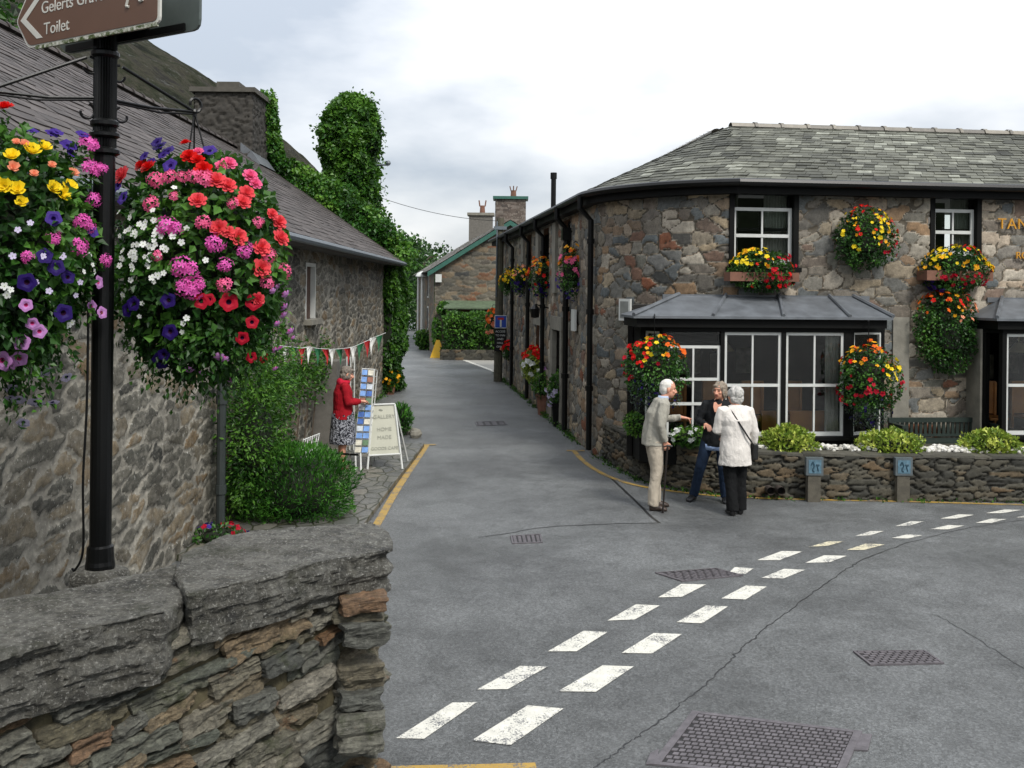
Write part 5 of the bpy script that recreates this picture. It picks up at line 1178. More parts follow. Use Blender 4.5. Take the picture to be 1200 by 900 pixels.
def small_basket(name, label, cat, C, R, cols, seed, n=900, dark=0.0, leaf=.045, top=.1, group=None, bowl='basket', hang=None, folm='fol', fsz=.036):
    r = thing(name, label, cat, C, group=group); C = np.asarray(C, float); R = np.asarray(R, float); mb = MB()
    if bowl == 'basket':
        mb.lathe(C+np.array([0, 0, -R[2]*.2]), [(.02, -R[2]*.35), (R[0]*.38, -R[2]*.2), (R[0]*.45, R[2]*.25), (.02, R[2]*.2)], 12); mb.build('basket_bowl', M['core'], r)
    elif bowl == 'box': mb.fbox(Frame(C, FP.d[:2]), -R[0]*1.05, R[0]*1.05, -R[1]*.7, R[1]*.5, -R[2]*.45, -R[2]*.05); mb.build('trough', M['terracotta'], r)
    elif bowl == 'pot': mb.lathe((C[0], C[1], 0), [(R[0]*.5, .0), (R[0]*.62, hang), (R[0]*.68, hang), (R[0]*.68, hang+.04), (R[0]*.5, hang+.03)], 14); mb.build('pot', M['terracotta'] if dark < .5 else M['blackwood'], r)
    if bowl == 'basket' and hang is not None:
        mb = MB(); h = np.asarray(hang[0], float); mb.tube([h, C+np.array([0, 0, R[2]*.2])], .006, 4); mb.tube([hang[1], h], .012, 5); mb.build('hanging_bracket', M['black'], r)
    e = MB(); eball(e, C, (R[0]*.5, 0, 0), (0, R[1]*.5, 0), (0, 0, R[2]*.55)); e.build('stems_and_shade_core', M['core'], r, True)  # dark core painted as leaf shade, closes gaps in the foliage
    P, N, tn = ell_leaves(C, R, int(n*1.6), .5, .28, 2.8, seed); leaf_cloud('foliage', P, N, leaf, M[folm], r, .35, .9, .7, tn)
    for (col, m_, zlo, zhi, xlo, xhi) in cols:
        v = sph(m_*14); ok = (v[:, 2] > zlo) & (v[:, 2] < zhi) & (v[:, 0] > xlo) & (v[:, 0] < xhi)
        if bowl != 'pot': ok &= (v[:, 1] < .55)
        v = v[ok]; cl = fbm(v*4+seed+len(col), 2, seed); v = v[np.argsort(-cl-rng.uniform(0, .35, len(v)))][:max(4, int(m_*.85))]
        if len(v) == 0: continue
        kk = 1+.28*2*(fbm(v*2.8+seed*7.3, 3, seed)-.5); blossoms('blossoms', C+v*R*(kk*1.02)[:, None], v, fsz, M['p_'+col], r)
    return r
def fpt(px, py, off): u, z = FP.hit(px, py, off); return FP(u, off, z)
GI = 'flower displays on the inn front'
small_basket('window_box', 'window box of yellow pansies over red fuchsias under the wide upper sash window', 'window box', fpt(893, 318, .22), (.50, .24, .33), [('yellow', 46, .15, 1, -1, .25), ('amber', 18, .2, 1, -.9, .5), ('crimson', 55, -.7, .7, .0, 1), ('red', 20, -.8, .3, -.4, .9)], 31, 1500, bowl='box', group=GI)
small_basket('wall_basket', 'bushy wall basket of yellow and red flowers between the two upper windows', 'wall basket', fpt(1014, 280, .2), (.47, .25, .46), [('yellow', 42, -.4, .8, -1, .6), ('amber', 25, -.2, .9, -.8, 1), ('red', 34, .1, 1, -.5, 1), ('crimson', 14, -.5, .2, .2, 1)], 32, 1700, group=GI)
small_basket('window_box', 'window box heaped with bright yellow begonias under the narrow upper window', 'window box', fpt(1120, 316, .22), (.50, .25, .37), [('yellow', 75, .1, 1, -1, 1), ('amber', 26, .0, .8, -1, 1), ('red', 10, .6, 1, -1, 1), ('crimson', 60, -.8, .15, -.6, 1), ('violet', 34, -1, -.3, -1, 0)], 33, 1700, bowl='box', group=GI)
small_basket('wall_basket', 'long trailing wall basket with orange begonias just above the bench', 'wall basket', fpt(1109, 388, .2), (.46, .26, .64), [('orange', 34, .45, 1, -1, .0), ('red', 28, .5, 1, -.6, 1), ('amber', 14, .3, .9, 0, 1), ('peach', 20, .2, .8, .2, 1)], 34, 2600, group=GI)
small_basket('hanging_basket', 'hanging basket of red geraniums over dusky blue trailing lobelia before the bay window', 'hanging basket', fpt(767, 432, .98), (.45, .35, .46), [('red', 40, .05, .95, -.8, .6), ('orange', 34, .35, 1, .25, 1), ('amber', 16, .4, 1, -.6, .4), ('yellow', 8, .3, 1, -1, 0), ('crimson', 14, -.3, .4, -1, 0)], 35, 1500, hang=(fpt(767, 372, .98), fpt(767, 368, .75)), group=GI)
small_basket('hanging_basket', 'hanging basket with yellow blooms and dark trailing fuchsias beside the narrow bay light', 'hanging basket', fpt(1018, 447, .98), (.44, .35, .50), [('amber', 26, .5, 1, -1, .2), ('orange', 20, .6, 1, -.6, .5), ('yellow', 26, .1, .6, .35, 1), ('red', 14, .4, 1, -1, 1), ('crimson', 70, -.7, .3, -1, 1)], 36, 1700, hang=(fpt(1018, 377, .98), fpt(1018, 374, .75)), group=GI)
for (px, py, rx, rz, sd, lab) in ((767, 462, .40, .30, 37, 0), (1018, 478, .33, .30, 38, 1)):   # dark lobelia trails belong to the baskets
    r = [o for o in bpy.data.objects if o.name.startswith('hanging_basket') and o.get('group') == GI][lab]
    P, N, tn = ell_leaves(fpt(px, py, .98), (rx, .3, rz), 900, .5, .3, 3, sd); leaf_cloud('trailing_foliage', P, N, .032, M['folblue'], r, .6, .9, .6, tn)
    blossoms('blossoms', P[:70], N[:70], .022, M['p_purple'], r)
GL = 'hanging baskets along the lane wall of the inn'
for (px, py, w, h, lab, cols, sd) in (
    (672, 320, .30, .50, 'lane basket of pink and orange flowers nearest the rounded corner', [('pink', 30, -.2, .8, -1, 1), ('amber', 30, .3, 1, -1, 1), ('orange', 24, .3, 1, -1, 1), ('violet', 40, -1, -.1, -1, 1)], 41),
    (637, 325, .36, .48, 'lane basket of orange and red blooms, second from the rounded corner', [('orange', 50, .0, 1, -1, 1), ('amber', 36, .2, 1, -1, .4), ('red', 20, -.5, .4, -1, 1), ('purple', 40, -1, -.3, -1, 1)], 42),
    (611, 328, .28, .40, 'lane basket of cream and yellow blooms above purple trails', [('yellow', 40, .0, 1, -1, 1), ('peach', 30, .2, 1, -1, 1), ('purple', 40, -1, 0, -1, 1)], 43),
    (595, 331, .24, .38, 'lane basket of yellow blooms farthest from the rounded corner', [('yellow', 40, -.2, 1, -1, 1), ('amber', 30, .0, 1, -1, 1)], 44)):
    u = su(px+4); C = SF(u, .42, 0); C[2] = float(at(px, py, C[1])[2]); C[0] = float(at(px, py, C[1])[0])
    small_basket('hanging_basket', lab, 'hanging basket', C, (w, w, h), cols, sd, 800, hang=(C+np.array([0, 0, h*1.15]), SF(u, .03, C[2]+h*1.2)), group=GL, fsz=.046)
# tubs and pots in the lane
def lane_pot(px, py, off, rx, rz, lab, cols, sd, hgt, name='potted_plant', dark=0., fol='fol', n=700, z=None):
    u = su(px); P = SF(u, off, 0); P[0] = float(at(px, py, P[1])[0]); P[2] = hgt+rz*.8 if z is None else z
    return small_basket(name, lab, 'potted plant', P, (rx, rx, rz), cols, sd, n, dark=dark, bowl='pot' if z is None else 'basket', hang=hgt if z is None else None, folm=fol, leaf=.06, fsz=.06)
lane_pot(657, 480, .35, .30, .40, 'leafy plant in a black tub by the lane door', [('palelilac', 20, -1, 0, -1, 0)], 51, .45, dark=1, fol='ivylight')
lane_pot(640, 462, .45, .36, .34, 'green plant in a terracotta tub beside the lane door', [('lilac', 6, 0, 1, -1, 1)], 52, .42, fol='ivylight')
P_ = SF(su(629), .2, .95); P_[0] = float(at(626, 425, P_[1])[0])
small_basket('window_box', 'lane window box with scarlet geraniums above variegated leaves', 'window box', P_+np.array([0, 0, .05]), (.30, .4, .42), [('red', 60, .45, 1, -1, 1), ('white', 20, -.5, .3, -1, 1)], 53, 900, bowl='none', folm='hebe', leaf=.06, fsz=.07)
P_ = SF(su(598), .38, 1.0); P_[0] = float(at(597, 412, P_[1])[0])
small_basket('wall_basket', 'small red geranium basket beside the telegraph pole', 'wall basket', P_, (.22, .22, .30), [('red', 60, .2, 1, -1, 1), ('peach', 14, -.2, .3, -1, 1)], 54, 600, fsz=.07)
P_ = at(577, 378, 33.5)
small_basket('hanging_basket', 'orange flower basket peeping out behind the telegraph pole', 'hanging basket', P_, (.22, .3, .45), [('orange', 44, 0, 1, -1, 1), ('peach', 30, -.8, .5, -1, 1)], 55, 500, fsz=.08, hang=(P_+np.array([0, 0, .6]), P_+np.array([.5, 0.5, .65])))

# ------------------------------------------------------------------ shrubs
def shrub(name, label, cat, C, R, n, leaf, m, seed, lump=.25, tone=0, group=None, flat=0, asp=.6, shell=.4, shade_core=True, floor_=.0, spread=.8, droop=.2):
    C = np.asarray(C, float); r = thing(name, label, cat, (C[0], C[1], max(0, C[2]-R[2])), group=group)
    if shade_core: e = MB(); sf = .66 if shell < .5 else .42; eball(e, C, (R[0]*sf, 0, 0), (0, R[1]*sf, 0), (0, 0, R[2]*sf)); e.build('stems_and_shade_core', M['core'], r, True)  # dark ellipsoid coloured as the shaded inside of the shrub
    P, N, tn = ell_leaves(C, R, n, shell, lump, 2.6, seed, cut=lambda q: q[:, 2] > floor_); leaf_cloud('foliage', P, N, leaf, M[m], r, droop, spread, asp, tn+tone); return r
GH = 'low variegated shrubs along the planter'
for px, py, w, h, lab, sd in ((925, 520, 33, 17, 'rounded yellow green shrub on the planter below the bay window', 61), (1045, 524, 40, 16, 'rounded yellow green shrub on the planter in front of the bench end near the bay', 62), (1162, 526, 36, 18, 'pale yellow shrub on the planter below the gold lettering', 63)):
    C = at(px, py, 13.75); s = 13.75/F
    shrub('planter_shrub', lab, 'shrub', C, (w*s, .32, h*s+.06), 2600, .055, 'hebe', sd, .34, .0, GH, floor_=.5, droop=-.2)
for px, py, w, h, lab, sd, m in ((745, 497, 14, 12, 'small green plant on the slab end of the planter', 64, 'ivylight'), (810, 512, 26, 9, 'low white flowered plant on the planter behind the walking man', 65, 'ivylight'), (1192, 545, 10, 6, 'small green tuft at the planter edge', 66, 'ivy')):
    C = at(px, py, 14.2 if px < 800 else 13.75); s = C[1]/F
    r = shrub('bedding_plant', lab, 'plant', C, (w*s, .2, h*s+.03), 600, .05, m, sd, .3, .1, floor_=.5)
    if px == 810: v = sph(60); v = v[(v[:, 2] > -.2) & (v[:, 1] < .3)]; blossoms('blossoms', C+v*np.array([w*s, .2, h*s+.03])*1.03, v, .035, M['p_white'], r)
# cottage garden strip
shrub('conifer_shrub', 'dense feathery dark conifer shrub spilling beside the drain pipe', 'shrub', (-2.60, 11.85, .38), (.76, .66, .58), 11000, .06, 'conifer', 71, .22, 0, asp=.28, droop=-.5, spread=.6, shell=.3)
shrub('climbing_bush', 'loose bright green bush climbing the cottage wall behind the conifer', 'shrub', (-3.02, 11.7, .95), (.46, .75, 1.15), 6500, .06, 'ivy', 72, .4, .12, asp=.4, shell=.6)
r = shrub('climbing_shrub', 'airy climbing shrub reaching up the cottage wall', 'shrub', (-3.02, 12.3, 1.75), (.40, .6, .75), 1800, .07, 'ivylight', 73, .5, .15, asp=.35, shell=.9, shade_core=False)
n = 1600; yy = rng.uniform(12.2, 16.9, n); zz = 1.55+.5*(fbm(np.c_[yy*1.3, yy*0, yy*0], 3, 3)-.5)*2+rng.normal(0, .18, n); P = np.c_[-3.28+rng.uniform(0, .22, n), yy, zz]
rc_ = thing('wall_creeper', 'straggling green creeper along the cottage wall under the bunting', 'creeper', (-3.3, 14.5, 0))
leaf_cloud('leaves', P, np.tile([.9, -.2, .2], (n, 1)), .07, M['ivy'], rc_, .3, .9, .6, np.clip(rng.normal(.6, .2, n), 0, 1))
mb = MB()
for i in range(7): y0 = 12.6+i*.6; mb.tube([(-3.3, y0, .1), (-3.27, y0+.2, .9), (-3.26, y0+.1, 1.6), (-3.2, y0+.5, 1.8)], .012, 5)
mb.build('stems_and_shade_core', M['bark'], rc_)  # bare bark stems only, no shade core
C = gnd(240, 632); C = np.array([-3.12, 10.55, .12])
r = shrub('bedding_plant', 'low pink and red bedding flowers at the foot of the drain pipe', 'plant', C, (.28, .25, .13), 300, .05, 'fol', 75)
v = sph(34); v = v[v[:, 2] > .1]; blossoms('blossoms', C+v*np.array([.28, .25, .14]), v, .035, M['p_crimson'], r); v = sph(20); v = v[v[:, 2] > .1]; blossoms('blossoms', C+v*np.array([.32, .25, .14]), v, .035, M['p_violet'], r)
C = gnd(475, 512); r = shrub('kerb_plant', 'spiky green plant in a stone edged bed by the lane', 'plant', (C[0]-.12, C[1]+.2, .30), (.22, .25, .32), 900, .11, 'conifer', 76, .3, .1, asp=.2, droop=-.7)
mb = MB(); r_ = random.Random(4)
for i in range(7): a = -.4+i*.35; mb.ball((C[0]-.12+.34*math.cos(a), C[1]+.1+.34*math.sin(a)-.1, .06), (.10, .08, .09), 8)
mb.build('edging', M['stonegrey'], r)
C = gnd(456, 462); r = shrub('potted_plant', 'small pot of orange flowers at the foot of the ivy', 'potted plant', (C[0], C[1], .42), (.26, .26, .3), 400, .06, 'ivylight', 77); v = sph(40); v = v[v[:, 1] < .2]; blossoms('blossoms', np.array([C[0], C[1], .45])+v*.28, v, .05, M['p_amber'], r)
MB().lathe((C[0], C[1], 0), [(.13, 0), (.17, .22), (.15, .2)], 12).build('pot', M['terracotta'], r)

# ------------------------------------------------------------------ ivy
iv = thing('ivy_creeper', 'thick ivy smothering the far gable and verge of the slate cottage', 'ivy', (-4, 27.4, 0))
def ivy_strip(pts, wid, thick, n, seed, size=.085, m='ivy', tone=0):
    pts = np.asarray(pts, float); s = np.r_[0, np.cumsum(np.linalg.norm(np.diff(pts, axis=0), axis=1))]; t_ = rng.uniform(0, s[-1], n)
    C = np.stack([np.interp(t_, s, pts[:, j]) for j in range(3)], 1); v = sph(n); k_ = 1+.5*(fbm(C*1.7+v*.8, 3, seed)-.5)*2
    W = np.interp(t_, np.linspace(0, s[-1], len(wid)), wid)
    P = C+v*np.stack([W, np.full(n, thick), W], 1)*(k_*(1-.4*rng.uniform(0, 1, n)**2))[:, None]
    tn = np.clip(.5+1.5*(fbm(P*1.6, 3, seed+2)-.5)+rng.normal(0, .16, n)+tone, 0, 1); return P, v, tn
vg = [(-6.75, 26.75, 8.0), (-6.7, 26.9, 6.9), (-6.6, 27.1, 6.15), (-5.6, 27.3, 5.5), (-4.6, 27.35, 4.85), (-3.6, 27.35, 4.15), (-3.05, 27.4, 3.7)]
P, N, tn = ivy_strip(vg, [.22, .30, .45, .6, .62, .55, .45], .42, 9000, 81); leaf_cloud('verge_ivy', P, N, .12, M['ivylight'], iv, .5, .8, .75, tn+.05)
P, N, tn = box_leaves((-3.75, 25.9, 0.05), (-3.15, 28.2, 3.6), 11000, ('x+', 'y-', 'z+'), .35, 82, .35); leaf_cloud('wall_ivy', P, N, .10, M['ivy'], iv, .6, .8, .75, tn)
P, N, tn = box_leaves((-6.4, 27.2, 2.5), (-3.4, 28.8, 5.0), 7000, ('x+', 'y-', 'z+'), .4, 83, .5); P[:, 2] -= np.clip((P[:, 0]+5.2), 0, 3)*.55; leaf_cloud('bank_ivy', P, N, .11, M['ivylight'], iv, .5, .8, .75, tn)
MB().box(-3.72, -3.2, 25.95, 28.15, 0, 3.5).box(-6.4, -3.6, 27.25, 28.7, 0, 3.6).build('stems_and_shade_core', M['core'], iv)  # dark boxes coloured as the shade deep in the ivy
tw = thing('ivy_clad_chimney', 'tall chimney stack wholly clad in ivy rising above the cottage', 'chimney', (-4.95, 29.6, 0))
tx0, tx1 = at(377, 200, 29)[0], at(436, 200, 29)[0]; tzt = float(at(405, 112, 29)[2])
MB().box(tx0+.3, tx1-.3, 29.1, 30.2, 0, tzt-.45).build('stack', M['core'], tw)
n = 26000; th = rng.uniform(0, 2*PI, n); zz = 3.0+(tzt+.12-3.0)*rng.uniform(0, 1, n)**.9; cx_ = (tx0+tx1)/2
dome = np.clip((zz-(tzt-1.0))/1.12, 0, 1); prof = np.sqrt(np.clip(1-dome**2.4, 0.0, 1)); flare = np.clip((5.4-zz)/2.4, 0, 1)**1.5
q_ = np.stack([np.cos(th)*1.3, np.sin(th)*1.3, zz*1.1], -1); rad = (1+.34*(fbm(q_, 4, 84)-.5)*2+.34*(fbm(q_*3.4, 3, 85)-.5)*2+.75*flare)*(1-.5*rng.uniform(0, 1, n)**2.5)*prof
se = (np.abs(np.cos(th))**3+np.abs(np.sin(th))**3)**(-1/3)
P = np.stack([cx_+.04*np.sin(zz*1.7)+np.cos(th)*se*rad*(tx1-tx0)*.53+.35*flare, 29.65+np.sin(th)*se*rad*.8, zz+rng.normal(0, .05, n)], -1)
N = np.stack([np.cos(th), np.sin(th), .25+dome*1.2], -1); N /= np.linalg.norm(N, axis=1)[:, None]
tn = np.clip(.5+1.6*(fbm(P*1.5, 3, 86)-.5)+rng.normal(0, .17, n)+.12*dome, 0, 1)
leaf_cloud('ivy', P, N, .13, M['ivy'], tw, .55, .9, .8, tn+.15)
n = 2600; k_ = rng.integers(0, 26000, n); k_ = k_[fbm(P[k_]*2.6, 2, 87) > .5]; n = len(k_); leaf_cloud('ivy_sprays', P[k_]+N[k_]*rng.uniform(.02, .34, n)[:, None], N[k_], .10, M['ivylight'], tw, .2, .9, .7)
MB().tube([(tx1, 29.3, float(at(440, 192, 29)[2])), (tx1+.45, 29.2, float(at(440, 192, 29)[2]))], .03, 6).ball((tx1+.45, 29.2, float(at(440, 190, 29)[2])), .08, 8).build('wire_bracket', M['grey'], tw)

# ------------------------------------------------------------------ hills, woods and trees
def hill(name, label, prof, D, depth, m, seed, rough=3, nx=160, ny=40):
    """ridge profile given as (x, z) at distance D, falling towards the viewer and behind"""
    prof = np.array(prof, float); x = np.linspace(prof[0, 0], prof[-1, 0], nx); zr = np.interp(x, prof[:, 0], prof[:, 1])
    t_ = np.linspace(0, 1.5, ny); X, T = np.meshgrid(x, t_, indexing='ij'); Y = D-depth*(1-T); h = np.where(T < 1, np.sin(np.clip(T, 0, 1)*PI/2)**1.15, 1-(T-1)**2*1.5)
    n_ = fbm(np.stack([X/rough/9, Y/rough/9, X*0+seed], -1), 5, seed)-.5; n2 = fbm(np.stack([X/rough/2.2, Y/rough/2.2, X*0+seed], -1), 4, seed+4)-.5
    Z = zr[:, None]*h+(n_*rough*2.2+n2*rough*.8)*np.clip(T*1.6, 0, 1)-.5
    V = np.stack([X, Y, Z], -1).reshape(-1, 3); I = np.arange(nx-1)[:, None]*ny+np.arange(ny-1)[None, :]
    return tag(make_obj(name, V, np.stack([I, I+ny, I+ny+1, I+1], -1).reshape(-1, 4), None, m, smooth=True), label, 'hill', kind='structure'), (x, zr)
k = NT('heather_hillside'); c = k.ramp(k.noise(.06, 9, .72), [(.36, lin('#292b24')), (.45, lin('#3b3f30')), (.53, lin('#4f4d42')), (.62, lin('#383835'))]); c = k.mix(k.ramp(k.noise(.16, 8, .75), [(.57, 0), (.64, .8)]), c, lin('#6f716c'))
k.col(k.mix(1.0, c, k.ramp(k.noise(.5, 8, .8), [(.3, .6), (.7, 1.3)]), 'MULTIPLY')); k.rough(.95); k.bump(k.noise(.25, 9, .8), 1.0, 4.0); k.b.inputs['Specular IOR Level'].default_value = .05; M['heather'] = k.m
pp_ = [(-420, 150), (-280, 128)]+[(float(at(px, py, 400)[0]), float(at(px, py, 400)[2])) for px, py in ((20, 25), (95, 28), (140, 46), (172, 52), (205, 73), (250, 97), (290, 135), (330, 163), (372, 205), (420, 250), (470, 290), (520, 320))]
hill('mountain', 'dark heathery mountainside behind the cottage roof', pp_, 400, 260, M['heather'], 3, 5.5, 320, 110)
pw = [(float(at(px, py, 220)[0]), float(at(px, py, 220)[2])) for px, py in ((400, 300), (440, 288), (470, 288), (490, 298), (515, 312), (560, 322), (640, 330))]
wh_, (wx, wz) = hill('wooded_hill', 'green wooded hill at the end of the valley', pw, 220, 90, plain('wood_floor', '#2c3a20', .95, .3, .2), 9, 2, 80, 30)
hill('added_unseen_slope', 'added unseen wooded slope behind the camera that darkens window reflections', [(-260, 30), (-120, 24), (-40, 16), (30, 17), (120, 22), (260, 34)], -75, -55, plain('added_slope_dark', '#1f2a15', .95, .5, .25, bump=.8, bscale=1.2, spec=.05), 15, 3, 60, 24)  # slope added out of view to darken the glass and cut sky light
n = 9000; x = rng.uniform(wx[0], wx[-1], n); tt = rng.uniform(.15, 1.05, n); z = np.interp(x, wx, wz)*np.sin(np.clip(tt, 0, 1)*PI/2)**1.15
cxs = rng.uniform(wx[0], wx[-1], 260); cts = rng.uniform(.2, 1.05, 260); ci_ = rng.integers(0, 260, n); v = sph(n); rr = rng.uniform(1.6, 3.2, 260)[ci_]
P = np.c_[cxs[ci_], 220-90*(1-cts[ci_]), np.interp(cxs[ci_], wx, wz)*np.sin(np.clip(cts[ci_], 0, 1)*PI/2)**1.15]+v*rr[:, None]*np.array([1, 1, 1.1])
tg = leaf_cloud('distant_woods', P, v, 1.0, M['woodleaf'], None, .1, .9, .8, np.clip(.5+.35*v[:, 2]+rng.normal(0, .18, n), 0, 1)); tag(tg, 'far off wood covering the hill at the lane end', 'wood', kind='stuff')
def tree(label, x, y, h, cr, n, leaf, m, seed, group=None, crown_lo=.3):
    r = thing('broadleaf_tree', label, 'tree', (x, y, 0), group=group); r_ = np.random.default_rng(seed); mb = MB()
    mb.tube([(x, y, 0), (x+.1, y, h*.3), (x-.1, y+.1, h*.6), (x, y, h*.9)], [cr*.11, cr*.09, cr*.06, .03], 8)
    blobs = []
    for i in range(11):
        a = r_.uniform(0, 2*PI); z = h*(crown_lo+(.95-crown_lo)*r_.random()); rad = cr*r_.uniform(.25, .75)*(1-.5*max(0, z/h-.6)); b = np.array([x+rad*math.cos(a), y+rad*math.sin(a), z]); blobs.append(b)
        mb.tube([(x, y, z-h*.18), (b+np.array([x, y, z-h*.05]))/2, b], [cr*.045, cr*.03, .015], 5)
    mb.build('trunk', M['bark'], r); Ps = []; Ns = []; Ts = []
    for i, b in enumerate(blobs): P, N, t_ = ell_leaves(b, np.array([1, 1, .85])*cr*r_.uniform(.38, .6), n//11, .6, .35, 2.5, seed+i); Ps.append(P); Ns.append(N); Ts.append(t_)
    leaf_cloud('crown', np.concatenate(Ps), np.concatenate(Ns), leaf, M[m], r, .3, .9, .7, np.concatenate(Ts)); return r
tree('dark leafy tree standing behind the cottage roof beside the brown sign', -19, 31, 13.2, 4.3, 9000, .26, 'treeleaf', 91)
tree('dark tree at the very end of the lane behind the ivy', -8.6, 66, 6.4, 2.8, 4000, .25, 'treeleaf', 92, crown_lo=.05)
tree('second dark tree at the lane end beside the white lamp', -6.6, 70, 5.6, 2.2, 3000, .25, 'treeleaf', 93, crown_lo=.05)
tree('broad dark tree filling the gap beyond the lane bend', -12.5, 64, 6.2, 3.2, 4000, .25, 'treeleaf', 94, crown_lo=.05)
hd = thing('hedge', 'clipped green hedge in front of the gabled house', 'hedge', (-1.5, 40, 0))
a, b = at(519, 380, 39.8), at(586, 380, 39.8); P, N, tn = box_leaves((a[0]+.15, 39.2, .2), (b[0]+1.5, 40.4, 1.75), 6500, ('x-', 'y-', 'z+', 'x+'), .3, 95, .35); leaf_cloud('foliage', P, N, .12, M['ivy'], hd, .2, .9, .7, tn+.1)
MB().box(a[0]+.2, b[0]+1.4, 39.3, 40.3, 0, 1.6).build('stems_and_shade_core', M['core'], hd)  # dark box coloured as the shaded inside of the hedge
hw = masonry('low_wall', [(a[0]-.05, 39.0), (b[0]+1.5, 39.0)], 0, .42, .04, .4, .14, M['gar'], None, seed=97, relief=.03); tag(hw, 'low stone wall under the green hedge', 'wall')
for px, py, w, h, lab, sd in ((502, 400, .8, .9, 'bushy green plants against the far house front', 101), (494, 398, .6, .7, 'clump of green plants by the white lamp', 102), (519, 362, .4, .5, 'yellow green climber on the far house corner', 103), (512, 388, .35, 1.0, 'slim climbing plant at the far house corner', 104)):
    D = 45.5 if px < 505 else 41.4; C = at(px, py, D); shrub('house_plant', lab, 'plant', C, (w*.55, .5, h*.6), 500, .13, 'ivylight', sd, .4, .0)
tag(masonry('gate_pier', [(-5.15, 55.6), (-4.45, 55.6)], 0, 2.1, .06, .3, .14, M['far'], None, seed=98), 'stone gate pier beyond the white lamp', 'pier')
ys_ = thing('caution_board', 'yellow folding caution board on the lane outside the gabled house', 'sign', gnd(513, 419)*np.array([1, 1, 0])); c = gnd(513, 419); M['cautionyellow'] = plain('caution_yellow', '#d8a80c', .4, .05)
for s_ in (-1, 1): MB().hexa([(c[0]-.3, c[1]+s_*.22, .0), (c[0]+.3, c[1]+s_*.22, .0), (c[0]+.3, c[1]+s_*.20, .0), (c[0]-.3, c[1]+s_*.20, .0), (c[0]-.07, c[1]+s_*.02, .72), (c[0]+.07, c[1]+s_*.02, .72), (c[0]+.07, c[1], .72), (c[0]-.07, c[1], .72)]).build('panel', M['cautionyellow'], ys_)

# ------------------------------------------------------------------ the shop pitch: bunting, boards, racks
bu = thing('bunting', 'string of red, white and green pennants sagging along the cottage wall', 'bunting', (-2.9, 15, 2.2))
FX = [(334, 406, 'w'), (344, 407, 'g'), (353.5, 408, 'r'), (363, 406.5, 'w'), (372, 408.5, 'g'), (381, 409, 'r'), (389, 409.5, 'w'), (397, 409, 'g'), (406.6, 408, 'r'), (414, 406.5, 'w'), (422, 403, 'g'), (430, 399.5, 'r'), (437, 396, 'w'), (444.5, 393, 'g')]
Dd = lambda px: 1/np.interp(px, [320, 450], [1/12.4, 1/20.5])
MB().tube([at(px, py, Dd(px)) for px, py, _ in [(322, 404, 0)]+FX+[(452, 390, 0)]], .006, 4).build('cord', M['white'], bu)
FLG = dict(r=plain('pennant_red', '#a5161a', .7), w=plain('pennant_white', '#cfd0cc', .7), g=plain('pennant_green', '#14603a', .7))
for px, py, c in FX:
    D = Dd(px); s = D/F; P = at(px, py, D); sw = rng.uniform(-.03, .03)
    V = [P+np.array([-4.0*s, .02, 0]), P+np.array([0, .035, -.005]), P+np.array([4.0*s, .0, 0]), P+np.array([sw+1.2*s, sw+.02, -10*s]), P+np.array([sw-1.2*s, sw, -10*s]), P+np.array([sw, sw, -20*s])]
    MB().add(V+[p+np.array([0, .004, 0]) for p in V], q=[(0, 1, 3, 4), (6, 10, 9, 7), (0, 4, 10, 6), (2, 8, 9, 3)], t=[(1, 2, 3), (4, 3, 5), (7, 9, 8), (10, 11, 9), (4, 5, 11), (4, 11, 10), (3, 9, 11), (3, 11, 5)]).build('pennant', FLG[c], bu)
M['cream'] = plain('cream_board', '#aeae9e', .6, .06, 5); M['whitegloss'] = M['white']
abp = gnd(452, 548, .07); ab = thing('shop_board', 'white folding shop board with faded grey lettering on the slate pavement', 'sign', (abp[0], abp[1], .07))
D0 = float(abp[1])-.1
q = [at(432, 534, D0), at(469.5, 532, D0+.05), at(462.5, 473.5, D0+.3), at(437, 474.5, D0+.27)]; nrm = np.cross(q[1]-q[0], q[3]-q[0]); nrm /= np.linalg.norm(nrm)
MB().hexa(q[:2]+[q[1]-nrm*.02, q[0]-nrm*.02]+[q[3], q[2], q[2]-nrm*.02, q[3]-nrm*.02]).build('panel', M['cream'], ab)
mb = MB(); e = nrm*.006
for a, b in ((0, 1), (1, 2), (2, 3), (3, 0)): mb.tube([q[a]+e, q[b]+e], .017, 6)
mb.build('panel_border', M['white'], ab)
for a, b in ((3, 0), (2, 1)):
    d = (q[b]-q[a]); foot = q[b]+d*((q[b][2]-.072)/(q[a][2]-q[b][2])); MB().tube([q[b], foot], .016, 6).build('leg', M['white'], ab)
    MB().tube([q[a]-nrm*.03, q[a]-nrm*.03+np.array([foot[0]-q[a][0], .42, .072-q[a][2]])], .016, 6).build('leg', M['white'], ab)
M['faded'] = plain('faded_lettering', '#8f9084', .7)
up_ = (q[3]+q[2])/2-(q[0]+q[1])/2; rt = q[1]-q[0]; ctr = (q[0]+q[1])/2
for f_, s_, sz in ((.72, 'GALLERY', .082), (.47, 'HOME', .08), (.31, 'MADE', .08), (.10, 'GOODS CAFE', .066)): text('lettering', s_, sz, face_matrix(ctr+up_*f_+e*1.2, rt, up_), M['faded'], ab, .001, 'CENTER')
mb = MB(); mb.ball(ctr+up_*.88+e-np.array([.05, 0, 0]), (.035, .006, .022), 8); mb.build('emblem', M['faded'], ab)
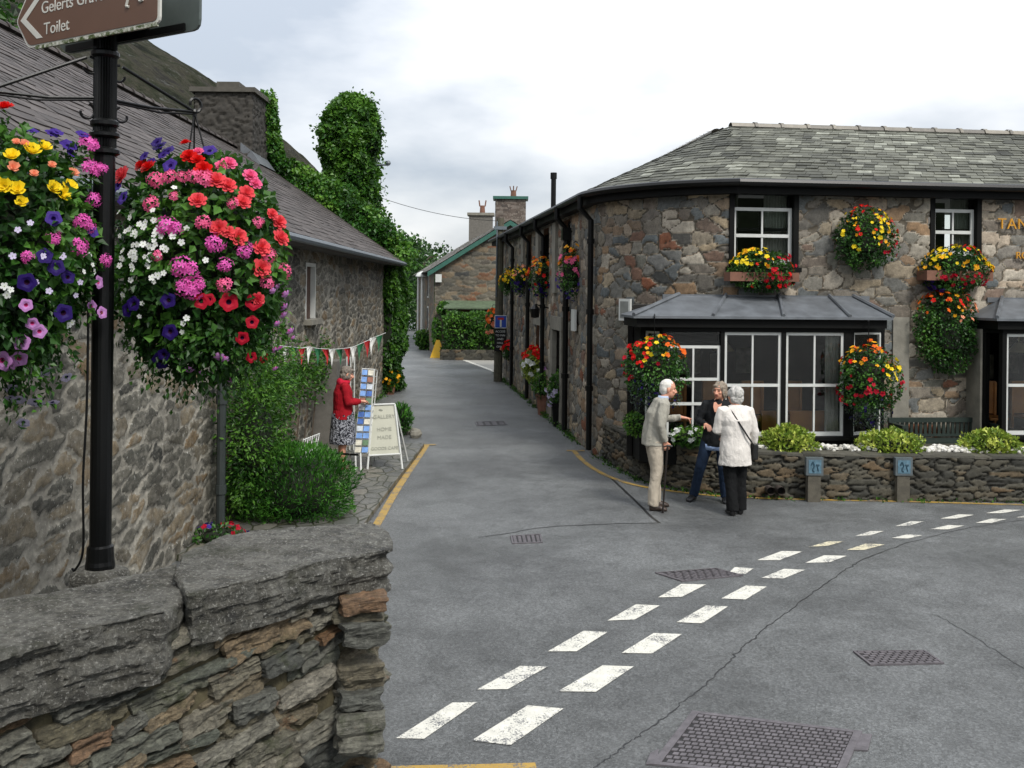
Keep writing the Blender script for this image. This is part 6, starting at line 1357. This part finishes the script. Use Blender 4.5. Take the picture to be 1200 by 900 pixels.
# postcard rack
rp = gnd(424, 550, .07); pr = thing('postcard_rack', 'white wire rack of blue and white postcards before the cottage shop', 'rack', (rp[0], rp[1], .07)); D0 = float(rp[1])
qa = [at(415.5, 531, D0), at(431.5, 531, D0), at(438.5, 433, D0+.15), at(424.5, 432, D0+.15)]
qb = [at(432, 530, D0), at(434.5, 528, D0+.3), at(442, 434, D0+.4), at(439, 433, D0+.16)]
mb = MB()
for Q in (qa, qb):
    for a, b in ((0, 3), (1, 2), (0, 1), (2, 3)): mb.tube([Q[a], Q[b]], .009, 5)
    for i in range(1, 12): mb.tube([Q[0]+(Q[3]-Q[0])*i/12, Q[1]+(Q[2]-Q[1])*i/12], .005, 4)
for px, py in ((423, 553), (417, 551)): mb.tube([qa[0]+(qa[1]-qa[0])*((px-416)/16), gnd(px, py, .072)], .014, 6)
mb.tube([qb[1], (qb[1][0], qb[1][1]+.1, .072)], .014, 6); mb.build('wire_frame', M['white'], pr)
CM = [plain('card_'+n_, h_, .35, .3, 18) for n_, h_ in (('blue', '#3b62a8'), ('pale', '#b7bfc6'), ('sky', '#6d93c9'), ('green', '#5d7a5a'), ('cream', '#c8c4b4'), ('rust', '#8a5a45'))]
nA = np.cross(qa[1]-qa[0], qa[3]-qa[0]); nA /= np.linalg.norm(nA); nA = nA if nA[1] < 0 else -nA
for i in range(12):
    for j in range(2):
        f0, f1, g0, g1 = j/2+.03, j/2+.47, (i+.12)/12, (i+.86)/12; L = lambda f, g: (qa[0]*(1-f)+qa[1]*f)*(1-g)+(qa[3]*(1-f)+qa[2]*f)*g
        P = [L(f0, g0)+nA*.03, L(f1, g0)+nA*.03, L(f1, g1)+nA*.008, L(f0, g1)+nA*.008]; MB().hexa(P+[p-nA*.004 for p in P]).build('postcard', CM[int(rng.choice([0, 0, 1, 1, 2, 2, 3, 4, 5]))], pr)
# low rail, wire trellis, white frame by the shop
lr = thing('low_rail', 'low dark rail on two thin posts along the pavement edge', 'rail', gnd(412, 578)*np.array([1, 1, 0])); p0, p1 = at(372, 530, 14.3), at(419, 533, 13.6); pf_ = gnd(412, 578)
MB().tube([p0, p1], .016, 6).build('rail', M['blackwood'], lr); t0 = p0+(p1-p0)*.82
MB().tube([(t0[0], t0[1], 0.01), t0+np.array([0, 0, .02])], .016, 6).build('post', M['stonegrey'], lr); MB().tube([(p0[0], p0[1], 0.01), p0], .016, 6).build('post', M['stonegrey'], lr)
wt = thing('wire_trellis', 'small white slatted trellis leaning at the cottage wall', 'trellis', (-2.95, 13.6, 0))
for i in range(8): a = at(350+2.4*i, 532-1.2*i, 13.4); b = at(356+2.6*i, 514-.9*i, 13.6); MB().tube([(a[0], a[1], .3), b], .008, 4).build('slat', M['white'], wt)
for f_ in (0, 1): MB().tube([at(349+6*f_, 530-14*f_, 13.45), at(368+7*f_, 521-13*f_, 13.55)], .008, 4).build('crossbar', M['white'], wt)
wf = thing('white_stand', 'slim white garment stand behind the woman in red', 'stand', (at(411, 430, 16.6)[0], 16.6, 0))
for px in (406.5, 411, 415.5): a = at(px, 418, 16.6); MB().tube([(a[0], 16.6, .02), a], .012, 5).build('upright', M['white'], wf)
MB().tube([at(404.5, 437.5, 16.58), at(416, 434, 16.58)], .01, 5).build('crossbar', M['white'], wf)

# weeds and moss along the wall feet
n = 2600; t_ = rng.uniform(0, 1, n); cl = fbm(np.c_[t_*34, t_*0, t_*0], 3, 5); ok = cl > .5; t_ = t_[ok]; n = len(t_)
P = np.array([SF(15.6*a, .03+abs(rng.normal(0, .05)), abs(rng.normal(0, .05))) for a in t_]); N = np.tile([-.5, -.2, .8], (n, 1))
k_ = rng.integers(2, len(gp)-1, 900); P2 = np.c_[gp[k_]+gN[k_]*np.abs(rng.normal(.03, .025, 900))[:, None]+rng.normal(0, .05, (900, 2)), np.abs(rng.normal(0, .02, 900))]; N2 = np.c_[gN[k_], np.full(900, .8)]
yy = rng.uniform(14.5, 26, 900); P3 = np.c_[-3.36+np.abs(rng.normal(0, .06, 900)), yy, .02+np.abs(rng.normal(0, .06, 900))]; P3[:, 2] += np.where(yy < 18, .07, 0); N3 = np.tile([.6, -.2, .7], (900, 1))
tag(leaf_cloud('weeds', np.concatenate([P, P2, P3]), np.concatenate([N, N2, N3]), .05, M['ivy'], None, -.1, 1.0, .5), 'small weeds and moss at the feet of the walls', 'weeds', kind='stuff')
# ------------------------------------------------------------------ people
SKIN = NT('skin'); k = SKIN; k.col(k.ramp(k.noise(14, 4), [(.3, lin('#b98068')), (.7, lin('#cf9a80'))])); k.rough(.55); k.b.inputs['Subsurface Weight'].default_value = .08; k.b.inputs['Subsurface Radius'].default_value = (.02, .01, .006); SKIN = k.m
EYE = plain('eye_dark', '#2a211c', .2); LIP = plain('lip', '#9c5248', .5); BROW = plain('brow', '#7a6a5c', .8); TEETH = M['white']
def cloth(name, hexc, var=.15, scale=9, rough=.85, weave=220, alt=None, altscale=30):
    k = NT(name); c = lin(hexc); a = tuple(x*(1-var) for x in c[:3])+(1,); b = tuple(min(1, x*(1+var)) for x in c[:3])+(1,)
    cc = k.ramp(k.noise(scale, 5), [(.3, a), (.7, b)])
    if alt: cc = k.mix(k.ramp(k.noise(altscale, 2, .5, None, 1.2), [(.50, 0), (.54, 1)]), cc, lin(alt))
    k.col(cc); k.rough(rough); k.b.inputs['Specular IOR Level'].default_value = .2; k.bump(k.math('ADD', k.math('MULTIPLY', k.noise(weave, 2), .12), k.noise(17, 4, .6, k.coord((1, 1, .55)), 1.0)), .75, .022); return k.m
def rot2(v, a): c, s = math.cos(a), math.sin(a); return np.array([v[0]*c-v[1]*s, v[0]*s+v[1]*c, v[2]])
class Person:
    """local frame: x to the person's own right, y forwards, z up; yaw turns y to the facing direction"""
    def __init__(s, label, foot, yaw, J, head_yaw=0, head_pitch=0, sc=1.0):
        s.root = thing('person', label, 'person', foot); s.o = np.asarray(foot, float); s.yaw = yaw; s.sc = sc; s.J = {k: s.W(v) for k, v in J.items()}
        fy = yaw+head_yaw; s.hf = rot2(np.array([0, math.cos(head_pitch), math.sin(head_pitch)]), fy); s.hr = rot2(np.array([1., 0, 0]), fy); s.hu = np.cross(s.hr, s.hf)
        s.R = rot2(np.array([1., 0, 0]), yaw); s.Fw = rot2(np.array([0, 1., 0]), yaw); s.U = np.array([0, 0, 1.])
    def W(s, v): return rot2(np.asarray(v, float)*s.sc, s.yaw)+s.o
    def head_pt(s, x, y, z): return s.J['head']+(s.hr*x+s.hf*y+s.hu*z)*s.sc
    def hand(s, mb, side, curl=.6, point=False, dirv=None, palm=None):
        w, e = s.J['wr'+side], s.J['el'+side]; d = (w-e) if dirv is None else s.W(dirv)-s.o; d = d/np.linalg.norm(d)
        pn = np.asarray(palm if palm is not None else (-s.R if side == 'R' else s.R), float); pn = pn-d*np.dot(pn, d); pn /= np.linalg.norm(pn); sd = np.cross(d, pn); k = s.sc
        if np.dot(sd, s.Fw+s.U*.3) < 0: sd = -sd    # thumb side
        for i in range(4): cap(mb, w+sd*(-.012+.008*i)*k, .021*k, w+d*.08*k+sd*(-.030+.02*i)*k, .0135*k, 8)
        L = [.058, .072, .078, .070]
        for i in range(4):
            c = 0.12 if (point and i == 3) else curl*(1.0 if not point else 1.25); b = w+d*.083*k+sd*(-.030+.02*i)*k; dd = d; r = .0095*k
            for q_ in range(3):
                a = c*(.55+.25*q_); nd = dd*math.cos(a)+pn*math.sin(a); pn2 = pn*math.cos(a)-dd*math.sin(a) if False else pn; e2 = b+nd*L[i]*(.45, .32, .25)[q_]*k
                cap(mb, b, r, e2, r*.93, 8); b = e2; r *= .93; dd = nd
        t0 = w+d*.03*k+sd*.025*k; t1 = t0+(d*.03+sd*.028+pn*.012)*k; t2 = t1+(d*.03+sd*.004+pn*.016)*k; cap(mb, t0, .014*k, t1, .0115*k, 8); cap(mb, t1, .0115*k, t2, .0095*k, 8)
    def body(s, hands, bare_legs=False, legs=True):
        J = s.J; k = s.sc; mb = MB(); U, R, Fw = s.U, s.R, s.Fw
        # trunk
        mb.rings([(J['pelvis']-U*.09*k, R*.05*k, Fw*.05*k), (J['pelvis']-U*.05*k, R*.14*k, Fw*.10*k), (J['pelvis'], R*.155*k, Fw*.115*k), (J['waist'], R*.13*k, Fw*.10*k), (J['chest'], R*.155*k, Fw*.115*k), ((J['shR']+J['shL'])/2-U*.045*k, R*.118*k, Fw*.078*k), (J['neck']-U*.01*k, R*.06*k, Fw*.06*k)], 18)
        cap(mb, J['neck']-U*.03*k, .058*k, s.head_pt(0, -.018, -.07), .052*k, 14)
        for sd in 'LR':
            cap(mb, J['sh'+sd]*.88+J['chest']*.12-U*.012*k, .036*k, J['el'+sd], .037*k); cap(mb, J['el'+sd], .040*k, J['wr'+sd], .026*k)
            cap(mb, J['hip'+sd], .085*k, J['kn'+sd], .053*k); mid = J['kn'+sd]*.68+J['an'+sd]*.32-Fw*.012*k
            cap(mb, J['kn'+sd], .052*k, mid, .055*k); cap(mb, mid, .055*k, J['an'+sd], .034*k); toe = J['toe'+sd]; cap(mb, J['an'+sd]-U*.035*k, .030*k, toe-U*.004*k, .018*k)
        for sd, kw in hands.items(): s.hand(mb, sd, **kw)
        # head
        H = s.head_pt; eball(mb, H(0, -.012, .03), s.hr*.076*k, s.hf*.098*k, s.hu*.094*k, 18); eball(mb, H(0, .022, -.045), s.hr*.060*k, s.hf*.068*k, s.hu*.070*k, 16)
        eball(mb, H(0, .055, -.088), s.hr*.028*k, s.hf*.026*k, s.hu*.022*k, 10)
        cap(mb, H(0, .083, .012), .010*k, H(0, .108, -.030), .0145*k, 8); 
        for x in (-.012, .012): eball(mb, H(x, .096, -.034), s.hr*.011*k, s.hf*.012*k, s.hu*.009*k, 8)
        eball(mb, H(0, .070, .032), s.hr*.055*k, s.hf*.020*k, s.hu*.010*k, 12)
        for x in (-.04, .04): eball(mb, H(x, .058, -.02), s.hr*.022*k, s.hf*.024*k, s.hu*.022*k, 10)
        eball(mb, H(0, .082, -.058), s.hr*.026*k, s.hf*.012*k, s.hu*.011*k, 10)
        for x in (-1, 1): eball(mb, H(x*.078, -.012, -.005), s.hr*.010*k, s.hf*.020*k, s.hu*.032*k, 10)
        def pick(c):
            m = np.zeros(len(c)); rel = (c-J['head'])/k; x, y, z = rel@s.hr, rel@s.hf, rel@s.hu
            m[(np.abs(np.abs(x)-.031) < .012) & (np.abs(z-.008) < .0055) & (y > .05)] = 1
            m[(np.abs(x) < .024) & (np.abs(z+.058) < .0065) & (y > .07)] = 2
            m[(np.abs(np.abs(x)-.032) < .017) & (np.abs(z-.030) < .004) & (y > .055)] = 3
            return m
        return fuse(mb, 'body', [SKIN, EYE, LIP, BROW], s.root, .0062*k, 2, pick=pick)
    def hair(s, m, style, seed):
        k = s.sc; H = s.head_pt; mb = MB()
        if style == 'balding':
            eball(mb, H(0, -.022, .040), s.hr*.080*k, s.hf*.096*k, s.hu*.088*k, 18); eball(mb, H(0, -.055, .0), s.hr*.077*k, s.hf*.062*k, s.hu*.085*k, 16)
        elif style == 'curly':
            eball(mb, H(0, -.028, .040), s.hr*.098*k, s.hf*.112*k, s.hu*.100*k, 18); eball(mb, H(0, -.055, -.03), s.hr*.092*k, s.hf*.070*k, s.hu*.085*k, 16)
        else:
            eball(mb, H(0, -.026, .042), s.hr*.092*k, s.hf*.108*k, s.hu*.094*k, 18); eball(mb, H(0, -.05, -.03), s.hr*.092*k, s.hf*.075*k, s.hu*.10*k, 16)
            for x in (-1, 1): eball(mb, H(x*.074, .012, -.02), s.hr*.022*k, s.hf*.035*k, s.hu*.062*k, 12)
            eball(mb, H(.025, .066, .080), s.hr*.05*k, s.hf*.022*k, s.hu*.02*k, 12)
        amp = dict(balding=.006, curly=.020, bob=.018)[style]
        def d(co, no): return co+no*((fbm((co-s.o)*np.array([34, 34, 26])+seed, 4, seed)-.5)*2*amp*k)[:, None]
        return fuse(mb, 'hair', m, s.root, .007*k, 2, d)
    def folds(s, amp, fr, seed):
        def d(co, no):
            q = (co-s.o)*np.array([fr, fr, fr*.6])+seed; return co+no*(((np.abs(fbm(q, 3, seed)-.5)*2-.25)*amp)*s.sc)[:, None]
        return d
    def trousers(s, m, wid=1.0, ankle=.07, top=None, name='trousers'):
        J, k, mb, U = s.J, s.sc, MB(), s.U
        mb.rings([(J['pelvis']-U*.12*k, s.R*.09*k, s.Fw*.08*k), (J['pelvis']-U*.06*k, s.R*.175*k*wid, s.Fw*.135*k*wid), (J['pelvis']+U*.05*k, s.R*.17*k*wid, s.Fw*.13*k*wid), (J['waist'], s.R*.15*k*wid, s.Fw*.12*k*wid)], 18)
        for sd in 'LR':
            P = [J['hip'+sd], J['hip'+sd]*.5+J['kn'+sd]*.5, J['kn'+sd], J['kn'+sd]*.5+J['an'+sd]*.5-s.Fw*.01*k, J['an'+sd]-U*.02*k]; mb.tube(P, np.array([.108, .095, .079, .074, ankle])*k*wid, 16)
        return fuse(mb, name, m, s.root, .011*k, 3, s.folds(.022, 7, 5))
    def coat(s, m, hem, wid=1.0, name='jacket', sleeve=1.0, vneck=0.0, seed=2, cuffL=True):
        J, k, mb, U, R, Fw = s.J, s.sc, MB(), s.U, s.R, s.Fw
        hz = J['pelvis']+U*hem*k; sm = (J['shR']+J['shL'])/2
        mb.rings([(hz-U*.0, R*.10*k, Fw*.08*k), (hz+U*.005, R*.198*k*wid, Fw*.155*k*wid), ((hz+J['waist'])/2, R*.188*k*wid, Fw*.15*k*wid), (J['waist'], R*.172*k*wid, Fw*.14*k*wid), (J['chest'], R*.19*k*wid, Fw*.145*k*wid), (sm-U*.01*k, R*.175*k, Fw*.11*k), (sm+U*.035*k, R*.13*k, Fw*.09*k), (J['neck']+U*.012*k, R*.068*k, Fw*.066*k), (J['neck']+U*.014*k, R*.03*k, Fw*.03*k)], 20)
        for sd in 'LR':
            w = J['wr'+sd]; e = J['el'+sd]; mb.tube([J['sh'+sd]*.72+sm*.28-U*.012*k, J['sh'+sd]*.97+e*.03-U*.012*k, J['sh'+sd]*.5+e*.5, e, e*.5+w*.5, w], np.array([.058, .070, .068, .061, .056, .045])*k*sleeve, 14)
        return fuse(mb, name, m, s.root, .010*k, 3, s.folds(.028, 8, seed))
    def shoes(s, m):
        for sd in 'LR':
            a, t_ = s.J['an'+sd], s.J['toe'+sd]; k = s.sc; mb = MB(); f = t_-a; f[2] = 0; f = f/np.linalg.norm(f); zc = np.array([0, 0, 1.]); g = s.o[2]
            h = np.array([a[0], a[1], g])-f*.045*k; T = np.array([t_[0], t_[1], g])+f*.03*k
            mb.rings([(h+zc*.002, f*.02*k, np.cross(zc, f)*.02*k)], 12) if False else None
            sx = np.cross(zc, f); V = []
            for t2, wv, ht in ((0, .036, .085), (.15, .042, .095), (.45, .046, .088), (.75, .050, .068), (.93, .040, .05), (1, .02, .035)):
                c = h+(T-h)*t2; V.append((c, wv*k, ht*k))
            mb.rings([(c+zc*(ht/2-.001), sx*w_, zc*ht/2) for c, w_, ht in V], 12); cap(mb, a-zc*.045*k, .045*k, a-zc*.0, .042*k)
            fuse(mb, 'shoe', m, s.root, .008*k, 2)
def joints(h, **kw):
    J = dict(pelvis=(0, 0, .93), waist=(0, .0, 1.06), chest=(0, 0, 1.27), neck=(0, .0, 1.46), head=(0, .03, 1.585), shR=(.175, 0, 1.41), shL=(-.175, 0, 1.41), elR=(.23, -.03, 1.12), elL=(-.23, -.03, 1.12), wrR=(.24, .05, .88), wrL=(-.24, .05, .88),
             hipR=(.09, 0, .90), hipL=(-.09, 0, .90), knR=(.1, .02, .49), knL=(-.1, .02, .49), anR=(.1, -.02, .085), anL=(-.1, -.02, .085), toeR=(.12, .13, .03), toeL=(-.12, .13, .03)); J.update(kw); return J
# man with the stick: faces along +x, stooping
fp0 = gnd(768, 596.5)*np.array([1, 1, 0]); yaw_of = lambda fx, fy: math.atan2(fy, fx)-PI/2
Jm = joints(0, pelvis=(0, -.03, .93), waist=(0, -.02, 1.07), chest=(0, .02, 1.25), neck=(0, .085, 1.43), head=(0, .155, 1.545), shR=(.18, .05, 1.385), shL=(-.18, .07, 1.385), elR=(.23, .0, 1.10), wrR=(.19, .07, .895), elL=(-.235, .17, 1.13), wrL=(-.16, .37, 1.16),
            anR=(.1, -.06, .085), toeR=(.13, .09, .03), anL=(-.1, .03, .085), toeL=(-.12, .18, .03), hipR=(.09, -.03, .90), hipL=(-.09, -.03, .90), knR=(.1, -.01, .49), knL=(-.1, .03, .49))
man = Person('white haired man in beige cardigan and trousers, pointing and leaning on a walking stick', fp0, yaw_of(.99, .10), Jm, head_pitch=-.12, head_yaw=-.05, sc=1.0)
man.body({'R': dict(curl=1.05, dirv=(-.1, .3, -.9)), 'L': dict(curl=.75, point=True, dirv=(.05, 1, -.12), palm=(0, 0, -1))})
man.hair(plain('white_hair', '#c9c6bf', .8, .15, 40), 'balding', 3)
man.trousers(cloth('beige_trousers', '#aca292'), 1.0, .072); man.coat(cloth('beige_cardigan', '#9a978c', .1), -.10, 1.02, 'cardigan', .95, seed=4)
man.shoes(plain('brown_shoe', '#3a2f28', .5))
mb = MB(); c = man.J['neck']; mb.rings([(c-man.U*.02, man.R*.075, man.Fw*.075), (c+man.U*.03+man.Fw*.008, man.R*.068, man.Fw*.07)], 16); mb.build('shirt_collar', plain('pale_blue_shirt', '#a9b7cc', .8), man.root, True)
hs_ = man.J['wrR']+np.array([.03, 0, -.085]); hs_[2] = .83; stick = thing('walking_stick', 'dark walking stick gripped by the man in beige', 'walking stick', (hs_[0]-.03, hs_[1]-.02, 0))
b_ = np.array([hs_[0]-.06, hs_[1]-.05, .004]); MB().tube([b_, hs_], [.011, .012], 8).tube([b_, b_+[0, 0, .03]], .016, 8).build('shaft', plain('dark_stick', '#1c1613', .4), stick); MB().tube(smooth_path([hs_+[-.05, 0, .005], hs_+[0, 0, .018], hs_+[.06, 0, .008]]), .014, 8).build('handle', plain('dark_grip', '#14110f', .4), stick)
# woman in the pale coat, back to the camera
fp1 = gnd(861, 603)*np.array([1, 1, 0])
Jw = joints(0, pelvis=(0, 0, .90), head=(-.0, .05, 1.575), elR=(.265, .0, 1.10), wrR=(.275, .09, .84), elL=(-.24, .05, 1.12), wrL=(-.12, .24, 1.08), anR=(.085, .02, .085), toeR=(.12, .17, .03), anL=(-.06, -.06, .085), toeL=(-.06, .10, .03), knR=(.09, .04, .48), knL=(-.07, .0, .48))
wc = Person('grey haired woman in a pale cream coat with a black shoulder bag, seen from behind', fp1, yaw_of(-.16, .98), Jw, head_yaw=.25, head_pitch=-.05, sc=.945)
wc.body({'R': dict(curl=.5), 'L': dict(curl=.6, palm=(0, 0, -1))}); wc.hair(plain('silver_hair', '#a9a7a2', .8, .35, 40), 'curly', 7)
wc.trousers(cloth('black_trousers', '#0f1011'), 1.02, .082); wc.coat(cloth('cream_coat', '#d3cec7', .06), -.24, 1.12, 'coat', 1.05, seed=9)
wc.shoes(plain('black_shoe', '#121212', .3))
bag = thing('shoulder_bag', 'black shoulder bag with long strap across the pale coat', 'bag', wc.W((.25, .10, .85))); c = wc.W((.262, .06, .84)); mb = MB(); q = MB(); f_ = Frame((c[0], c[1], 0), rot2(np.array([0, 1., 0]), wc.yaw)[:2])
mb.fbox(f_, -.12, .12, -.035, .035, c[2]-.10, c[2]+.10); fuse(mb, 'bag_body', plain('black_leather', '#121212', .4), bag, .009, 6)
S = [(-.12, .02, 1.455), (-.10, -.075, 1.40), (-.02, -.155, 1.25), (.09, -.172, 1.08), (.19, -.12, .96), (.245, -.02, .90), (.26, .04, .885)]
S2 = [(-.12, .02, 1.455), (-.08, .11, 1.38), (.02, .165, 1.2), (.14, .16, 1.02), (.23, .11, .90)]
P = smooth_path([wc.W(x) for x in S]); 
def strap(P):
    mb = MB(); V = []
    for i, p in enumerate(P): t_ = P[min(i+1, len(P)-1)]-P[max(i-1, 0)]; t_ /= np.linalg.norm(t_); r_ = p-wc.W((0, 0, 1.1)); r_[2] = 0; r_ /= np.linalg.norm(r_)+1e-9; s_ = np.cross(t_, r_); s_ /= np.linalg.norm(s_); V += [p+s_*.010+r_*.004, p-s_*.010+r_*.004, p-s_*.010-r_*.004, p+s_*.010-r_*.004]
    k_ = len(P); mb.add(V, q=[(4*i+j, 4*i+(j+1) % 4, 4*i+4+(j+1) % 4, 4*i+4+j) for i in range(k_-1) for j in range(4)]); return mb
strap(P).build('strap', M['black'], bag); strap(smooth_path([wc.W(x) for x in S2])).build('strap', M['black'], bag)
# woman in the dark jacket, striding, facing the camera and the man
fp2 = gnd(838, 588)*np.array([1, 1, 0])
Jd = joints(0, pelvis=(.02, -.02, .90), waist=(.0, .0, 1.04), chest=(-.03, .03, 1.25), neck=(-.05, .06, 1.435), head=(-.06, .095, 1.555), shR=(.13, .06, 1.39), shL=(-.22, .04, 1.385), elR=(.22, .09, 1.13), wrR=(.10, .26, 1.10), elL=(-.30, .02, 1.12), wrL=(-.20, .2, .98),
            hipR=(.10, -.02, .87), hipL=(-.08, -.02, .87), knR=(.20, .06, .48), anR=(.30, .0, .085), toeR=(.34, .15, .03), knL=(-.11, .02, .47), anL=(-.13, -.05, .085), toeL=(-.16, .10, .03))
wd = Person('fair haired woman in dark jacket and blue jeans stepping between the elderly pair', fp2, yaw_of(-.35, -.94), Jd, head_yaw=-.35, head_pitch=-.02, sc=.96)
wd.body({'R': dict(curl=.6, palm=(0, 0, -1)), 'L': dict(curl=.5)}); wd.hair(plain('ash_hair', '#7d7264', .75, .35, 40), 'bob', 11)
wd.trousers(cloth('dark_denim', '#1d2a3d', .25), .95, .072); wd.coat(cloth('charcoal_jacket', '#1b1d1f', .2), -.12, .95, 'jacket', .9, seed=13)
mb = MB(); c = wd.J['chest']; 
mb.add([wd.J['neck']+wd.R*.055+wd.Fw*.055, wd.J['neck']-wd.R*.055+wd.Fw*.055, c+wd.Fw*.152-wd.R*.02+wd.U*.02, c+wd.Fw*.152+wd.R*.02+wd.U*.02, wd.J['neck']+wd.R*.05+wd.Fw*.02+wd.U*.02, wd.J['neck']-wd.R*.05+wd.Fw*.02+wd.U*.02, (c+wd.J['neck'])/2+wd.Fw*.128+wd.R*.05, (c+wd.J['neck'])/2+wd.Fw*.128-wd.R*.05], q=[(4, 5, 1, 0), (0, 1, 7, 6), (6, 7, 2, 3)]); mb.build('neckline', SKIN, wd.root, True)
mb = MB(); hz = wd.J['pelvis']-wd.U*.135; mb.rings([(hz-wd.U*.03, wd.R*.17, wd.Fw*.135), (hz+wd.U*.05, wd.R*.175, wd.Fw*.14)], 18); mb.build('shirt_hem', cloth('light_blue_shirt', '#8ea3c6'), wd.root, True)
wd.shoes(plain('dark_shoe', '#17181a', .4))
# woman in red at the postcard rack
fp3 = gnd(401, 550, .07); fp3[2] = .07
Jr = joints(0, head=(0, .07, 1.565), neck=(0, .03, 1.455), elR=(.22, .06, 1.12), wrR=(.12, .27, 1.13), elL=(-.22, .06, 1.12), wrL=(-.12, .27, 1.1))
wr_ = Person('woman in a red hooded cardigan and patterned skirt browsing the postcard rack', fp3, yaw_of(.96, .28), Jr, head_pitch=-.2, sc=.915)
wr_.body({'R': dict(curl=.7, palm=(0, 0, -1)), 'L': dict(curl=.7, palm=(0, 0, -1))}); wr_.hair(plain('grey_brown_hair', '#6d655c', .8, .3, 40), 'bob', 17)
wr_.coat(cloth('red_cardigan', '#93121f', .15), -.10, 1.12, 'cardigan', 1.05, seed=19)
J, k_ = wr_.J, wr_.sc; mb = MB(); pz = J['pelvis']
mb.rings([(pz+wr_.U*.1, wr_.R*.12, wr_.Fw*.1), (pz, wr_.R*.185, wr_.Fw*.165), (pz-wr_.U*.25*k_, wr_.R*.20, wr_.Fw*.185), (pz-wr_.U*.50*k_, wr_.R*.215, wr_.Fw*.20), (pz-wr_.U*.505*k_, wr_.R*.18, wr_.Fw*.16)], 20)
fuse(mb, 'skirt', cloth('patterned_skirt', '#15171f', .1, alt='#9a9ca3', altscale=34), wr_.root, .012, 3, wr_.folds(.03, 7, 23))
mb = MB(); eball(mb, J['neck']-wr_.Fw*.07-wr_.U*.02, wr_.R*.12, wr_.Fw*.06, wr_.U*.075); eball(mb, J['neck']-wr_.U*.015, wr_.R*.10, wr_.Fw*.085, wr_.U*.045); fuse(mb, 'hood', cloth('pink_red_hood', '#b31c34'), wr_.root, .011, 3)
wr_.shoes(plain('red_brown_shoe', '#4a1f1c', .5))
